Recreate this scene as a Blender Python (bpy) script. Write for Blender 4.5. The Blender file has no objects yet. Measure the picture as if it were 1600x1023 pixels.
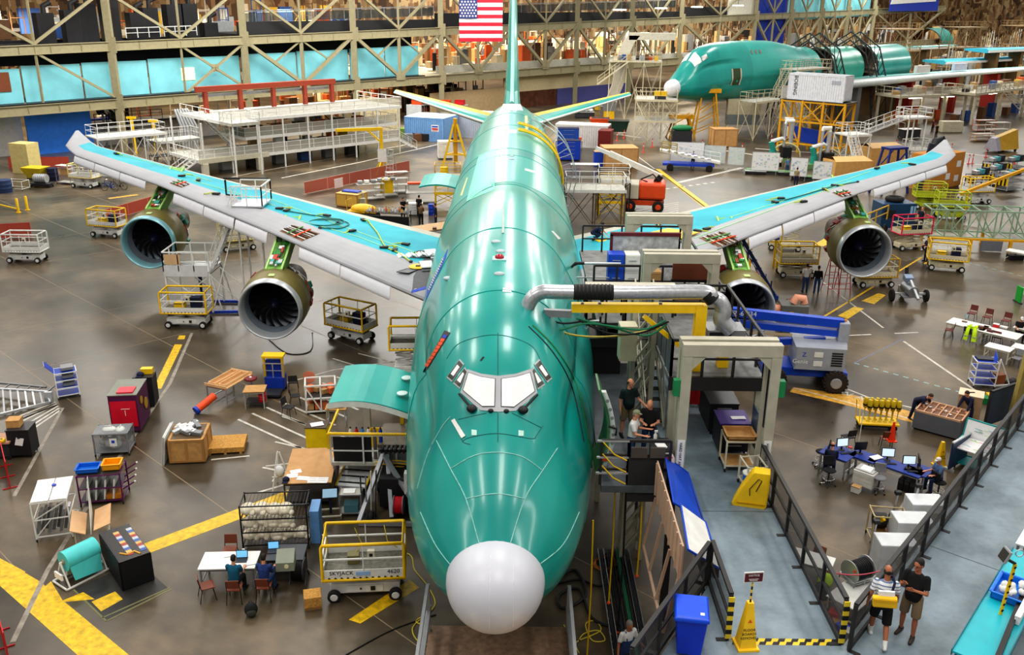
import bpy,math,random
from mathutils import Vector as V,Matrix,Euler
from mathutils.bvhtree import BVHTree
random.seed(7)
C=bpy.context.scene.collection
PI=math.pi
sin,cos=math.sin,math.cos
R_=math.radians
MATS={}
def nt(m):
 m.use_nodes=True
 return m.node_tree.nodes,m.node_tree.links,m.node_tree.nodes['Principled BSDF']
def lin(c):
 return tuple(((x/12.92)if x<=.04045 else((x+.055)/1.055)**2.4)for x in c)
def M(name,rgb,rough=.5,metal=0.,var=.08,scale=3.,coat=0.,emit=0.,alpha=1.,spec=.5):
 """procedural material: sRGB 0-255 colour with a soft noise variation"""
 if name in MATS:return MATS[name]
 m=bpy.data.materials.new(name);N,L,b=nt(m)
 c=lin([x/255 for x in rgb])
 if var>0:
  tc=N.new('ShaderNodeTexCoord');no=N.new('ShaderNodeTexNoise');no.inputs['Scale'].default_value=scale
  no.inputs['Detail'].default_value=4;L.new(tc.outputs['Object'],no.inputs['Vector'])
  cr=N.new('ShaderNodeValToRGB');L.new(no.outputs['Fac'],cr.inputs['Fac'])
  cr.color_ramp.elements[0].position=.3;cr.color_ramp.elements[1].position=.7
  cr.color_ramp.elements[0].color=(*[x*(1-var)for x in c],1);cr.color_ramp.elements[1].color=(*[min(1,x*(1+var))for x in c],1)
  L.new(cr.outputs['Color'],b.inputs['Base Color'])
 else:
  b.inputs['Base Color'].default_value=(*c,1)
 b.inputs['Roughness'].default_value=rough;b.inputs['Metallic'].default_value=metal
 b.inputs['Coat Weight'].default_value=coat;b.inputs['Coat Roughness'].default_value=.08
 b.inputs['Specular IOR Level'].default_value=spec
 if emit:
  b.inputs['Emission Color'].default_value=(*c,1);b.inputs['Emission Strength'].default_value=emit
 b.inputs['Alpha'].default_value=alpha
 MATS[name]=m
 return m
class B:
 def __init__(s):s.v,s.f,s.mi,s.sm=[],[],[],[];s.k=0;s.s=False
 def m(s,k):s.k=k;return s
 def add(s,vs,fs,smooth=False):
  o=len(s.v);s.v+=[tuple(x)for x in vs]
  for f in fs:s.f.append([o+i for i in f]);s.mi.append(s.k);s.sm.append(smooth)
  return s
 def box(s,c,d,rz=0.,rx=0.,ry=0.):
  e=Euler((rx,ry,rz)).to_matrix();c=V(c);hx,hy,hz=d[0]/2,d[1]/2,d[2]/2
  vs=[c+e@V((x*hx,y*hy,z*hz))for z in(-1,1)for y in(-1,1)for x in(-1,1)]
  return s.add(vs,[(0,2,3,1),(4,5,7,6),(0,1,5,4),(2,6,7,3),(0,4,6,2),(1,3,7,5)])
 def bx(s,x0,x1,y0,y1,z0,z1):return s.box(((x0+x1)/2,(y0+y1)/2,(z0+z1)/2),(abs(x1-x0),abs(y1-y0),abs(z1-z0)))
 def bar(s,a,b,w=.05,h=None):
  a,b=V(a),V(b);d=b-a;l=d.length
  if l<1e-6:return s
  d/=l;up=V((0,0,1))if abs(d.z)<.95 else V((0,1,0));x=d.cross(up).normalized();y=x.cross(d).normalized();h=h or w
  vs=[p+x*i*w/2+y*j*h/2 for p in(a,b)for i,j in((-1,-1),(1,-1),(1,1),(-1,1))]
  return s.add(vs,[(3,2,1,0),(4,5,6,7),(0,1,5,4),(1,2,6,5),(2,3,7,6),(3,0,4,7)])
 def tube(s,pts,r=.02,n=6,closed=False):
  pts=[V(p)for p in pts];N=len(pts);vs=[];fs=[]
  ref=None
  for i,p in enumerate(pts):
   a=pts[i-1]if(i or closed)else p;b=pts[(i+1)%N]if(i<N-1 or closed)else p
   d=(b-a);d=d.normalized()if d.length>1e-9 else V((0,0,1))
   if ref is None or abs(ref.dot(d))>.97:ref=V((0,0,1))if abs(d.z)<.9 else V((1,0,0))
   x=d.cross(ref).normalized();y=x.cross(d);ref=y
   rr=r[i]if isinstance(r,(list,tuple))else r
   vs+=[p+(x*cos(t)+y*sin(t))*rr for t in[2*PI*j/n for j in range(n)]]
  for i in range(N if closed else N-1):
   for j in range(n):
    a,b=i*n+j,i*n+(j+1)%n;c,d=((i+1)%N)*n+(j+1)%n,((i+1)%N)*n+j
    fs.append((a,b,c,d))
  s.add(vs,fs,True)
  if not closed:s.add(vs[:n],[tuple(range(n-1,-1,-1))]);s.add(vs[-n:],[tuple(range(n))])
  return s
 def cyl(s,a,b,r,r2=None,n=14):return s.tube([a,b],[r,r if r2 is None else r2],n)
 def wheel(s,c,r,w,ax=(1,0,0),n=16):
  c,ax=V(c),V(ax).normalized()
  return s.tube([c-ax*w/2,c-ax*w*.42,c+ax*w*.42,c+ax*w/2],[r*.86,r,r,r*.86],n)
 def lathe(s,prof,o=(0,0,0),ax='z',n=20,cap=True):
  o=V(o);vs=[];fs=[]
  for r,h in prof:
   for j in range(n):
    t=2*PI*j/n;c,q=r*cos(t),r*sin(t)
    vs.append(o+(V((c,q,h))if ax=='z' else V((c,h,q))if ax=='y' else V((h,c,q))))
  for i in range(len(prof)-1):
   for j in range(n):fs.append((i*n+j,i*n+(j+1)%n,(i+1)*n+(j+1)%n,(i+1)*n+j))
  s.add(vs,fs,True)
  if cap:s.add(vs[:n],[tuple(range(n-1,-1,-1))]);s.add(vs[-n:],[tuple(range(n))])
  return s
 def ell(s,c,r,n=12,q=8,rot=None):
  c=V(c);r=r if isinstance(r,(tuple,list))else(r,r,r);vs=[];fs=[]
  e=rot.to_matrix()if rot else Matrix.Identity(3)
  for i in range(1,q):
   t=PI*i/q
   for j in range(n):p=2*PI*j/n;vs.append(c+e@V((r[0]*sin(t)*cos(p),r[1]*sin(t)*sin(p),r[2]*cos(t))))
  a=len(vs);vs+=[c+e@V((0,0,r[2])),c-e@V((0,0,r[2]))]
  for i in range(q-2):
   for j in range(n):fs.append((i*n+j,(i+1)*n+j,(i+1)*n+(j+1)%n,i*n+(j+1)%n))
  for j in range(n):fs.append((a,j,(j+1)%n));fs.append((a+1,(q-2)*n+(j+1)%n,(q-2)*n+j))
  return s.add(vs,fs,True)
 def poly(s,pts):return s.add(pts,[tuple(range(len(pts)))])
 def prism(s,poly,z0,z1):
  n=len(poly);vs=[(x,y,z0)for x,y in poly]+[(x,y,z1)for x,y in poly]
  return s.add(vs,[tuple(range(n-1,-1,-1)),tuple(range(n,2*n))]+[(i,(i+1)%n,n+(i+1)%n,n+i)for i in range(n)])
 def ext(s,poly,d):
  """planar 3D polygon extruded by vector d"""
  n=len(poly);d=V(d);vs=[V(p)for p in poly]+[V(p)+d for p in poly]
  return s.add(vs,[tuple(range(n-1,-1,-1)),tuple(range(n,2*n))]+[(i,(i+1)%n,n+(i+1)%n,n+i)for i in range(n)])
 def loft(s,rings,closed=True,cap=True,smooth=True):
  n=len(rings[0]);vs=[p for r in rings for p in r];fs=[]
  for i in range(len(rings)-1):
   for j in range(n if closed else n-1):fs.append((i*n+j,i*n+(j+1)%n,(i+1)*n+(j+1)%n,(i+1)*n+j))
  s.add(vs,fs,smooth)
  if cap and closed:s.add(rings[0],[tuple(range(n-1,-1,-1))]);s.add(rings[-1],[tuple(range(n))])
  return s
 def o(s,name,mats,parent=None,bevel=0.,loc=None,rz=None,**kw):
  me=bpy.data.meshes.new(name);me.from_pydata(s.v,[],s.f)
  for q in(mats if isinstance(mats,(list,tuple))else[mats]):me.materials.append(q)
  me.polygons.foreach_set('material_index',s.mi);me.polygons.foreach_set('use_smooth',s.sm);me.update()
  ob=bpy.data.objects.new(name,me);C.objects.link(ob)
  if parent:ob.parent=parent
  if loc:ob.location=loc
  if rz:ob.rotation_euler.z=rz
  if bevel:
   b=ob.modifiers.new('bevel','BEVEL');b.width=bevel;b.segments=2;b.limit_method='ANGLE';b.harden_normals=False
  for k,v in kw.items():ob[k]=v
  return ob
def T(name,label,cat,loc=(0,0,0),rz=0.,group=None):
 o=bpy.data.objects.new(name,None);C.objects.link(o);o.empty_display_size=.2
 o.location=loc;o.rotation_euler=(0,0,rz);o['label']=label;o['category']=cat
 if group:o['group']=group
 return o
def tag(o,label,cat,group=None):
 o['label']=label;o['category']=cat
 if group:o['group']=group
 return o
def dup(o,loc=None,rz=None,label=None,group=None,parent=None):
 c=o.copy();C.objects.link(c)
 if parent is not None:c.parent=parent
 if loc is not None:c.location=loc
 if rz is not None:c.rotation_euler=(0,0,rz)
 if label:c['label']=label
 if group:c['group']=group
 for ch in list(o.children):dup(ch,parent=c)
 return c
def struct(o):o['kind']='structure';return o
CAM=V((.366,-16.976,17.54));FPX=1438.8;YAW,PIT,ROL=-.0021,.3474,.0103
cf=V((sin(YAW)*cos(PIT),cos(YAW)*cos(PIT),-sin(PIT)))
cr_=V((cos(YAW),-sin(YAW),0));cu_=cr_.cross(cf)
cr,cu=cr_*cos(ROL)+cu_*sin(ROL),-cr_*sin(ROL)+cu_*cos(ROL)
cam=bpy.data.cameras.new('camera');co=bpy.data.objects.new('camera',cam);C.objects.link(co)
co.matrix_world=Matrix(((cr.x,cu.x,-cf.x,CAM.x),(cr.y,cu.y,-cf.y,CAM.y),(cr.z,cu.z,-cf.z,CAM.z),(0,0,0,1)))
cam.sensor_width=36;cam.lens=FPX*36/1600;cam.clip_end=2000;cam.clip_start=.5
bpy.context.scene.camera=co
def ray(px,py):return(cf+cr*((px-800)/FPX)-cu*((py-511.5)/FPX))
def G(px,py,z=0.):
 """survey: the world point at height z that the photograph shows at px, py"""
 d=ray(px,py);t=(z-CAM.z)/d.z;return CAM+d*t
def GX(px,py,y):
 d=ray(px,py);t=(y-CAM.y)/d.y;return CAM+d*t
def lerp(a,b,t):return a+(b-a)*t
def itp(x,xs,ys):
 if x<=xs[0]:return ys[0]
 for i in range(len(xs)-1):
  if x<=xs[i+1]:return lerp(ys[i],ys[i+1],(x-xs[i])/(xs[i+1]-xs[i]))
 return ys[-1]
def smooth_itp(x,xs,ys):
 """monotone-ish cubic (Catmull-Rom on uneven knots)"""
 n=len(xs)
 if x<=xs[0]:return ys[0]
 if x>=xs[-1]:return ys[-1]
 i=0
 while x>xs[i+1]:i+=1
 def sl(k):
  if k==0:return(ys[1]-ys[0])/(xs[1]-xs[0])
  if k==n-1:return(ys[-1]-ys[-2])/(xs[-1]-xs[-2])
  a,b=(ys[k]-ys[k-1])/(xs[k]-xs[k-1]),(ys[k+1]-ys[k])/(xs[k+1]-xs[k])
  return 0 if a*b<=0 else 2*a*b/(a+b)
 h=xs[i+1]-xs[i];t=(x-xs[i])/h;m0,m1=sl(i)*h,sl(i+1)*h
 return(2*t**3-3*t*t+1)*ys[i]+(t**3-2*t*t+t)*m0+(-2*t**3+3*t*t)*ys[i+1]+(t**3-t*t)*m1
white=M('white_paint',(232,232,228),.45);offwhite=M('cream_paint',(205,200,180),.5)
grey=M('grey_steel',(140,142,145),.45,.3);dgrey=M('dark_steel',(62,62,66),.5,.3);black=M('black_plastic',(22,22,25),.5)
yellow=M('yellow_paint',(240,196,20),.45);blue=M('blue_paint',(25,70,190),.45);rubber=M('rubber',(30,29,28),.8)
alu=M('aluminium',(200,203,206),.35,.6);wood=M('plywood',(196,150,92),.7,var=.15,scale=6);card=M('cardboard',(190,150,100),.8)
red=M('red_paint',(200,30,40),.45);orange=M('orange_paint',(235,85,30),.5);green=M('green_paint',(30,130,80),.5)
paper=M('paper',(240,240,240),.8,var=.03);chrome=M('chrome',(210,210,212),.18,1.,var=0);navy=M('navy_cloth',(24,30,62),.85)
purple=M('purple_paint',(92,26,92),.5);trussm=M('truss_olive',(150,142,112),.6);cyanp=M('cyan_panel',(130,205,216),.6,var=.1,scale=.6)
hub=M('wheel_hub',(225,225,222),.5)
def skin_mat(name,rgb,band=True,rough=.28):
 m=bpy.data.materials.new(name);N,L,b=nt(m);c=lin([x/255 for x in rgb])
 tc=N.new('ShaderNodeTexCoord');no=N.new('ShaderNodeTexNoise');no.inputs['Scale'].default_value=.55;no.inputs['Detail'].default_value=5
 mp=N.new('ShaderNodeMapping');mp.inputs['Scale'].default_value=(1,.8,.5);L.new(tc.outputs['Object'],mp.inputs['Vector']);L.new(mp.outputs[0],no.inputs['Vector'])
 cr1=N.new('ShaderNodeValToRGB');cr1.color_ramp.elements[0].position=.3;cr1.color_ramp.elements[1].position=.72
 cr1.color_ramp.elements[0].color=(c[0]*.7,c[1]*.82,c[2]*.86,1);cr1.color_ramp.elements[1].color=(min(1,c[0]*1.3+.01),min(1,c[1]*1.12),min(1,c[2]*1.1),1)
 L.new(no.outputs['Fac'],cr1.inputs['Fac'])
 out=cr1.outputs['Color']
 if band:
  sp=N.new('ShaderNodeSeparateXYZ');L.new(tc.outputs['Object'],sp.inputs[0])
  mr=N.new('ShaderNodeMapRange');mr.inputs[1].default_value=0;mr.inputs[2].default_value=70;L.new(sp.outputs['Y'],mr.inputs[0])
  rp=N.new('ShaderNodeValToRGB');rp.color_ramp.interpolation='CONSTANT'
  e=rp.color_ramp.elements;stops=[(0,0.),(7.4,.12),(13.5,.30),(24.6,.08),(27.2,.5),(36,.15),(38.5,.42),(49,.22),(56,.36)]
  e[0].position=0;e[0].color=(0,0,0,1);e[1].position=7.4/70;e[1].color=(.12,)*3+(1,)
  for p,v in stops[2:]:q=e.new(p/70);q.color=(v,v,v,1)
  L.new(mr.outputs[0],rp.inputs['Fac'])
  mx=N.new('ShaderNodeMix');mx.data_type='RGBA';mx.inputs[7].default_value=(*lin((70/255,205/255,190/255)),1)
  L.new(rp.outputs['Color'],mx.inputs[0]);L.new(out,mx.inputs[6]);out=mx.outputs[2]
 L.new(out,b.inputs['Base Color']);b.inputs['Roughness'].default_value=rough
 b.inputs['Coat Weight'].default_value=.35 if band else 0;b.inputs['Specular IOR Level'].default_value=.5 if band else .25;b.inputs['Coat Roughness'].default_value=.12
 MATS[name]=m;return m
teal=skin_mat('teal_primer',(0,154,144));tealp=skin_mat('teal_panel',(20,168,158),False,.35)
wingcy=skin_mat('cyan_wing_skin',(44,178,194),False,.6);wgrey=M('wing_grey',(164,165,170),.55,var=.06,scale=.8,spec=.3);wwhite=M('slat_white',(214,215,220),.45,var=.03,spec=.3)
radm=M('radome_grey',(205,207,216),.35,var=.03,scale=.7);seam=M('seam_sealant',(150,205,198),.5,var=.2,scale=8);dseam=M('dark_seam',(0,105,102),.5)
plane=T('airplane','huge teal jumbo jet with grey nose cone and white-covered cockpit windows in mid hall','airplane')
FY=[1.3,2,3,3.6,4.4,5.2,6.5,8,10,13,17,20,24,28,40,50,56,60,64,68,72]
ZT=[5.68,6.5,7.4,7.86,8.68,9.18,9.62,9.9,10.05,10.1,10.08,9.98,9.5,8.95,8.85,8.85,8.83,8.8,8.6,8.3,7.9]
ZB=[3.56,3.28,2.98,2.84,2.7,2.6,2.48,2.4,2.33,2.3,2.3,2.3,2.3,2.3,2.3,2.35,2.9,3.7,4.6,5.5,6.4]
WW=[1.17,1.62,2.0,2.15,2.3,2.4,2.53,2.64,2.8,2.96,3.1,3.2,3.25,3.25,3.25,3.2,2.95,2.6,2.1,1.5,.7]
ZM=[4.6,4.5,4.45,4.45,4.5,4.6,4.8,5.0,5.25,5.5,5.5,5.5,5.5,5.5,5.5,5.55,5.8,6.2,6.55,6.9,7.2]
ZMT=[5.68,6.25,6.9,7.2,7.5,7.75,8.1,8.35,8.6,8.78,8.82,8.84,8.84,8.84,8.84,8.84,8.82,8.78,8.58,8.28,7.88]
UW=[.6,1.0,1.3,1.45,1.62,1.78,2.0,2.15,2.25,2.32,2.32,2.3,2.3,2.3,2.3,2.3,2.2,2.0,1.6,1.1,.5]
def fsec(y,n=40):
 g=lambda a:smooth_itp(y,FY,a)
 zt,zb,w,zm,zmt,uw=g(ZT),g(ZB),g(WW),g(ZM),g(ZMT),g(UW)
 ur=min(uw*1.05,zt-zm-.02);zu=zt-ur;pts=[]
 for i in range(n+1):
  t=PI*i/n;z=(zt+zb)/2+(zt-zb)/2*cos(t)
  if z>=zm:
   a=w*math.sqrt(max(0,1-((z-zm)/max(.05,zmt-zm))**2))if z<zmt else 0
   b=uw*math.sqrt(max(0,1-((z-zu)/ur)**2))if z>zu else uw
   if z<=zu:b=min(b,a)if a>0 else b
   x=(a**5+b**5)**.2 if z>zu else max(a,(a**5+b**5)**.2 if a<b*1.6 else a)
   if abs(t)<1e-6:x=0
  else:x=w*math.sqrt(max(0,1-((zm-z)/(zm-zb))**2))
  pts.append((x,z))
 ring=[V((x,y,z))for x,z in pts]+[V((-x,y,z))for x,z in reversed(pts[1:-1])]
 return ring
ys=[]
y=1.3
while y<72:ys.append(y);y+=.22 if y<8 else .8
ys.append(72)
fb=B().loft([fsec(y)for y in ys])
fus=fb.o('fuselage',teal,plane)
BV=BVHTree.FromPolygons(fb.v,fb.f)
base=[V((1.16*cos(t),1.3,4.62+1.07*sin(t)))for t in[2*PI*i/40 for i in range(40)]]
rp=[]
for k in range(11):
 a=k/10*PI/2;s_=math.cos(a)**.85 if k<10 else .02
 rp.append([V((p.x*s_,1.3-1.32*math.sin(a),4.62+(p.z-4.62)*s_))for p in base])
B().loft([[p+V((0,.02,0))for p in base]]+rp).o('radome',radm,plane)
rs=B()
for xx in(-.1,.42):
 pts=[]
 for k in range(13):
  h=BVHTree.FromPolygons([p for r in rp for p in r],[(i*40+j,i*40+(j+1)%40,(i+1)*40+(j+1)%40,(i+1)*40+j)for i in range(10)for j in range(40)]).ray_cast(V((xx,-3,5.75-k*.13)),V((0,1,0)))
  if h[0]:pts.append(h[0]-V((0,.004,0)))
 if len(pts)>2:rs.tube(pts,.008,4)
rs.o('lightning_strip',M('strip_pale',(226,228,235),.4),plane)
def hit(px,py,bv=BV):
 d=ray(px,py).normalized();h=bv.ray_cast(CAM,d)
 return(h[0],h[1]if h[1].dot(d)<0 else-h[1])if h[0]else None
def patch(name,pts,mat,off=.015,rings=5,sub=6,parent=None,bv=BV,thick=.012):
 """a thin plate that hugs the skin inside the convex outline pts"""
 pts=[V(p)for p in pts];c=sum(pts,V((0,0)))/len(pts);out=[]
 for a,q in zip(pts,pts[1:]+pts[:1]):out+=[lerp(a,q,i/sub)for i in range(sub)]
 n=len(out);top=[]
 for k in range(rings+1):
  for q in(out if k else[c]):
   w=lerp(c,q,k/rings);h=hit(w.x,w.y,bv)
   if not h:return None
   top.append((h[0]+h[1]*off,h[0]+h[1]*(off-thick)))
 K=len(top);fs=[(0,1+i,1+(i+1)%n)for i in range(n)]
 for k in range(rings-1):
  for i in range(n):fs.append((1+k*n+i,1+(k+1)*n+i,1+(k+1)*n+(i+1)%n,1+k*n+(i+1)%n))
 e=1+(rings-1)*n
 for i in range(n):fs.append((e+i,K+e+i,K+e+(i+1)%n,e+(i+1)%n))
 return B().add([t[0]for t in top]+[t[1]for t in top],fs).o(name,mat,parent or plane)
def seamline(pts,r=.012,mat=None,name='panel_seam',parent=None,bv=BV,n=10,off=.004):
 P=[]
 for a,c in zip(pts,pts[1:]):
  for i in range(n):
   q=lerp(V(a),V(c),i/n);h=hit(q.x,q.y,bv)
   if h:P.append(h[0]+h[1]*off)
 h=hit(*pts[-1],bv)
 if h:P.append(h[0]+h[1]*off)
 return B().tube(P,r,5).o(name,mat or seam,parent or plane)if len(P)>1 else None
def curve(pts,n=6):
 out=[]
 P=[pts[0]]+list(pts)+[pts[-1]]
 for i in range(1,len(P)-2):
  for k in range(n):
   t=k/n;q=[]
   for d in range(len(pts[0])):
    a,b,c,e=P[i-1][d],P[i][d],P[i+1][d],P[i+2][d]
    q.append(.5*((2*b)+(-a+c)*t+(2*a-5*b+4*c-e)*t*t+(-a+3*b-3*c+e)*t**3))
   out.append(tuple(q))
 out.append(tuple(pts[-1]));return out
glassw=M('covered_glazing',(238,240,240),.25,var=.02);frm=M('window_frame',(176,178,182),.4)
ws=patch('windshield',[(731,577),(752,584),(778.5,587.5),(806,584),(831,576),(839,614),(806,642),(778.5,643.6),(751,641),(720,613)],frm,.02,8)
for P in([(732,582),(752,588.5),(774.5,592),(773.4,636),(754,636),(723.5,610)],[(828,582),(806,588.5),(782.7,592),(782.7,636),(802.6,637),(835.6,611.5)]):
 c=sum([V(q)for q in P],V((0,0)))/6
 patch('window_seal',P,black,.03,6,parent=ws);patch('windowpane',[lerp(c,V(q),.955)for q in P],glassw,.04,6,parent=ws)
for P in([(719,561),(726,569),(706.7,597),(698.5,590)],[(727,574),(731,580),(719,607.5),(708.7,599)],[(842,561),(862,591.6),(854.5,598),(834,569)],[(833,574),(851,601),(840,608.7),(830.5,578)]):
 c=sum([V(q)for q in P],V((0,0)))/4
 sw=patch('side_window',P,frm,.02);patch('windowpane',[lerp(c,V(q),.86)for q in P],M('olive_pane',(58,62,52),.3),.03,parent=sw)
 patch('paper_sticker',[lerp(c,V(q),.5)for q in P],paper,.036,parent=sw)
for a,e in(((719,616),(738,639)),((838,617),(816.5,641))):
 w=seamline([a,e],.03,black,'wiper',off=.06);h=hit(*e)
 B().ell(h[0]+h[1]*.05,(.13,.13,.1)).o('wiper_motor',black,w)
for q in((767,642),(791,642.5)):
 h=hit(*q);B().ell(h[0]+h[1]*.02,(.07,.06,.05)).o('washer_nozzle',black,plane)
for P in([(704.6,732),(740,712),(776,706.5),(815,713),(847.7,735)],[(727.7,779),(776,771),(820,779)],[(682,688),(704,732),(728,779),(749,850)],[(871,700),(847.7,735),(820,779),(797,850)],[(652,763),(668,710),(690,668),(704,651)],[(657,800),(680,850),(706,885)],[(905,800),(880,850),(845,880)]):
 seamline(curve(P),.014)
for P in([(722,690),(735,683),(778,677),(830,685),(838,680),(848,665)],[(715,660),(722,688),(735,694)],[(698,560),(720,535),(776,523),(830,540),(848,575)],[(778,585),(778,520)],[(778,645),(778,690)],[(716,655),(760,645)],[(800,645),(846,668)]):
 seamline(curve(P),.01,dseam)
seamline(curve([(832,508),(868,545),(900,600),(918,680),(924,730)]),.03,M('hose_green',(30,120,70),.6),'hose_line')
seamline(curve([(826,510),(862,548),(893,603),(912,690)]),.02,M('hose_black',(25,30,30),.6),'hose_line')
for yy in(7.4,13.5,24.6,27.2,36,38.5,49,56):
 ring=[p for p in fsec(yy)if p.z>4];ring.sort(key=lambda p:math.atan2(p.x,p.z-4))
 B().tube([p+V((p.x,0,p.z-5)).normalized()*.006 for p in ring],.016,5).o('ring_seam',M('ring_seam',(24,160,150),.5),plane)
patch('probe_cover',[(706,657),(711,654),(728,681),(722,685)],white,.03)
for q in((741,676),(814,677)):patch('static_port',[(q[0]-4,q[1]-5),(q[0]+4,q[1]-4),(q[0]+4,q[1]+4),(q[0]-4,q[1]+4)],M('port_pale',(190,225,215),.4),.012,2,2)
patch('antenna_slot',[(754.5,557),(757,558),(752,564),(750,563)],black,.012,2,2)
oh=patch('open_hatch',[(695,516),(704,520),(668,577),(661,581)],M('hatch_dark',(70,60,60),.6),.012,6)
for i in range(9):
 t=.06+i*.1;a,e=lerp(V((699,521)),V((665,576)),t),lerp(V((699,521)),V((665,576)),t+.07)
 patch('hatch_fitting',[(a.x-3,a.y-1),(a.x+3,a.y),(e.x+2.6,e.y+1),(e.x-2.6,e.y)],M('orange_fitting',(238,92,50),.5)if i else blue,.03,2,2,parent=oh)
ban=patch('blue_banner',[(700,389),(697,402),(664,473),(668,452)],M('banner_blue',(25,60,200),.4),.015,8)
for i in range(14):
 t=.12+i*.055;q=lerp(V((697,397)),V((667,462)),t);seamline([(q.x+1.2,q.y-1.2),(q.x-1.5,q.y+.6),(q.x+.3,q.y+2)],.02,white,'banner_script',ban,n=3,off=.03)
patch('repair_panel',[(776,231),(772.5,296),(728.7,315),(748,243)],M('pale_teal',(105,215,190),.4),.014,8)
pyel=M('pale_yellow',(225,225,150),.5)
for P in([(820,181),(824,181),(825,206),(821,206)],[(870,279),(874,279),(885,312),(882,312)],[(729,279),(731,277),(722,305),(719,306)]):patch('primer_strip',P,pyel,.013,3,3)
for P in([(820,263),(838,268),(837,271),(820,266)],[(861,361),(864,361),(876,373),(872,374)],[(786,450),(799,451),(799,457),(785,456)],[(795,203),(807,203),(807,208),(795,208)]):patch('paper_patch',P,white,.014,3,3)
h=hit(780.5,404);bc=B().ell(h[0]+V((0,0,.05)),(.14,.14,.1)).o('beacon',M('beacon_red',(170,20,50),.2),plane);B().box(h[0],(.42,.42,.05)).o('beacon_base',M('pale_plate',(180,220,215)),bc)
for q in((799,244),(799,249),(782,393),(780,428),(700,435),(775,378)):
 h=hit(*q);B().ell(h[0],(.16,.12,.07)).o('antenna',M('antenna_grey',(180,190,195)),plane)
h=hit(786,364);B().tube([h[0],h[0]+V((0,.4,.9))],[.05,.02],6).o('blade_antenna',white,plane)
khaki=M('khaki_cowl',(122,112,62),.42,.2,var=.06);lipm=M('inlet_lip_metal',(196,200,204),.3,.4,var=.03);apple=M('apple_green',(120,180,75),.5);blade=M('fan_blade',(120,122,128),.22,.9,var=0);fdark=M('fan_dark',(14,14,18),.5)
ductm=M('duct_grey',(130,140,152),.35,.2);coldlip=M('bluish_lip',(140,190,200),.3,.3,var=.03)
def engine(cx,cy,cz,side,lip):
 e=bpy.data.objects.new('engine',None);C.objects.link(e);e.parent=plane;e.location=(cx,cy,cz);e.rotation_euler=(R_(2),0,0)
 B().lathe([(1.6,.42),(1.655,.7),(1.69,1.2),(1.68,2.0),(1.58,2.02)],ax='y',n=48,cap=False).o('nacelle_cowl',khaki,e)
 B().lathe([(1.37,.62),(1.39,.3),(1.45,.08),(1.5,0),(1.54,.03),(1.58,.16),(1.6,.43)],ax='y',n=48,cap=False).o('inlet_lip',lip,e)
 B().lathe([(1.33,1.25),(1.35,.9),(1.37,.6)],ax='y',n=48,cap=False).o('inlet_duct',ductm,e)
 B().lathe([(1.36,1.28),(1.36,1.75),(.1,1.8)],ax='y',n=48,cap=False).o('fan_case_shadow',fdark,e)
 f=B()
 for k in range(18):
  a0=2*PI*k/18;rows=[]
  for i in range(7):
   r=.33+i*.165;a=a0+.35*(i/6)**2-.1*i/6;w=.13+.05*i/6;tw=.25+.75*i/6
   rr=V((cos(a),0,sin(a)))*r;tn=V((-sin(a),0,cos(a)))
   rows.append([rr+(tn*sin(tw)*-w)+V((0,1.3-cos(tw)*w,0)),rr+(tn*sin(tw)*w)+V((0,1.3+cos(tw)*w,0))])
  f.loft(rows,closed=False)
 f.o('fan_blades',blade,e)
 B().lathe([(.02,.78),(.12,.86),(.24,1.05),(.34,1.35)],ax='y',n=24).o('spinner',M('spinner_dark',(20,22,48),.3),e)
 B().lathe([(1.62,2.0),(1.5,2.1),(1.46,2.7),(1.2,3.3),(.95,4.1),(.8,5.2),(.5,6.0),(.1,6.8)],ax='y',n=32).o('engine_core',M('core_dark',(66,56,46),.5,.4,var=.4,scale=4),e)
 pp=B();rnd=random.Random(int(cx*10))
 cols=[M('pipe_teal',(60,170,150)),orange,alu,M('pipe_red',(170,40,40)),dgrey,M('pipe_cream',(210,200,170))]
 for k in range(34):
  a=rnd.uniform(-.5,PI+.5);y0=rnd.uniform(2.1,3.2);r=itp(y0,[2,2.7,3.3,4.1],[1.56,1.5,1.25,1.0]);da=rnd.uniform(.1,.5);pp.m(k%6)
  y1=y0+rnd.uniform(.2,1.0);r1=itp(y1,[2,2.7,3.3,4.1],[1.56,1.5,1.25,1.0])
  if k%3:pp.tube([(r*cos(a),y0,r*sin(a)),(r*cos(a+da/2)*1.03,y0+.05,r*sin(a+da/2)*1.03),(r1*cos(a+da),y1,r1*sin(a+da))],.04,5)
  else:pp.box((r*cos(a)*1.03,y0,r*sin(a)*1.03),(.3,.35,.25),ry=PI/2-a)
 pp.o('pipework',cols,e)
 p=B();w0,w1=.42,.5
 tip=[(1.62,1.55),(1.72,1.75),(1.95,2.6),(2.55,4.3),(3.1,6.5)]
 p.loft([[V((-w0,y,z-.62)),V((w0,y,z-.62)),V((w0*.9,y,z)),V((-w0*.9,y,z))]for z,y in tip],smooth=False)
 py=p.o('pylon',apple,e)
 q=B()
 for sx in(-1,1):q.loft([[V((sx*.4-.05,y,z)),V((sx*.4+.05,y,z)),V((sx*.4+.05,y,z+.09)),V((sx*.4-.05,y,z+.09))]for z,y in tip],smooth=False)
 q.o('pylon_rail',M('rail_green',(165,205,120),.5),py)
 q=B()
 for k in range(22):
  y=rnd.uniform(1.75,4.3);z=itp(y,[1.55,1.75,2.6,4.3,6.5],[1.62,1.72,1.95,2.55,3.1]);q.m(k%6)
  q.box((rnd.uniform(-.26,.26),y,z+.06),(rnd.uniform(.08,.3),rnd.uniform(.1,.4),rnd.uniform(.08,.2)),rx=.33)
 q.o('pylon_fitting',[alu,M('fit_red',(190,70,50)),white,M('fit_green',(40,140,60)),dgrey,M('fit_teal',(70,160,150))],py)
 q=B()
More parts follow.
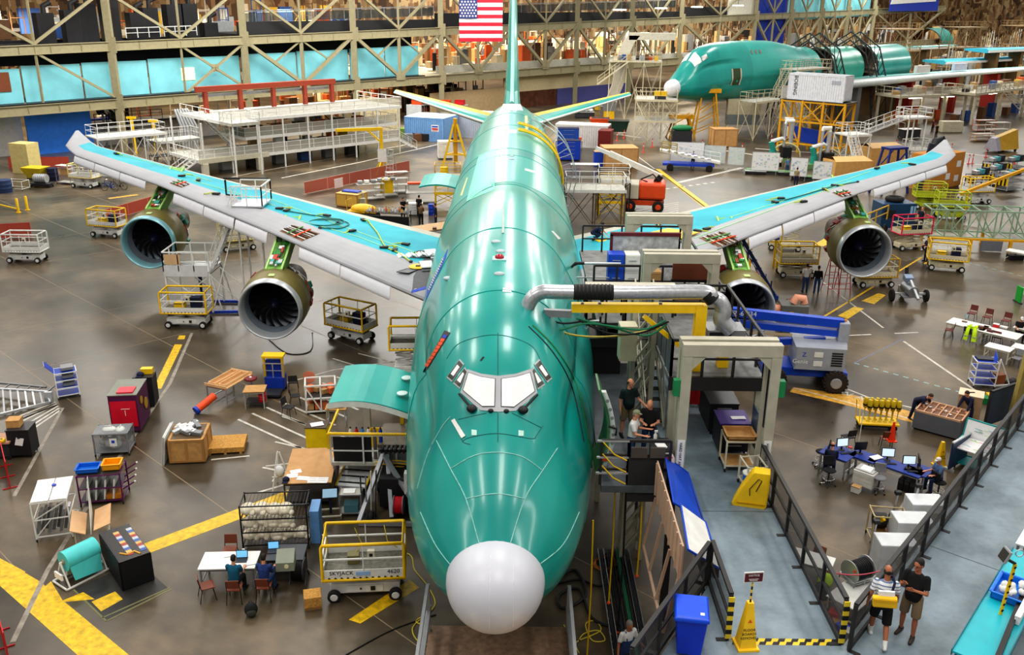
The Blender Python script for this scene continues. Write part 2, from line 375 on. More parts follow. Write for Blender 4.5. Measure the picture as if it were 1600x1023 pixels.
 for k in range(6):q.tube([(-.25+.1*k,1.75,1.8),(-.3+.12*k,2.6,2.06),(-.2+.08*k,3.6,2.42),(-.25+.1*k,4.3,2.68)],.022,5)
 q.o('pylon_hose',M('pylon_hose',(70,110,60)),py)
 q=B();q.m(0)
 q.box((.1,.72,1.66),(.3,.3,.02),rx=.06);q.o('round_label',M('pale_label',(190,210,140)),e)
 return e
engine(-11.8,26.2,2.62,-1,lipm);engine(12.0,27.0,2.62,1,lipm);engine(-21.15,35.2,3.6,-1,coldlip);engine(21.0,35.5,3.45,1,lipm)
LEx,LEy=[2.2,4.4,13.4,20.7,28.2,29.8,31.4],[21.2,23,31,37.2,42.6,45,50]
TEx,TEy=[2.2,4,10,16,22.4,28.2,29.8,31.4],[32.4,33.2,36.2,39.4,42.6,45.9,48.2,50.6]
def wz(x):return 4.5+.12*(x-3.2)
WBV={}
def wing(s):
 b=B();xs=[2.2,3,4,5,6,7,8,9,10,11,12,13.4,15,16.5,18,19.5,20.7,22.4,24,26,28,28.9,29.8,30.6,31.4]
 rings=[]
 for x in xs:
  l,t=itp(x,LEx,LEy),itp(x,TEx,TEy);c=t-l;th=itp(x,[2.2,10,20,28,31.4],[1.25,.85,.55,.36,.15]);z0=wz(x)
  rear=itp(x,[2.2,14,29],[.9,.94,.96]);fr=itp(x,[2.2,8,14],[.3,.3,.38])
  F=[0,.006,.03,.08,.16,fr*.75,fr,.5,.7,rear,rear+.015,1.0]
  up=[V((s*x,l+c*f,z0+th*(.55*math.sqrt(min(1,f/.25))*(1-.35*max(0,f-.25)/.75)-.06*f)))for f in F]
  dn=[V((s*x,l+c*f,z0-th*.45*math.sqrt(min(1,f/.2))*(1-.6*f)))for f in[1.0,.75,.5,.3,.15,.08,.03,.006]]
  rings.append(up+dn)
 n=len(rings[0]);zone=[0,0,0,0,0,0,1,1,1,2,2]+[0]*(n-11)
 for i in range(len(rings)-1):
  for j in range(n):
   k=zone[j];k=0 if(xs[i]>=28.9)else k
   b.m(k).add([rings[i][j],rings[i][(j+1)%n],rings[i+1][(j+1)%n],rings[i+1][j]],[(0,1,2,3)],True)
 b.m(0).add(rings[-1],[tuple(range(n))])
 o=b.o('wing',[wgrey,wingcy,M('wing_rear',(186,182,168),.6)],plane)
 WBV[s]=BVHTree.FromPolygons(b.v,b.f)
 for x0,x1 in((5.4,8.1),(8.15,10.6),(12.7,14.9),(15.0,17.2),(17.25,19.6),(21.9,24.0),(24.05,26.2),(26.25,28.1)):
  q=B();rr=[]
  for x in(x0,(x0+x1)/2,x1):
   l,z0=itp(x,LEx,LEy),wz(x);k=.62 if x<20 else .5
   P=[(.1,-.22),(-.12,-.34),(-.32,-.55),(-.52,-.86),(-.62,-1.12),(-.57,-1.15),(-.44,-.9),(-.24,-.62),(-.04,-.42),(.14,-.3)]
   rr.append([V((s*x,l+a*k,z0+.08+d*k))for a,d in P])
  q.loft(rr);q.o('leading_edge_flap',wwhite,o)
 return o
wl,wr=wing(-1),wing(1)
wbrown=M('bay_brown',(120,86,60),.7,var=.4,scale=4)
for s,w,P in((-1,wl,[(437,361),(459,352),(500,365),(472,377)]),(-1,wl,[(265,286),(280,282),(297,288),(283,293)]),(1,wr,[(1092,372),(1130,362),(1159,375),(1122,386)]),(1,wr,[(1300,301),(1320,297),(1332,305),(1315,308)])):
 bay=patch('open_access_bay',P,wbrown,.012,4,4,w,WBV[s])
 if not bay:continue
 for i in range(1,6):
  a,e=lerp(V(P[0]),V(P[1]),i/6),lerp(V(P[3]),V(P[2]),i/6);seamline([a,e],.035,[alu,white,M('rib_brown',(70,45,30))][i%3],'bay_rib',bay,WBV[s],4,.05)
 for k in range(2):
  a,e=lerp(V(P[0]),V(P[3]),.35+.3*k),lerp(V(P[1]),V(P[2]),.35+.3*k);seamline([a,e],.045,[M('bay_green',(90,150,80)),orange][k],'bay_pipe',bay,WBV[s],4,.09)
wd=patch('wing_root_walkway',[(676,390),(686,414),(672,447),(644,456),(646,432),(662,405)],M('walkway_grey',(98,98,102),.7),.014,5,4,wl,WBV[-1])
patch('walkway_edge',[(671,446),(671,450),(643,458),(643,454)],blue,.016,3,4,wl,WBV[-1])
for s,w,P in((-1,wl,[[(470,345),(560,370),(640,402)],[(420,310),(530,352),(650,395)],[(300,282),(380,305),(430,322)],[(180,240),(250,258),(330,283)]]),(1,wr,[[(1085,372),(1200,330),(1330,283)],[(1075,388),(1140,368)],[(1140,340),(1250,306),(1360,268)]])):
 for L_ in P:seamline(L_,.03,M('skin_line',(175,225,170),.5),'skin_joint_line',w,WBV[s],6,.01)
for q in((640.5,463),(656,474)):
 pass
def slab(name,secs,mat,zones=None):
 """secs: list of (point LE, chord, half thickness, thickness axis)"""
 F=[0,.02,.1,.3,.5,.75,1.0];TT=[0,.35,.75,1,.95,.6,.08];b=B();rings=[]
 for p,c,h,ax in secs:
  p,ax=V(p),V(ax);rings.append([p+V((0,c*f,0))+ax*h*t for f,t in zip(F,TT)]+[p+V((0,c*f,0))-ax*h*t for f,t in list(zip(F,TT))[-1:0:-1]])
 n=len(rings[0])
 for i in range(len(rings)-1):
  for j in range(n):
   jj=j if j<7 else n-j-1
   b.m(0 if not zones else zones[min(jj,6)]).add([rings[i][j],rings[i][(j+1)%n],rings[i+1][(j+1)%n],rings[i+1][j]],[(0,1,2,3)],True)
 b.m(0).add(rings[-1],[tuple(range(n))])
 return b.o(name,mat,plane)
fin=slab('tail_fin',[((0,59.2,8.4),13,.75,(1,0,0)),((0,62.5,9.8),10.6,.6,(1,0,0)),((0,71,19.3),4.6,.26,(1,0,0))],[teal])
b=B();b.loft([[V((-.95,59.0,8.62)),V((0,57.6,8.86)),V((.95,59.0,8.62))],[V((-.72,61.2,8.95)),V((0,59.1,9.2)),V((.72,61.2,8.95))]],closed=False);b.o('fin_fillet',white,fin)
b=B();b.tube([(0,60.3,9.1),(0,62.4,9.78),(0,70.9,19.25)],[.2,.16,.12],8);b.o('fin_leading_edge',M('fin_pale',(165,225,215),.35),fin)
tyel=M('tail_yellow',(224,200,90),.6,spec=.2)
for s in(-1,1):
 st=slab('tailplane',[((s*1.2,63.6,6.7),8.2,.42,(0,0,1)),((s*2.6,64.8,7.0),7.4,.38,(0,0,1)),((s*11.1,71.6,8.75),2.6,.14,(0,0,1))],[tealp,tyel],[0,0,0,1,1,1,1])
 B().tube([(s*2.4,64.5,7.0),(s*11.1,71.5,8.75)],[.12,.07],6).o('tailplane_edge',white,st)
b=B();n=10;rr=[]
for i in range(n+1):
 t=i/n;rr.append([V((lerp(-5.55,-2.75,t),y-2.65,4.85+.42*math.sin(PI*(.25+.75*t))*1.0-.12*t+dz))for y,dz in((12.6,0),(15.6,.05),(15.6,-.07),(12.6,-.12))])
b.loft(rr,smooth=False);cd=b.o('cargo_door',tealp,plane)
for q,yy in((-3.3,10.9),(-3.3,12.2)):
 B().lathe([(.18,0),(.18,.03)],(q,yy,5.08),n=14).o('door_vent',M('vent_pale',(200,225,220)),cd)
b=B();b.loft([[V((lerp(-5.6,-2.8,i/10),9.91,4.85+.42*math.sin(PI*(.25+.075*i))-.012*i-.2)),V((lerp(-5.6,-2.8,i/10),9.91,4.85+.42*math.sin(PI*(.25+.075*i))-.012*i))]for i in range(11)],closed=False);b.o('door_edge',white,cd)
def floor_mat():
 m=bpy.data.materials.new('factory_floor');N,L,b=nt(m);tc=N.new('ShaderNodeTexCoord')
 n1=N.new('ShaderNodeTexNoise');n1.inputs['Scale'].default_value=.16;n1.inputs['Detail'].default_value=7;n1.inputs['Roughness'].default_value=.62
 n2=N.new('ShaderNodeTexNoise');n2.inputs['Scale'].default_value=1.3;n2.inputs['Detail'].default_value=8
 for n in(n1,n2):L.new(tc.outputs['Object'],n.inputs['Vector'])
 r=N.new('ShaderNodeValToRGB');e=r.color_ramp.elements
 e[0].position=.3;e[0].color=(*lin((48/255,42/255,34/255)),1);e[1].position=.75;e[1].color=(*lin((140/255,121/255,94/255)),1)
 q=e.new(.5);q.color=(*lin((86/255,76/255,61/255)),1)
 L.new(n1.outputs['Fac'],r.inputs['Fac'])
 mx=N.new('ShaderNodeMix');mx.data_type='RGBA';mx.blend_type='OVERLAY';mx.inputs[0].default_value=.35
 L.new(r.outputs['Color'],mx.inputs[6]);L.new(n2.outputs['Fac'],mx.inputs[7]);L.new(mx.outputs[2],b.inputs['Base Color'])
 rr=N.new('ShaderNodeMapRange');rr.inputs[3].default_value=.2;rr.inputs[4].default_value=.42;L.new(n1.outputs['Fac'],rr.inputs[0]);L.new(rr.outputs[0],b.inputs['Roughness'])
 return m
struct(B().bx(-160,330,-40,520,-.2,0).o('floor',floor_mat()))
def rail(b,pts,h,posts=None,r=.022,mids=(.5,),closed=False,mid=1,sq=False):
 """guard rail along base points; m0 = posts/top, mids at fractions of h"""
 P=[V(p)for p in pts];up=V((0,0,h));seq=P+([P[0]]if closed else[])
 for a,c in zip(seq,seq[1:]):
  n=max(1,round((c-a).length/(posts or 1.3)))
  for i in range(n+1):
   q=lerp(a,c,i/n);b.bar(q,q+up,r*2)
  b.bar(a+up,c+up,r*2.2)
  for f in mids:b.bar(a+up*f,c+up*f,r*1.5)
def scissor(label,loc,rz,railm=yellow,sx=2.3,sy=1.15,lift=0.,group=None,text=None,load=(),body=None,cat='scissor lift'):
 t=T('scissor_lift',label,cat,loc,rz,group);hx,hy=sx/2,sy/2;body=body or white
 B().box((0,0,.36),(sx*.86,sy*.62,.34)).box((0,-sy*.31,.36),(sx*.46,.08,.24)).o('chassis',body,t,.02)
 b=B();b.box((sx*.1,-sy*.36,.38),(.14,.02,.14)).box((-sx*.05,-sy*.36,.38),(.05,.02,.05));b.o('access_panel',black,t)
 for x in(-1,1):
  for y in(-1,1):
   w=B().wheel((x*sx*.38,y*sy*.42,.2),.2,.16,(0,1,0)).o('wheel',rubber,t);B().wheel((x*sx*.38,y*sy*.42+y*.03,.2),.12,.13,(0,1,0)).o('wheel_hub',hub,w)
 b=B();n=3
 for y in(-1,1):
  for k in range(n):
   z0,z1=.55+(.3+lift)*k/n,.55+(.3+lift)*(k+1)/n
   b.bar((-sx*.4,y*sy*.22,z0),(sx*.4,y*sy*.22,z1),.05,.08);b.bar((sx*.4,y*sy*.22,z0),(-sx*.4,y*sy*.22,z1),.05,.08)
 b.o('scissor_arms',body,t);dz=.9+lift
 b=B().box((0,0,dz-.06),(sx,sy,.14));b.m(1)
 for k in range(12):b.box((-sx*.42+k*sx*.076,-hy-.006,dz-.05),(.07,.012,.06),ry=.5)
 b.o('platform_base',[body,black],t)
 b=B();b.bx(-hx,hx,-hy,-hy+.025,dz,dz+.24);b.bx(-hx,hx,hy-.025,hy,dz,dz+.24);b.bx(-hx,-hx+.025,-hy,hy,dz,dz+.24);b.bx(hx-.025,hx,-hy,hy,dz,dz+.24)
 b.o('toe_board',body,t)
 B().box((0,0,dz+.02),(sx-.06,sy-.06,.02)).o('deck',M('deck_grey',(120,118,108),.6,.2,var=.3,scale=9),t)
 b=B();z1=dz+1.1;cs=[(-hx,-hy),(hx,-hy),(hx,hy),(-hx,hy)]
 for x,y in cs:b.tube([(x,y,dz-.1),(x,y,z1-.06),(x*.97,y*.97,z1)],.052,6)
 b.tube([(x*.97,y*.97,z1)for x,y in cs],.055,6,True);b.tube([(x*1.02,y*1.02,dz-.1)for x,y in cs],.05,6,True)
 b.o('guard_rail',railm,t)
 b=B();zm=dz+.62
 for(x0,y0),(x1,y1)in zip(cs,cs[1:]+cs[:1]):
  b.bar((x0,y0,zm),(x1,y1,zm),.045);b.bar(((x0+x1)/2,(y0+y1)/2,dz),((x0+x1)/2,(y0+y1)/2,z1),.03)
 b.o('mid_rail',body,t)
 b=B().box((hx*.2,-hy+.1,dz+.7),(.22,.14,.3));b.m(1).box((hx*.2,-hy+.02,dz+.72),(.1,.01,.1));b.o('control_box',[offwhite,black],t)
 if text:
  for s_,x,sc_,mt in text:lettering(s_,(x,-hy-.008,dz+.08),sc_,mt,t)
 return t
TS=bpy.data.scenes.new('bench');TL=TS.view_layers[0]
def evaluate(o):
 """mesh of an object with its modifiers applied, worked out in a small scratch scene"""
 for c in list(o.users_collection):c.objects.unlink(o)
 TS.collection.objects.link(o)
 with bpy.context.temp_override(scene=TS,view_layer=TL):dg=bpy.context.evaluated_depsgraph_get();me=bpy.data.meshes.new_from_object(o.evaluated_get(dg))
 bpy.data.objects.remove(o);return me
def lettering(s_,loc,size,mt,parent,rot=(PI/2,0,0),name='lettering',align='CENTER'):
 cu_d=bpy.data.curves.new(name,'FONT');cu_d.body=s_;cu_d.size=size;cu_d.align_x=align;cu_d.extrude=.002;cu_d.resolution_u=2
 tmp=bpy.data.objects.new('tmp',cu_d);me=evaluate(tmp);me.materials.clear();me.materials.append(mt)
 o=bpy.data.objects.new(name,me);C.objects.link(o);o.parent=parent;o.location=loc;o.rotation_euler=rot
 return o
def crate(label,loc,rz,d,m=wood,group=None,name='wooden_crate',cat='crate',battens=True):
 t=T(name,label,cat,loc,rz,group);x,y,z=d
 B().bx(-x/2,x/2,-y/2,y/2,.08,z).o('crate_body',m,t,.01)
 b=B()
 for k in(-1,0,1):b.bx(-x/2,x/2,k*y*.4-.06,k*y*.4+.06,0,.08)
 b.o('skid',M('skid_wood',(150,112,66),.8),t)
 if battens:
  b=B();w=min(.09,x*.09)
  for s in(-1,1):
   for k in(-1,0,1):b.bx(k*(x/2-w/2)-w/2,k*(x/2-w/2)+w/2,s*y/2,s*(y/2+.02),.08,z);b.bx(s*x/2,s*(x/2+.02),k*(y/2-w/2)-w/2,k*(y/2-w/2)+w/2,.08,z)
   for zz in(.08+w/2,z-w/2):b.bx(-x/2,x/2,s*(y/2+.001),s*(y/2+.022),zz-w/2,zz+w/2);b.bx(s*(x/2+.001),s*(x/2+.022),-y/2,y/2,zz-w/2,zz+w/2)
  b.o('batten',M('batten_'+m.name,(176,130,74),.75),t)
 return t
def cabinet(label,loc,rz,d,m,top=None,drawers=4,front=None,name='tool_cabinet',cat='cabinet',wheels=True,handle=alu,group=None):
 t=T(name,label,cat,loc,rz,group);x,y,z=d;z0=.12 if wheels else .03
 B().bx(-x/2,x/2,-y/2,y/2,z0,z).o('cabinet_body',m,t,.012)
 if top:B().bx(-x/2-.02,x/2+.02,-y/2-.02,y/2+.02,z,z+.035).o('cabinet_top',top,t)
 for k in range(drawers):
  h=(z-z0-.06)/drawers;d_=B().bx(-x/2+.03,x/2-.03,-y/2-.02,-y/2,z0+.03+k*h,z0+.02+(k+1)*h).o('drawer',front or m,t);B().bx(-x*.25,x*.25,-y/2-.045,-y/2-.02,z0+(k+.75)*h,z0+(k+.75)*h+.025).o('handle',handle,d_)
 if wheels:
  for i in(-1,1):
   for j in(-1,1):B().wheel((i*(x/2-.09),j*(y/2-.09),.06),.06,.04,n=10).o('caster',rubber,t)
 else:B().bx(-x/2+.03,x/2-.03,-y/2+.03,y/2-.03,0,z0).o('plinth',black,t)
 return t
def table(label,loc,rz,d,topm,legm=grey,shelf=None,name='work_table',cat='table',group=None,th=.04,wheels=False):
 t=T(name,label,cat,loc,rz,group);x,y,z=d
 B().bx(-x/2,x/2,-y/2,y/2,z-th,z).o('table_top',topm,t,.006)
 for i in(-1,1):
  for j in(-1,1):B().bar((i*(x/2-.07),j*(y/2-.06),.08 if wheels else 0),(i*(x/2-.07),j*(y/2-.06),z-th),.05).o('leg',legm,t)
 b=B()
 for j in(-1,1):b.bar((-x/2+.07,j*(y/2-.06),z-.1),(x/2-.07,j*(y/2-.06),z-.1),.04)
 for i in(-1,1):b.bar((i*(x/2-.07),-y/2+.06,.22),(i*(x/2-.07),y/2-.06,.22),.04)
 b.o('apron',legm,t)
 if shelf:B().bx(-x/2+.06,x/2-.06,-y/2+.06,y/2-.06,.24,.27).o('shelf',shelf,t)
 if wheels:
  for i in(-1,1):
   for j in(-1,1):B().wheel((i*(x/2-.07),j*(y/2-.06),.05),.05,.03,n=10).o('caster',rubber,t)
 return t
def chair(label,loc,rz,m=M('maroon_shell',(110,48,40),.5),legm=black,group=None,name='stacking_chair'):
 t=T(name,label,'chair',loc,rz,group)
 B().loft([[V((-.21,y,z)),V((.21,y,z)),V((.21,y,z+.035)),V((-.21,y,z+.035))]for y,z in((-.2,.44),(-.05,.43),(.15,.44),(.22,.42))],smooth=False).o('seat',m,t,.008)
 B().loft([[V((-.2,y,z)),V((.2,y,z)),V((.2,y+.03,z)),V((-.2,y+.03,z))]for y,z in((-.22,.56),(-.25,.7),(-.28,.86))],smooth=False).o('backrest',m,t,.008)
 for s in(-1,1):
  B().tube([(s*.19,.16,.43),(s*.23,.22,0)],.013,6).o('leg',legm,t);B().tube([(s*.19,-.27,.84),(s*.2,-.2,.5),(s*.2,-.17,.42),(s*.23,-.26,0)],.013,6).o('leg',legm,t)
 return t
def swivel(label,loc,rz,m=M('black_fabric',(28,28,32),.9),group=None,h=.56):
 t=T('swivel_chair',label,'chair',loc,rz,group)
 B().ell((0,0,h),(.25,.24,.06),14,6).o('seat',m,t)
 b=B();b.loft([[V((-.2,y,z)),V((.2,y,z)),V((.2,y+.05,z)),V((-.2,y+.05,z))]for y,z in((-.24,h+.14),(-.28,h+.3),(-.3,h+.48))],smooth=False);b.bar((0,-.12,h),(0,-.26,h+.2),.06,.02);b.o('backrest',m,t,.01)
 B().cyl((0,0,.1),(0,0,h),.03).o('gas_column',dgrey,t)
 b=B()
 for k in range(5):a=2*PI*k/5;b.bar((0,0,.1),(.29*cos(a),.29*sin(a),.07),.04,.03)
 b.o('star_base',chrome,t)
 for k in range(5):a=2*PI*k/5;B().wheel((.29*cos(a),.29*sin(a),.035),.035,.03,(-sin(a),cos(a),0),8).o('caster',black,t)
 if h>.6:B().tube([(.21*cos(2*PI*k/16),.21*sin(2*PI*k/16),.28)for k in range(16)],.012,5,True).o('foot_ring',chrome,t)
 return t
def ladder(label,loc,rz,h=2.4,m=alu,group=None,w=.5,name='step_ladder',steps=7):
 t=T(name,label,'ladder',loc,rz,group);s0=h*.22
 for s in(-1,1):
  B().bar((s*w/2,-s0,0),(s*w*.3,0,h),.05,.03).o('stile',m,t);B().bar((s*w/2,s0,0),(s*w*.3,.04,h-.05),.04,.025).o('rear_stile',m,t)
 for k in range(1,steps):
  f=k/steps;q=lerp(w/2,w*.3,f);B().box((0,-s0*(1-f),h*f),(q*2,.09,.025)).o('step',m,t)
 b=B()
 for k in range(1,steps,2):f=k/steps;q=lerp(w/2,w*.3,f);b.bar((-q,s0*(1-f),h*f),(q,s0*(1-f),h*f),.025)
 b.o('rear_brace',m,t);B().box((0,.02,h),(w*.66,.16,.05)).o('top_cap',m,t)
 return t
def rack(label,loc,rz,d,m,shelfm,n=4,name='shelf_rack',cat='rack',group=None,wheels=True,slope=0,mesh=False,diag=False):
 t=T(name,label,cat,loc,rz,group);x,y,z=d;z0=.12
 for i in(-1,1):
  for j in(-1,1):B().bar((i*x/2,j*y/2,z0-.02),(i*x/2,j*y/2,z),.045).o('upright',m,t)
 for k in range(n):
  zz=z0+.06+(z-z0-.1)*k/(n-1)
  if shelfm:B().box((0,0,zz),(x-.03,y-.03,.025),rx=slope).o('shelf',shelfm,t)
  b=B()
  for j in(-1,1):b.bar((-x/2,j*y/2,zz),(x/2,j*y/2,zz),.035)
  for i in(-1,1):b.bar((i*x/2,-y/2,zz),(i*x/2,y/2,zz),.035)
  b.o('shelf_frame',m,t)
 if diag:
  b=B()
  for j in(-1,1):
   for k in range(n-1):
    za,zb=z0+.06+(z-z0-.1)*k/(n-1),z0+.06+(z-z0-.1)*(k+1)/(n-1);b.bar((-x/2,j*y/2,za),(x/2,j*y/2,zb)if k%2 else(0,j*y/2,zb),.03)
  b.o('brace',m,t)
 if wheels:
  for i in(-1,1):
   for j in(-1,1):B().wheel((i*x/2,j*y/2,.06),.06,.04,n=10).o('caster',rubber,t)
 return t
def tote(label,loc,rz,d,m,name='plastic_tote',cat='tote',group=None,fill=None):
 t=T(name,label,cat,loc,rz,group);x,y,z=d;w=.02
 b=B();b.bx(-x/2,x/2,-y/2,y/2,0,w);b.bx(-x/2,x/2,-y/2,-y/2+w,0,z);b.bx(-x/2,x/2,y/2-w,y/2,0,z);b.bx(-x/2,-x/2+w,-y/2,y/2,0,z);b.bx(x/2-w,x/2,-y/2,y/2,0,z);b.o('tote_shell',m,t)
 b=B();P=[(-x/2-.02,-y/2-.02,z),(x/2+.02,-y/2-.02,z),(x/2+.02,y/2+.02,z),(-x/2-.02,y/2+.02,z)]
 for p,q in zip(P,P[1:]+P[:1]):b.bar(p,q,.04,.02)
 b.o('rim',m,t)
 if fill:
  b=B();rnd=random.Random(len(label))
  for k in range(14):b.ell((rnd.uniform(-x*.32,x*.32),rnd.uniform(-y*.3,y*.3),z*.75+rnd.uniform(0,.1)),(.09,.08,.06),8,6,Euler((rnd.random()*3,rnd.random()*3,0)))
  b.o('contents',fill,t)
 return t
def box(name,label,cat,loc,rz,d,m,lid=None,group=None,bev=.01):
 k=m.name[6:]
 if group and m.name[:6]=='stock_' and k not in label:label=k+' '+label
 t=T(name,label,cat,loc,rz,group);x,y,z=d
 B().bx(-x/2,x/2,-y/2,y/2,0,z*.86).o('box_body',m,t,bev);B().bx(-x/2-.006,x/2+.006,-y/2-.006,y/2+.006,z*.86,z).o('lid',lid or m,t,bev)
 return t
def laptop(label,loc,rz,group=None,screen=M('screen_blue',(120,190,235),.3,emit=.5)):
 t=T('laptop',label,'laptop',loc,rz,group)
 B().box((0,0,.012),(.36,.25,.022)).o('keyboard_base',dgrey,t);B().box((0,.155,.14),(.36,.02,.26),rx=-.25).o('screen_lid',black,t);B().box((0,.142,.143),(.32,.008,.21),rx=-.25).o('display',screen,t)
 return t
def monitor(label,loc,rz,group=None,screen=M('screen_white',(210,230,240),.3,emit=.55)):
 t=T('monitor',label,'monitor',loc,rz,group)
 B().lathe([(.13,0),(.12,.02),(.03,.03)],n=16).o('stand_base',black,t);B().bar((0,.02,.02),(0,.04,.2),.05).o('stand_neck',black,t)
 B().box((0,.02,.34),(.5,.04,.36),rx=-.12).o('casing',black,t,.008);B().box((0,-.004,.342),(.44,.008,.3),rx=-.12).o('display',screen,t)
 return t
def cone(label,loc,group=None,m=orange,h=.75):
 t=T('traffic_cone',label,'traffic cone',loc,0,group)
 B().box((0,0,.02),(.36,.36,.04)).o('base',m,t);B().lathe([(.15,.04),(.035,h)],n=16).o('cone_body',m,t)
 B().lathe([(.105,h*.42),(.085,h*.6)],n=16,cap=False).o('reflective_band',white,t)if m==white else None
 return t
def floorsign(label,loc,rz,h=1.0,pole=None,words=None):
 t=T('floor_cone_sign',label,'warning sign',loc,rz);m=M('sign_yellow',(250,200,30),.4)
 B().loft([[V((-a,-a,z)),V((a,-a,z)),V((a,a,z)),V((-a,a,z))]for z,a in((0,.22),(.05,.22),(.055,.17),(h,.06))],smooth=False).o('sign_body',m,t,.01)
 if words:
  for k,s_ in enumerate(words):zz=h*.42-k*h*.085;a=lerp(.17,.06,zz/h);lettering(s_,(0,-a-.006,zz),h*.075,black,t,(PI/2-.11,0,0))
  b=B();zz=h*.6;a=lerp(.17,.06,zz/h)+.005;b.ext([(-.045,-a,zz),(.045,-a,zz),(0,-a+.008,zz+.075)],(0,-.003,0));b.o('warning_triangle',M('warn_orange',(225,90,30)),t)
 if pole:
  b=B();n=9
  for k in range(n):b.m(k%2).cyl((0,0,h+pole*k/n*.7),(0,0,h+pole*(k+1)/n*.7),.02,n=8)
  b.o('striped_pole',[black,m],t)
 return t
def whiteboard(label,loc,rz,w,h,z0,m=paper,framem=alu,name='information_board',cat='board',notes=8,group=None,tilt=0):
 t=T(name,label,cat,loc,rz,group)
 B().box((0,0,z0+h/2),(w,.03,h),rx=tilt).o('board_panel',m,t)
 b=B();e=[(-w/2,z0),(w/2,z0),(w/2,z0+h),(-w/2,z0+h)]
 for p,q in zip(e,e[1:]+e[:1]):b.bar((p[0],-math.sin(-tilt)*(p[1]-z0-h/2)*0,p[1]),(q[0],0,q[1]),.045)
 if not tilt:b.o('board_frame',framem,t)
 for s in(-1,1):
  B().bar((s*w*.42,0,.06),(s*w*.42,0,z0),.04).o('leg',framem,t);B().bar((s*w*.42,-.35,.06),(s*w*.42,.35,.06),.045).o('foot',framem,t)
  for k in(-1,1):B().wheel((s*w*.42,k*.33,.035),.035,.03,n=8).o('caster',rubber,t)
 rnd=random.Random(len(label));b=B()
 for k in range(notes):
  b.m(k%3);b.box((rnd.uniform(-w*.42,w*.42),-.019,z0+rnd.uniform(.15,.85)*h),(rnd.uniform(.1,.28),.006,rnd.uniform(.06,.2)))
 if notes and not tilt:b.o('pinned_notes',[M('note_grey',(205,210,215)),M('note_blue',(190,205,225)),M('note_green',(200,225,200))],t)
 return t
def mesh_mat(name,rgb,cell=.06,fill=.45):
 """open mesh screen: procedural holes"""
 if name in MATS:return MATS[name]
 m=bpy.data.materials.new(name);N,L,b=nt(m);b.inputs['Base Color'].default_value=(*lin([x/255 for x in rgb]),1);b.inputs['Roughness'].default_value=.6
 b.inputs['Alpha'].default_value=fill;MATS[name]=m;return m
def barrier(label,loc,rz,w,h=1.1,m=None,n=3,group=None,name='mesh_barrier',framem=None):
 t=T(name,label,'barrier',loc,rz,group);framem=framem or M('barrier_post',(215,130,110),.6)
 B().box((0,0,h/2+.04),(w,.01,h-.08)).o('mesh_panel',m or mesh_mat('red_mesh',(190,80,60),fill=.72),t)
 b=B()
 for k in range(n+1):b.bar((-w/2+w*k/n,0,.03),(-w/2+w*k/n,0,h),.035)
 for z in(.06,h):b.bar((-w/2,0,z),(w/2,0,z),.03)
 b.o('barrier_frame',framem,t)
 for k in range(n+1):B().bar((-w/2+w*k/n,-.25,.02),(-w/2+w*k/n,.25,.02),.035).o('foot',framem,t)
 return t
def stairs(b,a,c,w,n=8,tread=.22,m=(0,1)):
 """flight between 3D points a (low) and c (high), width w across; m0 stringers+rails, m1 treads"""
 a,c=V(a),V(c);d=V((c.x-a.x,c.y-a.y,0)).normalized();s=V((-d.y,d.x,0))*w/2
 b.m(m[0])
 for k in(-1,1):
  b.bar(a+s*k,c+s*k,.05,.18);b.bar(a+s*k+V((0,0,1)),c+s*k+V((0,0,1)),.045);b.bar(a+s*k+V((0,0,.5)),c+s*k+V((0,0,.5)),.03)
  for i in range(0,n+1,3):q=lerp(a,c,i/n)+s*k;b.bar(q,q+V((0,0,1)),.04)
 b.m(m[1])
 for i in range(1,n+1):q=lerp(a,c,(i-.3)/n);b.add([q+s+d*tread/2,q-s+d*tread/2,q-s-d*tread/2,q+s-d*tread/2,q+s+d*tread/2-V((0,0,.03)),q-s+d*tread/2-V((0,0,.03)),q-s-d*tread/2-V((0,0,.03)),q+s-d*tread/2-V((0,0,.03))],[(3,2,1,0),(4,5,6,7),(0,1,5,4),(1,2,6,5),(2,3,7,6),(3,0,4,7)])
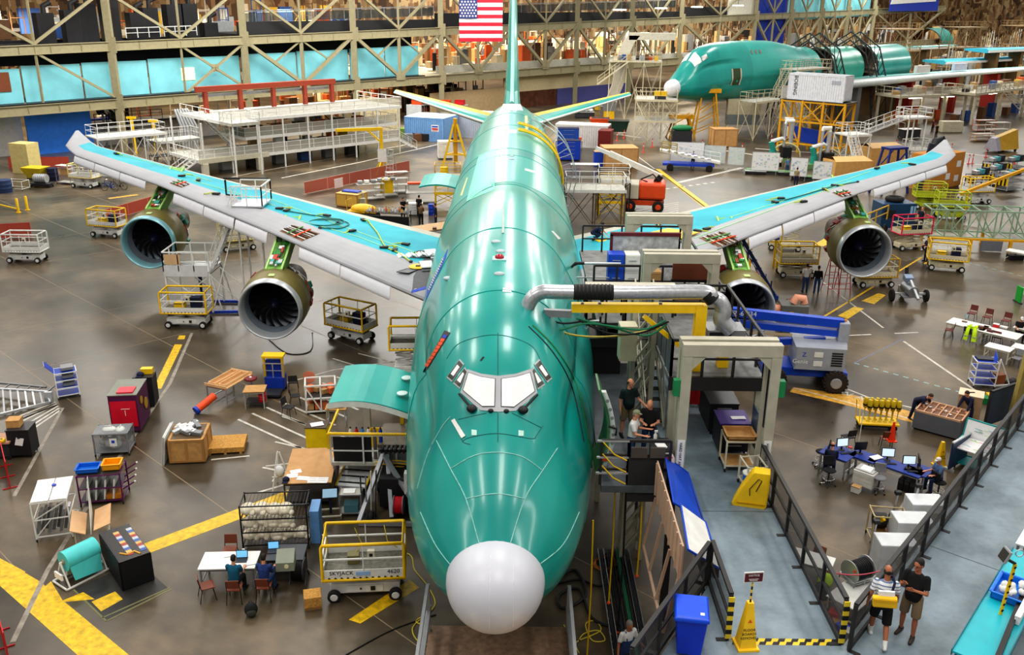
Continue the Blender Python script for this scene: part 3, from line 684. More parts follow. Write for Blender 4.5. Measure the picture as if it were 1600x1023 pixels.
def scaffold(label,loc,rz,d,m=offwhite,levels=(2,),rails=True,nx=2,ny=1,name='work_platform',cat='work platform',group=None,deckm=None,stair=None,braces=True,base=None):
 """deck tower: parts post (each), deck (each), guard_rail, brace, stair"""
 t=T(name,label,cat,loc,rz,group);x,y=d;deckm=deckm or M('deck_pale',(188,186,176),.6,var=.2)
 zt=max(levels)
 for i in range(nx+1):
  for j in range(ny+1):B().bar((-x/2+x*i/nx,-y/2+y*j/ny,0),(-x/2+x*i/nx,-y/2+y*j/ny,zt),.1).o('post',base or m,t)
 for z in levels:
  B().box((0,0,z-.06),(x+.1,y+.1,.12)).o('deck',[deckm],t)
  b=B().bx(-x/2-.08,x/2+.08,-y/2-.1,-y/2-.05,z-.22,z+.02);b.bx(-x/2-.08,x/2+.08,y/2+.05,y/2+.1,z-.22,z+.02);b.o('edge_beam',m,t)
  if rails:
   b=B();rail(b,[(-x/2,-y/2,z),(x/2,-y/2,z),(x/2,y/2,z),(-x/2,y/2,z)],1.05,posts=1.2,closed=True);b.o('guard_rail',m,t)
 if braces:
  b=B();zs=[0]+sorted(levels)
  for z0,z1 in zip(zs,zs[1:]):
   for i in range(nx):
    xa,xb=-x/2+x*i/nx,-x/2+x*(i+1)/nx
    for yy in(-y/2,y/2):b.bar((xa,yy,z0+.1),(xb,yy,z1-.2),.05);b.bar((xb,yy,z0+.1),(xa,yy,z1-.2),.05)
   for xx in(-x/2,x/2):b.bar((xx,-y/2,z0+.1),(xx,y/2,z1-.2),.05)
  b.o('brace',base or m,t)
 if stair:
  b=B();stairs(b,stair[0],stair[1],stair[2]if len(stair)>2 else .8,max(4,int(abs(stair[1][2]-stair[0][2])/.25)));b.o('stair',[m,deckm],t)
 return t
def drum(label,loc,m,h=.9,r=.29,group=None,name='drum',cat='drum'):
 t=T(name,label,cat,loc,0,group);B().lathe([(r,0),(r,h*.33),(r+.012,h*.35),(r,h*.37),(r,h*.64),(r+.012,h*.66),(r,h*.68),(r,h)],n=20).o('drum_shell',m,t);B().lathe([(r+.01,h),(r+.01,h+.03),(r-.03,h+.03)],n=20).o('drum_lid',m,t)
 return t
def pushcart(label,loc,rz,d,m,deckm=None,handle=True,group=None,name='flat_cart',cat='cart'):
 t=T(name,label,cat,loc,rz,group);x,y,z=d
 B().bx(-x/2,x/2,-y/2,y/2,z-.08,z).o('cart_deck',deckm or m,t,.01)
 for i in(-1,1):
  for j in(-1,1):B().wheel((i*(x/2-.15),j*(y/2-.1),.1),.1,.05,(0,1,0),12).o('wheel',rubber,t)
 B().bx(-x/2+.1,x/2-.1,-y/2+.15,y/2-.15,.1,z-.08).o('undercarriage',dgrey,t)
 if handle:B().tube([(-x/2+.03,-y/2+.08,z),(-x/2-.05,-y/2+.08,z+.85),(-x/2-.05,y/2-.08,z+.85),(-x/2+.03,y/2-.08,z)],.02,6).o('push_handle',m,t)
 return t
def remesh(b,name,mat,parent,vox):
 o=b.o('tmp_body',mat);md=o.modifiers.new('r','REMESH');md.mode='VOXEL';md.voxel_size=vox;md.use_smooth_shade=True
 sm=o.modifiers.new('s','SMOOTH');sm.iterations=2;sm.factor=.5
 me=evaluate(o);me.name=name;me.materials.clear();me.materials.append(mat)
 r=bpy.data.objects.new(name,me);C.objects.link(r);r.parent=parent
 return r
SKIN=M('skin',(214,150,118),.55,var=.05);SKIN2=M('skin_tan',(176,112,80),.55,var=.05)
HAIRB=M('hair_black',(30,24,22),.7);HAIRBR=M('hair_brown',(64,42,30),.7);HAIRG=M('hair_grey',(130,124,118),.7)
def cap_(b,a,c,r0,r1=None,n=12):
 a,c=V(a),V(c);r1=r0 if r1 is None else r1;b.tube([a,lerp(a,c,.5),c],[r0,(r0+r1)/2,r1],n);b.ell(a,r0,n,8);b.ell(c,r1,n,8)
def hand(b,w,d,pal,s,curl=.5):
 """palm and five fingers from wrist w along d; pal = palm normal; s = +1/-1 thumb side"""
 w,d,pal=V(w),V(d).normalized(),V(pal);pal=(pal-d*pal.dot(d)).normalized();x=d.cross(pal)*s
 for q in(-.028,-.01,.01,.028):b.tube([w-d*.02+x*q*.6,w+d*.045+x*q,w+d*.095+x*q*1.1],[.02,.017,.014],8)
 for k,(q,L_)in enumerate(((-.034,.062),(-.012,.078),(.011,.084),(.033,.074))):
  p=w+d*.092+x*q;dr=d.copy();pts=[p]
  for j in range(3):dr=(dr*cos(curl*.75)+pal*sin(curl*.75)).normalized()if j or curl>.7 else dr;p=p+dr*L_*(.42,.32,.26)[j];pts.append(p)
  b.tube(pts,[.0105,.01,.0092,.0075],7);b.ell(pts[-1],.0078,7,5)
 p=w+d*.03+x*.03;q=p+(d*.7+x*.7+pal*.25).normalized()*.042;r=q+(d*.9+x*.25+pal*.35).normalized()*.034;b.tube([p,q,r],[.016,.012,.009],7);b.ell(r,.009,7,5)
def person(label,loc,rz=0.,H=1.78,shirt=navy,pants=navy,skin=SKIN,hair=HAIRB,lean=0.,hz=None,legs=((0,0,.04),(0,0,.04)),arms=None,head=(0,0),cap=None,shoes=black,shorts=False,sleeve='short',belly=0.,bald=False,group=None,socks=None,glasses=False,bib=None,vox=.011,twist=0.):
 """legs: (thigh forward, knee bend, spread) left then right; arms: (upper-arm dir, forearm dir, palm dir); faces local -Y"""
 t=T('person',label,'person',loc,rz,group);k=H/1.78
 S=lambda v:V(v)*k
 th,ca=.43*k,.42*k
 def leg(a,kb,sp,s):
  h=V((s*.1*k,0,0));d=V((s*sp,-sin(a),-cos(a))).normalized();kn=h+d*th;d2=V((s*sp*.4,-sin(a-kb),-cos(a-kb))).normalized();an=kn+d2*ca
  return h,kn,an
 Lg=[leg(*legs[0],1),leg(*legs[1],-1)]
 hz=hz if hz is not None else .085*k-min(l[2].z for l in Lg)
 P=V((0,0,hz));Lg=[[P+q for q in l]for l in Lg]
 up=V((0,-sin(lean),cos(lean)));fw=V((0,-cos(lean),-sin(lean)));sx=V((cos(twist),sin(twist)*.99,0))
 ch,nk=P+up*.36*k,P+up*.53*k
 hd=nk+(up*.7+V((0,0,.3))).normalized()*.085*k;hy,hp=head;hf=V((sin(hy)*cos(hp),-cos(hy)*cos(hp),-sin(hp)))
 hu=V((0,0,1))if abs(hp)<.01 else(V((0,0,1))-hf*hf.z).normalized();hu=(hu+up*.3).normalized();hs=hf.cross(hu).normalized()
 hc=hd+hu*.115*k+hf*.015
 rot=Matrix((hs,-hf,hu)).transposed().to_euler()
 Hd=lambda x,y,z:hc+hs*x*k+hf*y*k+hu*z*k
 b=B();b.ell(hc+hu*.015,(.077*k,.097*k,.115*k),16,12,rot);b.ell(Hd(0,.035,-.06),(.056*k,.062*k,.062*k),14,10,rot)
 b.tube([nk-up*.05,hd+hu*.06],[.062*k,.056*k],12)
 b.tube([Hd(0,.09,.015),Hd(0,.115,-.022),Hd(0,.1,-.03)],[.01,.017,.012],8)
 b.tube([Hd(-.03,.086,.028),Hd(0,.094,.026),Hd(.03,.086,.028)],.011,6);b.tube([Hd(-.024,.085,-.06),Hd(0,.095,-.058),Hd(.024,.085,-.06)],.01,6);b.ell(Hd(0,.085,-.1),.02*k,8,6)
 for s in(-1,1):b.ell(Hd(s*.079,-.005,-.005),(.012,.022,.034),8,6,rot)
 arms=arms or(((.22,0,-1),(.1,-.25,-1),(-1,0,0)),((-.22,0,-1),(-.1,-.25,-1),(1,0,0)))
 sh=[]
 for s,(u,f,pl)in zip((1,-1),arms):
  so=P+up*.475*k+sx*s*.185*k;el=so+V(u).normalized()*.29*k;wr=el+V(f).normalized()*.25*k;sh.append((so,el,wr))
  cap_(b,so,el,.047*k,.04*k);cap_(b,el,wr,.041*k,.027*k);hand(b,wr,f,pl,s,.5)
 for l in Lg:
  b.tube([l[0],lerp(l[0],l[1],.5),l[1]],[.07*k,.07*k,.052*k],12);b.ell(l[1],.052*k,10,8);b.tube([l[1],lerp(l[1],l[2],.3),l[2]],[.052*k,.057*k,.036*k],12);b.ell(l[2],.037*k,10,8)
 b.tube([P-V((0,0,.02)),P+up*.2*k,nk-up*.05*k],[.1*k,.1*k,.07*k],12);b.tube([sh[0][0]-up*.04,sh[1][0]-up*.04],.035*k,10)
 remesh(b,'body',skin,t,vox)
 for s in(-1,1):B().ell(Hd(s*.03,.09,.008),(.011,.008,.008),8,6,rot).o('eye',M('eye_dark',(35,28,26),.2),t)
 if glasses:
  g=B()
  for s in(-1,1):g.tube([Hd(s*.033+.024*cos(a),.102,.006+.018*sin(a))for a in[2*PI*i/10 for i in range(10)]],.003,4,True);g.tube([Hd(s*.058,.1,.01),Hd(s*.082,.0,.012)],.003,4)
  g.o('glasses',black,t)
 b=B();rings=[]
 def oval(c,rx,ry,ax,fwv,n=18):return[c+ax*rx*cos(2*PI*i/n)+fwv*ry*sin(2*PI*i/n)for i in range(n)]
 for hgt,rx,ry,oy in((-.07,.165,.12,0),(.05,.165,.125+belly*.6,belly*.5),(.16,.168,.128+belly,belly*.7),(.28,.18,.13+belly*.3,belly*.3),(.38,.195,.128,.0),(.46,.19,.105,0),(.515,.12,.085,0),(.54,.072,.066,0)):
  rings.append(oval(P+up*hgt*k+fw*oy*k,rx*k,ry*k,sx,fw))
 b.loft(rings)
 for so,el,wr in sh:
  if sleeve=='short':b.tube([so-(el-so)*.1,so,lerp(so,el,.4),lerp(so,el,.72)],[.07*k,.075*k,.068*k,.066*k],12)
  elif sleeve=='long':cap_(b,so,el,.07*k,.056*k);b.tube([el,lerp(el,wr,.95)],[.056*k,.04*k],12)
  b.ell(so,.074*k,12,8)
 remesh(b,'shirt',shirt,t,.016)
 b=B();b.loft([oval(P+up*z*k+fw*o_*k,rx*k,ry*k,V((1,0,0)),fw)for z,rx,ry,o_ in((.08,.158,.118+belly*.5,belly*.4),(.0,.172,.128,0),(-.06,.168,.125,0),(-.1,.12,.1,0))])
 for l in Lg:
  a,c,d=l
  if shorts:b.tube([a,lerp(a,c,.4),lerp(a,c,.98)],[.098*k,.1*k,.095*k],14);b.ell(a,.1*k,12,8)
  else:
   b.tube([a,lerp(a,c,.45),c],[.095*k,.092*k,.072*k],14);b.ell(a,.096*k,12,8);b.ell(c,.072*k,12,8);b.tube([c,lerp(c,d,.35),d],[.072*k,.072*k,.062*k],14)
 remesh(b,'shorts' if shorts else 'trousers',pants,t,.016)
 for(h0,kn,an),s in zip(Lg,(1,-1)):
  d=(an-kn).normalized();f=V((s*.12,-1,0));f=(f-d*f.dot(d)).normalized();up2=-d
  q=B();bt=an+d*.055*k;q.tube([bt-f*.06*k,bt+f*.05*k,bt+f*.19*k],[.042*k,.047*k,.036*k],12);q.ell(bt-f*.06*k,.042*k,10,8);q.ell(bt+f*.19*k,.036*k,10,8);q.tube([an+d*.05*k,an-d*.02*k],[.046*k,.05*k],12)
  remesh(q,'shoe',shoes,t,.014)
  if socks:B().tube([an+d*.02,an-d*.11*k],[.044*k,.05*k],12).o('sock',socks,t)
 if cap:
  q=B();q.ell(Hd(0,-.004,.05),(.086*k,.106*k,.085*k),16,10,rot);q.loft([[Hd(x*.07,.085+(.085*(1-x*x)),.052-.01*abs(x)-.02*(1-x*x)+dz)for dz in(0,.012)]+[Hd(x*.075,.07,.06+dz)for dz in(.012,0)]for x in(-1,-.5,0,.5,1)]);q.o('cap',cap,t)
  if hair:B().ell(Hd(0,-.03,-.01),(.082*k,.078*k,.07*k),14,10,rot).o('hair',hair,t)
 elif hair and not bald:
  q=B();q.ell(Hd(0,-.02,.045),(.086*k,.1*k,.1*k),16,12,rot);q.ell(Hd(0,-.05,-.01),(.08*k,.064*k,.085*k),14,10,rot);remesh(q,'hair',hair,t,.014)
 elif hair and bald:
  q=B()
  for s in(-1,1):q.ell(Hd(s*.068,-.03,.0),(.022*k,.06*k,.05*k),10,8,rot)
  q.ell(Hd(0,-.085,-.01),(.065*k,.022*k,.05*k),12,8,rot);remesh(q,'hair',hair,t,.012)
 if bib:
  q=B();q.loft([oval(P+up*h_*k+fw*.005,rx*k,ry*k,sx,fw)for h_,rx,ry in((-.08,.18,.138),(.1,.182,.142),(.24,.186,.145),(.3,.18,.14))]);q.o('bib_overall',bib,t)
  for s in(-1,1):B().tube([P+up*.3*k+sx*s*.1*k+fw*.135*k,P+up*.53*k+sx*s*.09*k+fw*.03,P+up*.5*k+sx*s*.08*k-fw*.1*k,P+up*.28*k-fw*.14*k],.018,6).o('strap',bib,t)
 t['sh']=0;del t['sh']
 return t
TA=V((-45.1,90.4,0));TD=V((.7298,.6837,0));TN=V((-.6837,.7298,0));TR=math.atan2(TD.y,TD.x)
def zz(z,s):return z*(1+.0014*s)if s>-40 else z
def W(s,off=0.,z=0.):return TA+TD*s+TN*off+V((0,0,zz(z,s)))
def W0(s,off=0.,z=0.):return TA+TD*s+TN*off+V((0,0,z))
cols=[-16,0,16.2,32.2,47.2,61.4,75.8,89.6,103.5,127.6,140.7,152.9,164.5,176.8]
for s in cols:
 struct(B().bar(W(s,0,0),W(s,0,24),.75,.6).bar(W(s,-.3,4.6),W(s,-.3,6.4),1.0,.1).bar(W(s,-.3,10.9),W(s,-.3,12.6),1.0,.1).o('column',trussm))
def ibeam(b,s0,s1,z,h,off=0.,w=.5):
 b.bar(W(s0,off,z),W(s1,off,z),.16,h);b.bar(W(s0,off,z+h/2),W(s1,off,z+h/2),w,.08);b.bar(W(s0,off,z-h/2),W(s1,off,z-h/2),w,.08)
for a,c in zip([-40]+cols,cols+[215]):
 b=B();ibeam(b,a,c,5.35,1.0);ibeam(b,a,c,11.6,.95)
 n=int((c-a)/3)
 for i in range(1,n):s=a+(c-a)*i/n;b.bar(W(s,-.12,5.0),W(s,-.12,5.7),.08);b.bar(W(s,-.12,11.2),W(s,-.12,12.0),.08)
 struct(b.o('beam',trussm));b=B();m=(a+c)/2
 if c<=16.5:
  b.bar(W(m,0,5.8),W(m,0,24),.22)
  if a<0:b.bar(W(m,0,11.3),W(c,0,5.9),.26);b.bar(W(a,0,17.5),W(m,0,12.2),.3);b.bar(W(c,0,17.5),W(m,0,12.2),.3)
  else:b.bar(W(m,0,11.3),W(c,0,5.9),.26);b.bar(W(c,0,11.3),W(m,0,5.9),.26);b.bar(W(a,0,17.5),W(m,0,12.2),.3);b.bar(W(c,0,17.5),W(m,0,12.2),.3);b.box(W(lerp(m,c,.5),0,8.6),(.9,.1,.9),rz=TR)
 else:
  b.bar(W(m,0,5.8),W(m,0,12),.42);b.bar(W(a,0,11.6),W(m,0,6),.42);b.bar(W(c,0,11.6),W(m,0,6),.42)
  b.bar(W(lerp(a,m,.5),0,8.8),W(m,0,11.3),.2);b.bar(W(lerp(c,m,.5),0,8.8),W(m,0,11.3),.2);b.bar(W(a,0,17.5),W(m,0,12.2),.3);b.bar(W(c,0,17.5),W(m,0,12.2),.3)
  b.box(W(m,-.1,6.0),(1.5,.3,.8),rz=TR);b.bar(W(m,0,12),W(m,0,24),.25)
 struct(b.o('beam_brace',trussm))
for i,(a,c)in enumerate(((-40,-9.5),(-9.3,-3.2),(-3,4.3),(4.5,16),(16.4,24),(24.2,32),(32.4,38),(38.2,44))):
 struct(B().bx(a,c,1.3,1.5,zz(5.95,(a+c)/2),zz(9.85,(a+c)/2)).o('wall_cyan',cyanp,loc=W0(0),rz=TR))
for a,c in zip(range(-40,44,12),range(-28,56,12)):
 struct(B().bar(W(a,.6,5.93),W(min(c,44),.6,5.93),1.6,.22).o('trim_dark',black))
wlit=M('lit_window',(255,225,150),.4,emit=1.6,var=.3)
struct(B().bx(8.4,10.0,1.2,1.32,zz(7.3,9),zz(8.7,9)).o('window_1',wlit,loc=W0(0),rz=TR));struct(B().bx(-14,-10.6,1.2,1.32,7.2,9.2).o('door_1',M('brown_door',(120,66,36),.5),loc=W0(0),rz=TR))
dark=M('dark_plant',(26,26,30),.7,var=.4,scale=.5)
struct(B().bx(-45,46,5.5,6,9.5,12.2).o('wall_dark',dark,loc=W0(0),rz=TR))
gal=M('gallery_black',(30,30,32),.6)
for a,c in((-45,16),(16,47),(47,104),(104,130)):
 struct(B().bx(a,c,1.2,9,zz(11.7,(a+c)/2),zz(12.0,(a+c)/2)).bx(a,c,1.0,1.2,zz(11.7,(a+c)/2),zz(13.4 if a>0 else 12.3,(a+c)/2)).o('floor_gallery',gal,loc=W0(0),rz=TR))
for a,c in((16.5,46.8),(62,103)):
 t=T('gallery_railing','steel railing with dark glass panels on gallery edge '+('beside the flag' if a<20 else 'beyond the tail fin'),'railing')
 b=B();rail(b,[W(a,1.1,13.4),W(c,1.1,13.4)],1.5,posts=2.2,r=.04,mids=(.95,));b.o('railing_frame',grey,t)
 b=B();b.bar(W(a,1.15,14.1),W(c,1.15,14.1),.03,1.1);b.o('glass_panel',mesh_mat('smoked_glass',(50,62,64),fill=.6),t)
rnd=random.Random(3)
for i in range(9):
 s=-6+i*2.4+rnd.random();h=rnd.uniform(1.5,4.6)
 t=T('plant_unit','dark air-handling unit in the gallery above the cyan panels','machine',W(s,2.6+rnd.random()*1.2,12.02),TR,'dark gallery machinery')
 B().bx(-.9,.9,-.8,.8,0,h).o('casing',dark,t,.03);b=B();b.tube([(0,-.5,h-.1),(0,-.5,h+.7),(.8,-.5,h+1.1)],.28,10);b.o('duct',gal,t)
for s in(2.5,7):
 t=T('handrail','short white pipe handrail on the dark gallery '+('beside the duct bank' if s<5 else 'above the small lit window'),'railing');b=B();rail(b,[W(s,1.6,12.3),W(s+4,1.6,12.3)],1.1,r=.04);b.o('rail_frame',white,t)
tan=M('tan_partition',(190,165,125),.7);warm=M('warm_wall',(215,180,120),.8,var=.35,scale=.25);crm=M('cream_wall',(222,205,165),.7,var=.05)
def clutter_wall():
 m=bpy.data.materials.new('far_hall_clutter');N,L,b=nt(m);tc=N.new('ShaderNodeTexCoord');vs=[]
 for sc_,rnd_ in((.22,1),(.75,1)):
  mp=N.new('ShaderNodeMapping');mp.inputs['Scale'].default_value=(sc_*1.5,sc_*1.5,sc_*.8);L.new(tc.outputs['Object'],mp.inputs[0]);v=N.new('ShaderNodeTexVoronoi');v.distance='CHEBYCHEV';v.inputs['Scale'].default_value=1;L.new(mp.outputs[0],v.inputs['Vector']);vs.append(v)
 sp=N.new('ShaderNodeSeparateColor');L.new(vs[0].outputs['Color'],sp.inputs[0]);sp2=N.new('ShaderNodeSeparateColor');L.new(vs[1].outputs['Color'],sp2.inputs[0])
 a=N.new('ShaderNodeMath');a.operation='MULTIPLY_ADD';a.inputs[1].default_value=.5;L.new(sp.outputs[0],a.inputs[0]);h=N.new('ShaderNodeMath');h.operation='MULTIPLY';h.inputs[1].default_value=.5;L.new(sp2.outputs[1],h.inputs[0]);L.new(h.outputs[0],a.inputs[2])
 r=N.new('ShaderNodeValToRGB');r.color_ramp.interpolation='CONSTANT';e=r.color_ramp.elements
 pal=[(0,(84,62,44)),(.24,(112,84,56)),(.36,(150,116,76)),(.46,(176,140,96)),(.56,(206,178,132)),(.68,(134,98,62)),(.76,(164,136,100)),(.84,(96,80,66)),(.9,(128,80,50))]
 e[0].color=(*lin([x/255 for x in pal[0][1]]),1);e[1].position=pal[1][0];e[1].color=(*lin([x/255 for x in pal[1][1]]),1)
 for p,c in pal[2:]:q=e.new(p);q.color=(*lin([x/255 for x in c]),1)
 L.new(a.outputs[0],r.inputs[0]);L.new(r.outputs[0],b.inputs['Base Color']);b.inputs['Roughness'].default_value=.8
 return m
cw=clutter_wall()
struct(B().bx(-80,420,62,63,0,30).o('wall_far',cw,loc=W0(0),rz=TR));struct(B().bx(330,331,-260,62,0,34).o('wall_end',cw,loc=W0(0),rz=TR))
PAL=[M('stock_tan',(196,158,104)),M('stock_cream',(232,218,186)),M('stock_brown',(120,82,50)),M('stock_white',(236,234,228)),M('stock_grey',(130,132,134)),M('stock_orange',(216,96,40)),M('stock_dark',(46,42,40)),M('stock_blue',(50,90,160)),M('stock_yellow',(226,180,50)),M('stock_steel',(170,174,176),.4,.4)]
def clutter(s0,s1,o0,o1,z,n,seed,hmax=2.2,smax=2.0,pick=None,name='stored_goods'):
 """an uncountable jumble far behind: one stuff object"""
 b=B();r=random.Random(seed)
 for i in range(n):
  s,o=r.uniform(s0,s1),r.uniform(o0,o1);h=r.uniform(.4,hmax);b.m(r.choice(pick)if pick else r.randrange(10));k=r.random();zb=z*(1+.0014*s)
  if k<.6:b.bx(s,s+r.uniform(.4,smax),o,o+r.uniform(.4,1.5),zb,zb+h)
  elif k<.8:b.bar((s,o,zb),(s,o,zb+h*1.6),.12);b.bar((s+1.6,o,zb),(s+1.6,o,zb+h*1.6),.12);b.bar((s,o,zb+h*1.5),(s+1.6,o,zb+h*1.5),.12);b.bar((s,o,zb+h*.7),(s+1.6,o,zb+h*.7),.1)
  elif k<.9:b.cyl((s,o,zb),(s,o,zb+h),.35,n=10)
  else:b.bar((s,o,zb),(s+2.4,o+.5,zb+h),.14);b.bar((s,o,zb+h),(s+2.4,o,zb),.14)
 o=b.o(name,PAL,loc=W0(0),rz=TR);o['kind']='stuff';return o
clutter(-40,46,12,40,12,150,11,3.4,3.0,[0,1,1,3,3,8,9,7,2,5]);clutter(46,104,4,30,5.8,240,12,3.4,2.2,[0,1,1,0,3,2,4,6,5])
clutter(104,240,6,40,4,300,13,5,2.6,[0,0,1,2,2,3,6,4]);clutter(33,62,5,24,0,150,14,3.6,2,[0,0,1,2,5,6,3]);clutter(-38,33,8,20,0,110,15,3,2,[2,6,4,9,1,2,5])
struct(B().bx(45,131,2,34,5.0,5.8).o('floor_upper',M('upper_slab',(176,170,150),.7),loc=W0(0),rz=TR))
struct(B().bx(47,131,.9,1.1,zz(5.9,60),zz(6.9,60)).o('wall_parapet',M('parapet',(190,188,175),.7),loc=W0(0),rz=TR))
struct(B().bx(62,92,2.5,2.8,2.6,5.2).o('wall_cream',crm,loc=W0(0),rz=TR));struct(B().bx(74,92,2.4,2.8,0,2.6).o('wall_violet',M('violet_wall',(84,84,150),.6),loc=W0(0),rz=TR))
struct(B().bx(62,74,2.5,2.7,.0,2.6).o('window_2',M('brown_glazing',(96,52,30),.3,var=.5,scale=1.2),loc=W0(0),rz=TR));struct(B().bx(46,61,1.2,1.4,0,3.6).o('wall_tan',tan,loc=W0(0),rz=TR))
struct(B().bx(-22,-9.4,4.2,4.5,0,4.9).o('wall_white',M('pale_wall',(205,200,196),.7),loc=W0(0),rz=TR));struct(B().bx(-9.2,-2.2,3.2,3.5,0,4.9).o('wall_blue',M('bright_blue_wall',(50,130,235),.6),loc=W0(0),rz=TR))
struct(B().bx(-2.2,14,5,5.3,0,2.7).o('wall_low',M('pale_wall',(205,200,196),.7),loc=W0(0),rz=TR));struct(B().bx(-2.2,14,2.5,5.3,2.7,2.95).o('floor_balcony',gal,loc=W0(0),rz=TR))
t=T('balcony_railing','thin dark railing on the balcony where people stand beside the blue wall','railing');b=B();rail(b,[W(-2,2.6,2.95),W(6,2.6,2.95)],1.1,r=.03,mids=(.33,.66));b.o('rail_frame',black,t)
for a,c,z0,z1,mm in((130,140.5,4.5,19,M('deep_blue_panel',(24,60,170),.5)),(141.3,152.6,13,22,cyanp),(153.3,164.2,13.2,22,cyanp),(164.8,176.4,13.4,22,cyanp)):
 struct(B().bx(a,c,1,1.3,z0,z1).o('wall_panel',mm,loc=W0(0),rz=TR))
t=T('hall_banner','large blue and white banner hanging high beyond the second jet','banner',W0(180,-2,14.6),TR)
B().bx(0,26,0,.1,0,8).o('banner_cloth',M('banner_blue2',(30,60,170),.6),t);B().ext([(0,-.05,1.5),(24,-.05,2.2),(24,-.05,8),(3,-.05,8)],(0,-.05,0)).o('white_field',white,t)
wt=T('screen','lit video screen showing white and magenta letters on the dark gallery','screen',W(108,3,14.8),TR);B().bx(0,6.4,-.1,.1,0,1.9).o('screen_panel',M('screen_glow',(200,225,255),.4,emit=1.2),wt);b=B();b.bx(2.5,3.4,-.16,-.1,-.2,2.1);b.bx(1.9,4,-.16,-.1,.5,1.2);b.o('magenta_figure',M('magenta',(200,50,140),emit=.6),wt);b=B()
for k in range(6):b.bx(.3+k*.35 if k<5 else 4.3,.5+k*.35 if k<5 else 5.9,-.15,-.1,.5,1.4)
b.o('dark_letters',M('letter_navy',(40,50,110)),wt)
for s in(84.5,95.5,106,119):
 t=T('high_lamp','flat white lamp hanging in front of the dark gallery','lamp',W(s,-1.5,13.6),TR,'white lamps before the gallery');B().bx(-1.1,1.1,-.5,.5,-.1,.1).o('lamp_face',M('lamp_white',(250,248,240),emit=3),t);B().bar((0,0,.1),(0,0,6),.06).o('lamp_rod',dgrey,t)
struct(B().bx(119,129,.6,.9,zz(11.9,124)*1.0,20).o('wall_sheet',M('sheet_white',(225,222,205),.6),loc=W0(0),rz=TR))
fl=T('flag','big American flag hung flat on the truss beside the tail fin','flag',W0(0));FA,FB_=GX(717,-14,116.5),GX(785.5,-14,116.5);wv=FB_-FA;hgt=74/1439*133.5*.96;up=V((0,0,1));nf=V((0,-1,0))
fl.location=FA-up*0;o0=V((0,0,0))
for k in range(13):
 z1,z0=-hgt*k/13,-hgt*(k+1)/13;b=B();n=16;rr=[]
 for i in range(n+1):
  q=wv*(i/n)+nf*(.06*math.sin(i*1.3));rr.append([q+up*z0,q+up*z1])
 b.loft(rr,closed=False);b.o('stripe',M('flag_red',(178,25,50),.8)if k%2==0 else M('flag_white',(240,238,232),.8),fl)
ct=B().ext([wv*0+nf*.14,wv*.42+nf*.14,wv*.42+nf*.14-up*hgt*7/13,nf*.14-up*hgt*7/13],nf*.03).o('canton',M('flag_blue',(38,48,105),.8),fl)
b=B()
for r in range(9):
 for c in range(6 if r%2==0 else 5):
  ctr=wv*(.42*((c+.5)/6 if r%2==0 else(c+1)/6))+nf*.19-up*hgt*(7/13)*(r+.7)/9.6;pts=[]
  for k in range(10):a=PI/2+k*PI/5;q=.17 if k%2==0 else .07;pts.append(ctr+wv.normalized()*q*cos(a)+up*q*sin(a))
  b.poly(pts)
b.o('star_field',white,ct)
b=B();b.bar(-up*-.1,wv+up*.1,.12);b.o('flag_rod',alu,fl)
yl=M('floor_yellow',(226,184,20),.45,var=.3,scale=5);wl_=M('floor_white',(205,200,190),.6,var=.25,scale=4);gl_=M('floor_greyline',(150,142,130),.6,var=.3,scale=4);tl_=M('floor_tealline',(150,190,190),.6,var=.2);dk_=M('floor_dark',(52,50,48),.5,var=.3,scale=1.5);jl_=M('joint_line',(150,132,108),.6)
def paint(px,w,m,z=.004,name='floor_marking',dash=0):
 b=B();P=[G(*q)for q in px]
 for a,c in zip(P,P[1:]):
  d=(c-a).normalized();n=V((-d.y,d.x,0))*w/2;L_=(c-a).length
  segs=[(0,L_)]if not dash else[(i*dash*2,min(L_,i*dash*2+dash))for i in range(int(L_/dash/2)+1)]
  for s0,s1 in segs:
   q=[a+d*s0+n,a+d*s1+n,a+d*s1-n,a+d*s0-n];b.prism([(v.x,v.y)for v in reversed(q)],.0005,z)
 return struct(b.o(name,m))
def area_paint(px,m,z=.004,name='floor_marking'):
 P=[G(*q)for q in px];ar=sum(a.x*c.y-c.x*a.y for a,c in zip(P,P[1:]+P[:1]));P=P if ar>0 else P[::-1]
 return struct(B().prism([(v.x,v.y)for v in P],.0005,z).o(name,m))
area_paint([(0,872),(40,893),(12,912),(0,906)],yl);area_paint([(0,872),(62,908),(210,1030),(140,1040),(0,915)],yl,.005)
area_paint([(47,935),(80,908),(98,938),(130,925),(148,936),(60,944)],yl,.006);area_paint([(196,860),(212,872),(505,762),(492,750)],yl,.0045);area_paint([(143,940),(158,955),(192,936),(180,924)],yl,.007)
area_paint([(115,920),(165,970),(262,918),(215,876)],dk_,.003)
for L_ in([(115,921),(166,970),(268,920)],[(160,965),(265,918)]):paint(L_,.06,M('pale_line',(120,118,80),.6),.0055)
paint([(20,1003),(60,920),(75,890),(165,745),(265,600),(300,520)],.16,gl_,.0065);area_paint([(239,607),(252,607),(285,538),(273,538)],yl,.0045);area_paint([(277,530),(288,530),(290,524),(280,524)],yl)
for i in range(9):
 a=G(395+i*24,596+i*3.5);paint([(335+i*26,640-i*7),(440+i*24,690-i*12)]if False else[(372+i*22,655-i*9.5),(470+i*18,700-i*12)],.11,wl_)
for q in([(440,600),(520,578),(648,560)],[(330,718),(390,712)],[(520,560),(650,600)],[(560,552),(650,575)],[(400,770),(640,700)],[(440,650),(560,690)],[(430,690),(560,720)],[(410,730),(520,752)]):paint(q,.1,wl_)
for i in range(7):paint([(0+i*8,705-i*14),(95-i*2,640-i*3)]if i<5 else[(20,660),(90,632)],.1,wl_)
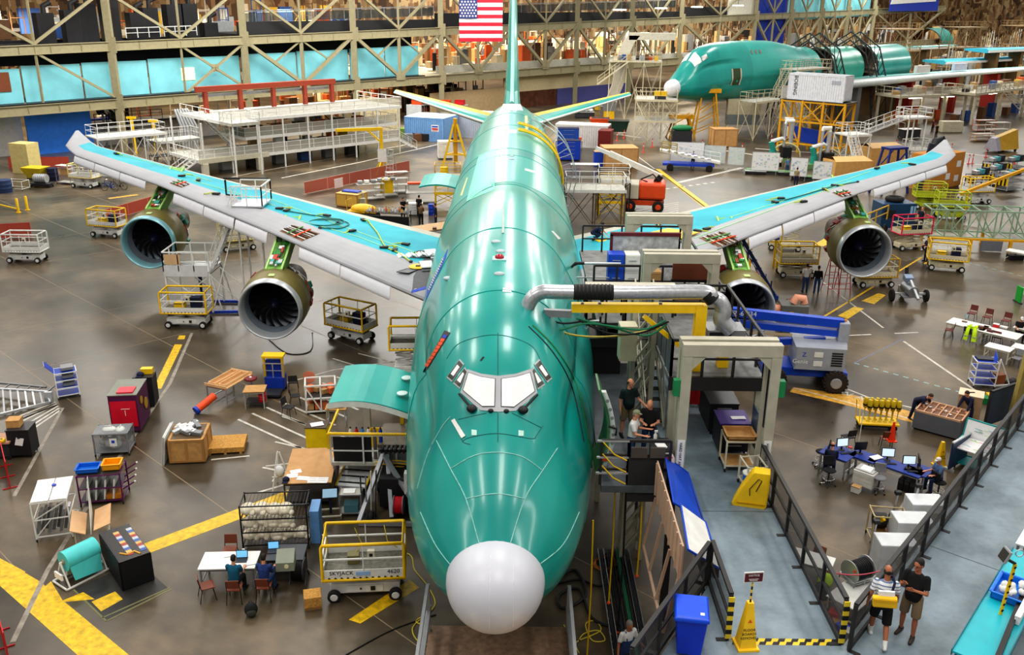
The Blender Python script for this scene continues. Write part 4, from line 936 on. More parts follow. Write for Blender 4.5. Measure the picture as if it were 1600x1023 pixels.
paint([(98,637),(22,775)],.14,gl_)
area_paint([(545,968),(563,974),(655,918),(640,905)],yl,.006)
area_paint([(1022,264),(1031,264),(1113,325),(1102,326)],yl);paint([(975,228),(1108,328)],.12,wl_)
for q in([(1240,605),(1338,618),(1430,645),(1425,660),(1320,632),(1234,612)],):area_paint(q,M('faded_yellow',(206,156,60),.5,var=.35,scale=4),.004)
paint([(1325,608),(1360,622),(1505,655)],.1,wl_);paint([(1240,606),(1425,655)],.08,wl_,.006);paint([(1412,533),(1530,614)],.14,wl_);paint([(1324,524),(1462,518)],.12,wl_,dash=1.4);paint([(1335,567),(1527,620)],.09,tl_,dash=.25);paint([(1335,567),(1410,530)],.05,M('tape_blue',(110,125,160)))
paint([(1285,440),(1380,512)],.12,wl_);paint([(1270,505),(1440,402)],.14,yl);area_paint([(1309,493),(1325,498),(1350,482),(1335,479)],yl,.006);area_paint([(1346,470),(1366,475),(1384,461),(1372,458)],yl,.006);area_paint([(1443,412),(1455,413),(1458,409),(1448,407)],yl)
paint([(1512,410),(1600,432)],.08,tl_,dash=.3);paint([(1390,440),(1600,520)],.05,jl_);paint([(1350,895),(1418,778)],.16,gl_)
area_paint([(1272,382),(1292,386),(1340,352),(1335,345)],yl)
for k in range(6):paint([(965+k*12,332+k*2),(1060,316+k*3)],.1,wl_)
paint([(1040,295),(1122,284)],.35,wl_,dash=.5)
for q in([(250,300),(395,270),(640,225)],[(440,278),(560,254),(700,222)],[(170,310),(215,304)]):paint(q,.2 if q[0][0]!=170 else .5,wl_ if q[0][0]!=170 else M('faded_yellow',(206,156,60)))
for q in([(1130,235),(1600,300)],[(1180,232),(1600,262)],[(1380,225),(1600,250)],[(870,195),(1000,215)],[(1060,285),(1160,262)]):paint(q,.5,wl_)
for y0 in range(0,60,9):
 for s_ in(1,-1):
  a=V((-60,y0-10,0))if s_>0 else V((-60,y0+50,0));b=B();d=V((cos(PI/4-.03),s_*sin(PI/4-.03),0));n=V((-d.y,d.x,0))*.018;e=a+d*120
  b.prism([(q.x,q.y)for q in([a-n,e-n,e+n,a+n])],.0003,.002);struct(b.o('floor_joint',jl_))
lettering('W A Y',tuple(G(1337,622,.008)),.62,wl_,None,(0,0,-.72),'floor_lettering')['kind']='structure'
deckp=M('deck_pale',(188,186,176),.6,var=.2)
tp=T('tiered_platform','long white three-level work platform with mesh rails beneath the cyan wall','work platform',W0(0,-21,0),TR)
for x in range(0,25,3):
 for y in(0,7):B().bar((x,y,0),(x,y,6.0 if x>3 or y else 6.0),.14).o('post',white,tp)
for nm,z,(x0,x1,y0,y1)in(('low',1.85,(-.5,24,0,7)),('mid',3.75,(5,24.2,.8,7)),('top',6.0,(2,24.4,0,9))):
 B().bx(x0,x1,y0,y1,z-.12,z).o('deck',deckp,tp);B().bx(x0,x1,y0-.08,y0,z-.32,z+.05).bx(x0-.08,x0,y0,y1,z-.32,z+.05).o('edge_beam',white,tp)
 b=B();rail(b,[(x0,y0,z),(x1,y0,z),(x1,y1,z)],1.1,posts=1.6,r=.03,mids=(.5,));rail(b,[(x0,y0,z),(x0,y1,z)],1.1,posts=1.6,r=.03);b.o('guard_rail',white,tp)
 B().bx(x0,x1,y0+.01,y0+.03,z+.08,z+1.05).o('mesh_screen',mesh_mat('pale_mesh',(200,198,188),fill=.42),tp)
B().bx(2,5,-2.6,0,5.88,6.0).bx(2,5,-2.7,-2.6,5.7,6.05).bx(1.9,2,-2.7,0,5.7,6.05).o('deck',deckp,tp)
b=B();rail(b,[(2,0,6),(2,-2.6,6),(5,-2.6,6),(5,0,6)],1.1,posts=1,r=.03);b.o('guard_rail',white,tp)
b=B();b.bar((2.1,-2.5,6),(2.1,-2.5,0),.14).bar((4.9,-2.5,6),(4.9,-2.5,0),.14);b.o('post',white,tp)
b=B();stairs(b,(27,1.2,.05),(24.1,1.2,1.85),1.1,7);b.o('stair',[white,deckp],tp)
b=B();stairs(b,(-3.2,1,.05),(-.4,1,1.85),1.2,7);b.o('stair',[white,deckp],tp);b=B();stairs(b,(5.2,3,1.9),(1.8,3,5.9),.9,14);b.o('stair',[white,deckp],tp)
b=B();b.bx(-.6,7,-.35,-.05,1.45,2.05);b.bx(-.4,.2,-.5,.1,0,1.5);b.bx(5.6,6.2,-.5,.1,0,1.5);b.o('portal_beam',offwhite,tp,.05)
tp.scale.z=.88
t=T('striped_beam','orange-red steel gantry standing on the white tiered platform','gantry',W0(3,-14,5.29),TR)
B().bx(0,17,-.3,.3,2.2,2.75).o('gantry_beam',M('gantry_red',(150,58,34),.6),t);b=B()
for x in(1,5,9,13,16.6):b.bx(x-.2,x+.2,-.25,.25,0,2.2)
b.o('gantry_leg',M('gantry_red',(176,66,36)),t);b=B();b.bx(.5,16.5,.5,.7,1.6,1.9);b.o('cross_pipe',grey,t)
def stock(label,loc,n,sx,sy,zmax,seed,rz=0.,grp=None,pick=(0,1,2,3,4,5,7,8,9)):
 """separate cartons and cases in a small area"""
 r=random.Random(seed)
 for i in range(n):
  d=(r.uniform(.4,.9),r.uniform(.35,.7),r.uniform(.3,zmax));q=Matrix.Rotation(rz,3,'Z')@V((r.uniform(-sx,sx),r.uniform(-sy,sy),0))
  box('storage_case',label,'box',V(loc)+q,rz+r.uniform(-.2,.2),d,PAL[r.choice(pick)],group=grp or label)
for k in range(7):
 r=random.Random(k);box('storage_case','small case standing on the lowest deck of the tiered platform','box',W0(8+k*1.9,-18.5+r.random()*3,1.64),TR,(.9,.7,r.uniform(.5,1.1)),PAL[(k*3)%10],group='cases on the tiered platform')
for k in range(6):
 box('storage_case','case standing under the tiered white platform between its posts','box',W0(3.5+k*3.1,-18.5,0),TR,(1.4,.9,.8+.1*(k%3)),PAL[[9,6,4,7,4,6][k]],group='cases under the tiered platform')
for k in range(6):
 box('storage_case','orange case standing on the middle deck of the tiered platform','box',W0(8+k*2.6,-17,3.31),TR,(1.2,.8,.7),PAL[5 if k%2 else 2],group='cases on the middle deck')
t=T('jib_crane','yellow jib crane with tripod legs standing before the tiered platform','crane',G(598,272));b=B();b.bar((0,0,0),(0,0,4.7),.28);b.o('mast',yellow,t);B().bar((.1,0,4.6),(-4.6,0,4.4),.2,.3).o('jib_arm',yellow,t);B().bar((0,0,3.2),(-1.4,0,4.5),.16).o('strut',yellow,t)
for a in(.3,2.3,4.4):B().bar((0,0,1.5),(1.6*cos(a),1.2*sin(a),0),.12).o('leg',yellow,t)
B().bx(-.4,.5,-.3,-.25,1.3,2.6).o('notice_board',white,t)
for px,py in((212,240),(246,246)):
 t=T('yellow_post','tall yellow steel post behind the wing, '+('beside the truss column' if px<230 else 'beside the grey bench'),'post',G(px,py));B().bar((0,0,0),(0,0,4),.28).o('post_shaft',yellow,t);B().bx(-.5,.5,-.15,.15,3.9,4.15).o('head_plate',yellow,t)
table('grey steel bench behind the wing beside the yellow post',G(262,255),TR,(3.4,1.4,.95),grey,dgrey)
t=T('duct_bundle','bundle of upright silver ducts beside the tiered platform','duct',G(300,232),TR)
for i in range(6):B().tube([(i*.34-1,0,0),(i*.36-1,0,2.6),(i*.3-1.4,.5,4.6)],.15,8).o('duct_pipe',alu,t)
scaffold('low white access platform with stair beside the yellow posts',G(330,262)+V((-5,4,0)),TR,(5,2.4),white,(2.4,),nx=2)
scaffold('white pipe frame of the trestle area between the yellow posts and ducts',W0(-4,-12,0),TR,(7,3),white,(3.6,),nx=3)
def container(label,loc,rz,d,m,roof,name='shipping_container',door=None):
 t=T(name,label,'container',loc,rz);x,y,z=d;b=B();n=int(x/.28)
 b.bx(-x/2,x/2,-y/2+.04,y/2-.04,.12,z-.05)
 for s in(-1,1):
  for k in range(n):b.bx(-x/2+.15+k*.28,-x/2+.29+k*.28,s*(y/2-.04),s*y/2,.16,z-.14)
 b.o('corrugated_shell',m,t);b=B()
 for i in(-1,1):
  for j in(-1,1):b.bx(i*(x/2-.08),i*x/2,j*(y/2-.08),j*y/2+j*.02,0,z)
 for zz_ in(.08,z-.08):
  for j in(-1,1):b.bx(-x/2,x/2,j*(y/2-.06),j*(y/2+.02),zz_-.08,zz_+.08)
 b.o('corner_frame',m,t);B().bx(-x/2,x/2,-y/2,y/2,z-.03,z+.02).o('roof',roof,t)
 b=B()
 for k in(-1,1):b.bx(x/2,x/2+.04,k*.04,k*(y/2-.1),.2,z-.15)
 b.o('end_door',door or m,t);return t
container('light blue corrugated container beside the teal tail',G(690,220)+V((-1.4,1.9,0)),-.35,(5.4,4.6,2.9),M('container_blue',(120,165,215),.5),M('roof_pale',(215,220,222),.5))
container('grey container with pale roof behind the light blue one',G(735,220)+V((1.8,4.4,0)),-.35,(6,5,2.9),M('container_grey',(176,184,196),.5),M('roof_pale',(215,220,222),.5))
t=T('sign','small white warning sign on the light blue container','sign',G(682,200,1.9)+V((-.15,-.25,0)),-.35);B().bx(-.5,.5,-.03,0,-.4,.4).o('sign_plate',white,t);b=B();b.bx(-.4,.4,-.04,-.03,-.2,.02).bx(-.36,.36,-.04,-.03,-.32,-.26);b.o('sign_text',M('sign_red',(200,60,60)),t);B().bx(-.4,.4,-.04,-.03,.12,.28).o('sign_header',blue,t)
container('white container with open doors and dark red end beside the blue tool cabinets',G(912,232)+V((0,2,0)),-.25,(6.5,2.5,2.7),M('container_white',(226,226,222),.5),M('roof_white',(236,236,232)),door=M('dark_red',(120,34,28)))
box('red_enclosure','dark red corrugated box at the end of the white container','container',G(938,238)+V((.6,.4,0)),-.25,(1.5,2.2,2.6),M('dark_red',(120,34,28)))
t=T('partition_panel','large scratched tan panel standing behind the low platform','panel',G(596,206)+V((0,2,0)),-.2);B().bx(-3.2,2.4,-.1,.1,0,4.2).o('panel_sheet',M('panel_tan',(200,186,150),.5,var=.2),t);B().bx(-3.2,-3.05,-.4,.4,0,.2).bx(2.2,2.4,-.4,.4,0,.2).o('panel_foot',dgrey,t)
t=T('partition_panel','small grey panel right beside the scratched tan one','panel',G(636,206)+V((.6,2.4,0)),-.2);B().bx(-.9,1.2,-.1,.1,0,3.3).o('panel_sheet',M('panel_grey',(196,200,200)),t);B().bx(-.9,1.2,-.4,.4,0,.1).o('panel_foot',dgrey,t)
t=T('orange_cabin','orange-brown kiosk with paper notices beyond the tan panel','kiosk',G(602,172,1)+V((0,2,-1)),0);B().bx(-.9,.9,-.6,.6,0,4).o('kiosk_shell',M('kiosk_orange',(214,130,56)),t);B().bx(-.9,.1,-.64,-.6,1.2,3.6).o('notice',white,t)
for i in range(4):
 rk=rack('grey steel parts rack beyond the light blue container',G(632+i*22,188)+V((2,-1,0)),-.2,(2.4,1,2.4),grey,deckp,3,group='parts racks beyond the blue container',wheels=False)
 tote('red crate on top of a parts rack beyond the blue container' if i%2 else 'orange crate on top of a parts rack beyond the blue container',G(632+i*22,188)+V((2,-1,2.42)),-.2,(1.4,.8,.6),red if i%2 else orange,group='crates on the parts racks '+str(i%2))
for i in range(3):box('engine_stand_cover','dusty dark machine part lying beside the stair of the low platform','machine part',G(640+i*13,220),.3*i,(1.3,1,.9),PAL[[4,2,6][i]],group='dusty parts by the stair')
t=T('green_bundle','pile of green foam mats beside the stair end','mat pile',G(636,216)+V((0,1.5,0)),-.3);
for i in range(5):B().bx(-1,1,-.8,.8,i*.22,i*.22+.2).o('foam_mat',M('foam_green',(120,150,60)),t)
t=T('tripod_jack','tall yellow tripod jack beneath the rear of the teal fuselage','jack',G(712,258))
for a in(-.4,1.7,3.6):B().bar((1.5*cos(a),1.5*sin(a),0),(.2*cos(a),.2*sin(a),4.4),.22).o('leg',yellow,t)
B().cyl((0,0,.4),(0,0,5),.22).o('ram',M('jack_yellow2',(214,160,20)),t);b=B();
for z in(1.2,2.6):
 f=1.5-1.3*z/4.4;P=[(f*cos(a),f*sin(a),z)for a in(-.4,1.7,3.6)]
 for p,q in zip(P,P[1:]+P[:1]):b.bar(p,q,.12)
b.o('jack_brace',yellow,t)
cabinet('white ground unit with sloping top beside the yellow tripod jack',G(703,250)+V((-.6,1,0)),.2,(1.6,1.2,2.0),white,drawers=2)
P0,P1=G(476,304),G(640,268);bd=P1-P0
barrier('long see-through orange mesh fence with white notice on the open floor',(P0+P1)/2,math.atan2(bd.y,bd.x),bd.length,1.15,mesh_mat('orange_mesh',(196,98,76),fill=.7),5,framem=M('fence_post',(226,190,176)))
t=T('notice','pale notice sheet hung on the orange mesh fence','notice',G(530,296)+V((0,-.12,.2)),math.atan2(bd.y,bd.x));B().bx(-.55,.55,-.02,0,0,.85).o('notice_sheet',M('notice_pink',(240,215,215)),t);b=B();b.bx(-.56,.56,-.03,.01,.84,.88);b.o('clip_strip',white,t)
ladder('tall aluminium step ladder standing on open floor at the fence end',G(612,283),-.25,3.1,group=None,w=.85,steps=9)
P0,P1=G(168,346),G(262,318);bd=P1-P0
barrier('red mesh barrier behind the outer engine beside the yellow-railed lift',(P0+P1)/2,math.atan2(bd.y,bd.x),bd.length,1.0,mesh_mat('red_mesh',(190,80,60),fill=.8),3)
table('work bench with black skirt full of bottles behind the wing',G(605,352)+V((0,.8,0)),-.15,(3.6,1.2,1),M('bench_black',(25,25,28)),black,wheels=False)
t=T('skirt_panel','black cloth panel hanging on the front of the bench behind the wing','panel',G(605,356),-.15);B().bx(-1.8,1.8,-.02,0,.02,.95).o('skirt_cloth',black,t);B().bx(-1.8,1.8,-.03,.01,.93,.97).o('skirt_rail',dgrey,t)
rnd=random.Random(5)
for i in range(12):
 t=T('bottle','small bottle standing on the black-skirted bench','bottle',G(605,352)+V((-1.5+i*.27,.55+.2*math.sin(i*3)-.04*i+.3,1.0)),0,'bottles on the skirted bench');B().lathe([(.07,0),(.07,.2),(.03,.27),(.03,.32)],n=10).o('bottle_body',[white,PAL[5],PAL[8],PAL[3]][i%4],t);B().cyl((0,0,.32),(0,0,.36),.035,n=8).o('bottle_cap',black,t)
table('long wooden-topped bench with shelves of parts behind the wing root',G(672,382)+V((-.3,1.2,0)),.62,(4.2,1.9,1),M('bench_top',(196,150,90)),grey,M('shelf_dark',(50,46,44)))
box('paper_pile','white wrapped bundle lying on the wooden-topped bench','bundle',G(665,372,1)+V((-.4,.8,.01)),.4,(.9,.35,.1),white);box('red_tin','red tin on the wooden-topped bench','tin',G(672,360,1)+V((.3,.4,.01)),.1,(.3,.3,.14),PAL[2])
crate('yellow cardboard crate with sloping side behind the wing edge',G(545,328)+V((0,1.6,0)),-.4,(2.2,1.6,1.2),M('crate_yellow',(216,176,80)))
box('blue_cover','flat blue cover lying on the yellow crate','cover',G(545,328)+V((0,1.8,1.21)),-.4,(1.6,.7,.12),blue)
pushcart('cart covered in yellow tarpaulin just behind the wing edge',G(566,342)+V((0,1,0)),-.3,(2.6,1.2,.5),M('tarp_yellow',(236,186,30)));B().ell((0,0,.2),(1.2,.65,.45),16,8).o('yellow_tarpaulin',M('tarp_yellow',(236,186,30)),bpy.data.objects['flat_cart'],loc=(0,0,.4))
t=T('white_chair_stack','stack of cream plastic chairs beside the yellow tarpaulin','chair stack',G(566,330)+V((-.2,1.3,0)),.4)
for i in range(5):B().bx(-.25,.25,-.25,.25,.42+i*.1,.46+i*.1).bx(-.25,.25,.22,.26,.46+i*.1,.9+i*.1).o('chair_shell',offwhite,t)
b=B();[b.bar((i*.22,j*.22,0),(i*.22,j*.22,.44),.04)for i in(-1,1)for j in(-1,1)];b.o('leg',offwhite,t)
rack('wire rack with grey goods behind the yellow crate',G(575,318)+V((0,1.6,0)),.35,(2.4,.8,1.5),alu,deckp,3);rack('wire rack draped with yellow cloth behind the skirted bench',G(600,312)+V((0,1.4,0)),.35,(2,.8,1.6),alu,deckp,3)
t=T('yellow_cloth','yellow cloth draped over the wire rack','cloth',G(600,312)+V((0,1.4,0)),.35);B().bx(-.6,.6,-.45,-.42,.4,1.64).bx(-.6,.6,-.45,.42,1.61,1.64).o('cloth_drape',yellow,t)
rack('tall wire rack of small bins behind the skirted bench',G(618,306)+V((0,1.4,0)),.35,(2,.8,2.0),alu,deckp,4)
for i in range(6):box('foam_part','grey wrapped part lying on the wire racks behind the wing','part',G(572,318)+V((-.7+i*.55,1.5+i*.25,1.52 if i<3 else 1.62)),.35,(.4,.5,.22),PAL[[9,3,4,9,3,4][i]],group='wrapped parts on wire racks')
rack('tool rack with orange top shelf beside the yellow cargo stand',G(655,322)+V((0,1.5,0)),.1,(2.6,1,1.7),grey,deckp,3);box('orange_tray','orange tray on top of the tool rack','tray',G(655,322)+V((0,1.5,1.72)),.1,(2.3,.7,.12),orange)
cabinet('white drawer cabinet behind the wing beside three workers',G(648,340)+V((0,1,0)),.1,(1.2,.7,1.05),white)
drum('blue plastic drum behind the wooden-topped bench',G(672,338)+V((.1,.6,0)),blue)
scaffold('yellow and blue cargo-door stand beside the rear fuselage door',G(700,332)+V((-.2,3,0)),.05,(2.2,1.6),yellow,(1.3,2.6),nx=1,base=yellow)
drum('yellow drum on the cargo-door stand below the teal door',G(700,332)+V((-.5,3,2.61)),yellow,.7,.35)
b=B();rr=[]
for i in range(9):
 t_=i/8;rr.append([V((lerp(-6.1,-3.0,t_),y,5.1+.42*math.sin(PI*(.2+.8*t_))+dz))for y,dz in((44.2,0),(48.4,0),(48.4,-.1),(44.2,-.1))])
b.loft(rr,smooth=False);b.o('cargo_door',tealp,plane)
for y0,lab in((45,'yellow curved ladder hooked over the rear fuselage, nearer of two'),(48.2,'yellow curved ladder hooked over the rear fuselage, farther of two')):
 t=T('crawl_ladder',lab,'ladder');rg=[p for p in fsec(y0)if p.x>.4 and p.z>4.2];ax=V((0,0,5.5))
 off=[p+V((p.x,0,p.z-5.5)).normalized()*.24 for p in rg]
 for d in(0,.7):B().tube([p+V((0,d,0))for p in off],.07,6).o('curved_stringer',yellow,t)
 b=B()
 for p in off[::2]:b.bar(p,p+V((0,.7,0)),.05)
 b.o('rung',yellow,t);b=B();b.tube([p+V((p.x,0,p.z-5.5)).normalized()*.9 for p in off[2:]],.035,5);[b.bar(p,p+V((p.x,0,p.z-5.5)).normalized()*.9,.04)for p in off[2::3]];b.o('hand_rail',alu,t)
scaffold('white-railed platform on brown posts beside the fuselage and orange lift',G(930,366)+V((0,2,0)),0,(4.6,2.2),white,(3.3,),nx=2,base=M('post_brown',(110,96,80)))
scaffold('yellow stair stand beneath the white-railed platform',G(944,360)+V((1,6,0)),0,(2,2),yellow,(1.3,2.2),nx=1)
scaffold('white-railed mesh basket platform next to the orange boom lift',G(958,345)+V((.2,3,0)),0,(2.6,2),white,(3.0,),nx=1,base=black)
cabinet('tall blue tool cabinet beside the yellow curved ladders',G(899,262)+V((-.5,5,0)),0,(2.6,1.4,2.2),blue,navy,5);cabinet('blue tool cabinet standing behind the taller one',G(898,262)+V((-.3,9,0)),0,(2.4,1.4,3),M('blue2',(36,84,170)),navy,6)
cabinet('blue box with diamond placard beyond the white-railed platform',G(939,262)+V((0,1,0)),.05,(1.4,1.1,1.6),blue,PAL[0],0,wheels=False)
table('tan bench with tools beside the white container',G(893,248)+V((0,6,0)),0,(3.2,1.2,1.2),tan);table('white bench beyond the white-railed platform',G(915,275)+V((0,1.5,0)),0,(3,1.2,1),white)
for i in range(8):box('tool_box','small tool box on the benches beside the white container','tool box',G(893,248)+V((-1.2+i*.35,6,1.2)),.2*i,(.28,.5,.2+.05*(i%4)),PAL[[5,7,3,8,2,9,0,5][i]],group='tool boxes on benches')
crate('large plywood shipping crate on the open floor beyond the orange lift',G(968,262)+V((0,1.3,0)),.1,(3.7,2.8,2.1),M('crate_ply',(206,160,104),.7));crate('plywood crate standing before the second jet and its yellow jack',G(1131,230)+V((0,1,0)),.1,(3.0,2.2,2.2),M('crate_ply',(206,160,104)))
t=T('bicycle','bicycle leaning on the plywood crate beyond the orange lift','bicycle',G(988,252)+V((0,1.2,0)),1.2)
def bike(t,m):
 for y in(-.52,.52):w=B().tube([(0,y+.34*cos(a),.34+.34*sin(a))for a in[2*PI*i/18 for i in range(18)]],.025,6,True).o('wheel',rubber,t);b=B();[b.bar((0,y,.34),(0,y+.33*cos(a),.34+.33*sin(a)),.008)for a in[2*PI*i/8 for i in range(8)]];b.o('spoke',chrome,w)
 b=B();b.tube([(0,-.52,.34),(0,-.1,.3),(0,.42,.78),(0,-.18,.82),(0,-.1,.3)],.022,6);b.tube([(0,-.52,.34),(0,-.2,.78)],.018,6);b.tube([(0,.52,.34),(0,.42,.78),(0,.38,1.0)],.02,6);b.o('frame',m,t)
 B().tube([(-.28,.32,1.02),(0,.4,1.0),(.28,.32,1.02)],.018,6).o('handlebar',chrome,t);B().ell((0,-.2,.9),(.08,.14,.04)).o('saddle',black,t);B().wheel((.06,-.1,.3),.09,.02).o('chain_ring',dgrey,t)
bike(t,dgrey)
for lab,px,m in(('orange open skip beside the green one near the scaffold tower',(938,206),orange),('dark green open skip beside the orange one',(967,210),M('skip_green',(24,56,44)))):
 t=T('skip',lab,'skip',G(*px)+V((0,1,0)),-.1);b=B();b.loft([[V((-x,-y,z)),V((x,-y,z)),V((x,y,z)),V((-x,y,z))]for z,x,y in((.3,1.05,.8),(1.7,1.35,1.0))],smooth=False);b.o('skip_shell',m,t);B().bx(-1.42,1.42,-1.06,1.06,1.62,1.74).o('skip_rim',m,t);B().bx(-1.25,1.25,-.9,.9,1.7,1.75).o('skip_load',PAL[6],t);[B().wheel((i*.8,j*.7,.15),.15,.1).o('wheel',rubber,t)for i in(-1,1)for j in(-1,1)]
pushcart('aluminium trolley heaped with white bags beyond the tailplane',G(914,185)+V((0,1,0)),.05,(3,1.6,.9),alu)
for i in range(6):t=T('white_bag','white bag heaped on the aluminium trolley','bag',G(914,185)+V((-1.1+i*.42,1+.3*math.sin(i*2),.9)),i,'white bags on the trolley');B().ell((0,0,.22),(.34,.3,.24),10,7).o('bag_body',white,t);B().cyl((0,0,.42),(0,0,.5),.05,n=7).o('bag_knot',white,t)
table('grey bench cluttered with parts beyond the trolley',G(948,180)+V((0,1,0)),0,(2.4,1.2,1.3),alu);cabinet('yellow cabinet beyond the trolley of bags',G(935,175)+V((0,2,0)),0,(.9,.6,1.6),yellow)
ob=T('boom_lift','orange and white telescopic boom lift beyond the wing root','boom lift',G(1005,332)+V((.2,1.2,0)),-.15)
B().bx(-1.6,1.6,-.9,.9,.55,1.0).o('chassis',M('lift_orange',(228,84,36),.4),ob,.05);B().bx(-.5,1.75,-1.15,1.15,1.1,2.5).o('counterweight',M('lift_orange',(228,84,36)),ob,.2);B().bx(-1.7,-.5,-1.15,1.15,1.1,2.4).o('engine_cover',offwhite,ob,.1)
for x in(-1.2,1.2):
 for y in(-1.05,1.05):w=B().wheel((x,y,.5),.5,.4,(0,1,0)).o('wheel',rubber,ob);B().wheel((x,y*1.03,.5),.25,.42,(0,1,0)).o('wheel_hub',M('lift_orange',(228,84,36)),w)
B().bar((1.3,0,2.9),(-3.2,.4,4.7),.4,.45).o('boom_arm',M('boom_cream',(232,228,216)),ob);B().bar((-3,.4,4.6),(-4.4,.5,5.1),.3).o('boom_extension',white,ob);B().tube([(1.2,-.3,2.6),(.6,-.5,3.2),(-.4,-.4,2.7),(.2,-.4,2.5)],.07,6).o('hydraulic_hose',black,ob);B().bar((.9,0,2.4),(1.3,0,3.0),.5).o('boom_pivot',black,ob);
bl=T('belt_loader','white and blue belt loader trailer on the open floor','belt loader',G(1082,268)+V((0,1,0)),-.18);B().bx(-3,2.4,-.8,.8,.5,.75).o('chassis',blue,bl);B().loft([[V((x,-.55,z)),V((x,.55,z)),V((x,.55,z+.22)),V((x,-.55,z+.22))]for x,z in((-3.4,1.9),(3,.8))],smooth=False).o('belt_bed',white,bl)
for x in(-2.2,1.9):
 for y in(-.85,.85):B().wheel((x,y,.36),.36,.22,(0,1,0)).o('wheel',rubber,bl)
b=B();rail(b,[(-3.2,-.6,1.95),(-1.6,-.6,1.7)],.9,posts=.8,r=.04);rail(b,[(-3.2,.6,1.95),(-1.6,.6,1.7)],.9,posts=.8,r=.04);b.o('hoop_rail',M('hoop_olive',(170,150,70)),bl);b=B();rail(b,[(-1.4,.6,1.6),(3,.6,1.0)],.8,posts=1.1,r=.03);b.o('guard_rail',white,bl);b=B();[b.bx(-2.6+k*.7,-2.2+k*.7,-.56,.56,1.95-k*.12,2.05-k*.12)for k in range(7)];b.o('belt_slat',alu,bl)
for i,(x0,x1,y0,y1)in enumerate(((1047,1098,224,252),(1099,1132,229,254),(1136,1161,232,257),(1173,1215,240,266),(1233,1259,249,275),(1268,1297,255,280))):
 b0,b1=G(x0,y1+6),G(x1,y1+8);d=b1-b0;h=(y1-y0)/1439*(b0-CAM).length*1.03
 whiteboard(['long white planning board full of papers behind the belt loader','first grey planning board right of the long white one','second grey planning board, beside a red post','wide white board full of papers beside two workers','white board between two dark robot cells','last white board, close to the wing edge'][i],(b0+b1)/2,math.atan2(d.y,d.x),d.length,h,.45,paper if i in(0,3,4,5)else M('board_grey',(210,216,212)),notes=26)
for i,px in enumerate(((944,222),(964,220),(975,216),(1005,238),(1019,230),(1097,232),(1159,238),(1205,222),(1270,232),(1298,236),(1399,232),(1486,238),(1519,256),(1513,256),(1540,246),(1585,256))):
 t=T('delineator_post','slim red delineator post standing on the aisle floor','post',G(*px),0,'red delineator posts along the aisles');B().lathe([(.2,0),(.2,.05),(.06,.07),(.05,1.1)],n=10).o('post_body',M('post_red',(220,50,40)),t);B().lathe([(.058,.7),(.056,.85)],n=10,cap=False).o('reflective_band',white,t)
J0=G(1042,138,6.4);J0=V((J0.x,J0.y,1.8));JR=R_(40)-PI/2
j=T('airplane','second teal jet nose section boxed in by pale scaffolding far across the hall','airplane',J0,JR)
jb=B().loft([fsec(1.3+i*.6)for i in range(48)]);jf=jb.o('fuselage',teal,j)
B().loft([[p+V((0,.02,0))for p in base]]+rp).o('radome',M('radome_white',(222,224,230),.3),j)
Jm=Matrix.Translation(J0)@Matrix.Rotation(JR,4,'Z');JBV=BVHTree.FromPolygons([Jm@V(p)for p in jb.v],jb.f);Ji=Jm.inverted()
def jpatch(name,P,m,off=.04):
 o=patch(name,P,m,off,3,3,j,JBV)
 if o:o.data.transform(Ji)
 return o
def side_pt(y,ang,off):
 r=[p for p in fsec(y)if p.x<=0];c=V((0,y,5.5));best=min(r,key=lambda p:abs(math.atan2(p.z-5.5,-p.x)-ang));return best+(best-c).normalized()*off
def jplate(name,y0,y1,a0,a1,m,sgn=-1,off=.05,par=None):
 b=B();rr=[]
 for i in range(4):
  y=lerp(y0,y1,i/3);rr.append([V((p.x*-sgn if sgn>0 else p.x,p.y,p.z))for p in[side_pt(y,lerp(a0,a1,k/5),off)for k in range(6)]])
 b.loft(rr,closed=False);return b.o(name,m,par or j)
for sgn in(-1,1):jplate('windshield',3.6,4.6,.95,1.5,white,sgn);jplate('side_window',4.75,5.6,.98,1.14,white,sgn)
for k in range(3):jplate('upper_window',14+k*.9,14.4+k*.9,.93,1.05,white,1)
dr=jplate('door_recess',9.6,11.0,-.25,.42,M('recess_dark',(60,80,50),.6),1);
jplate('door_frame',9.35,9.6,-.27,.45,offwhite,1,par=dr);jplate('door_frame',11.0,11.25,-.27,.45,offwhite,1,par=dr)
for(y0,y1,m,lab,thick)in((33,41,M('barrel_pale',(70,190,165),.3),'pale teal fuselage barrel beneath dark lattice arches behind the second jet nose',0),(45,55,teal,'teal fuselage barrel with dark open end behind the lattice arches',0)):
 t=T('fuselage_barrel',lab,'fuselage section',J0,JR);B().loft([[V((3.25*cos(a),y,5.5+3.25*sin(a)))for a in[2*PI*i/40 for i in range(40)]]for y in(y0,(y0+y1)/2,y1)],cap=False).o('barrel_skin',m,t)
 B().loft([[V((3.1*cos(a),y,5.5+3.1*sin(a)))for a in[2*PI*i/40 for i in range(40)]]for y in(y0+.02,y1-.02)],cap=False).o('barrel_lining',M('lining_brown',(96,74,50),.7,var=.4),t)
 for k in range(3):B().tube([V((3.08*cos(a),y0+.3+k*1.5,5.5+3.08*sin(a)))for a in[2*PI*i/30 for i in range(30)]],.1,5,True).o('frame_ring',offwhite,t)
 b=B();b.bx(-2.9,2.9,y0+.05,y1-.1,4.7,4.9);b.o('cabin_floor',M('cabin_floor',(120,104,80)),t);b=B();[b.bx(-2.4,2.4,y,y+.5,-2.6,2.6)for y in(y0+1,y1-1.6)];b.o('cradle',M('cradle_brown',(120,96,60)),t)
Q=G(1452,78,4.5);t=T('fuselage_barrel','teal half barrel with dark open end standing far off near the upper right','fuselage section',Q,TR+.2)
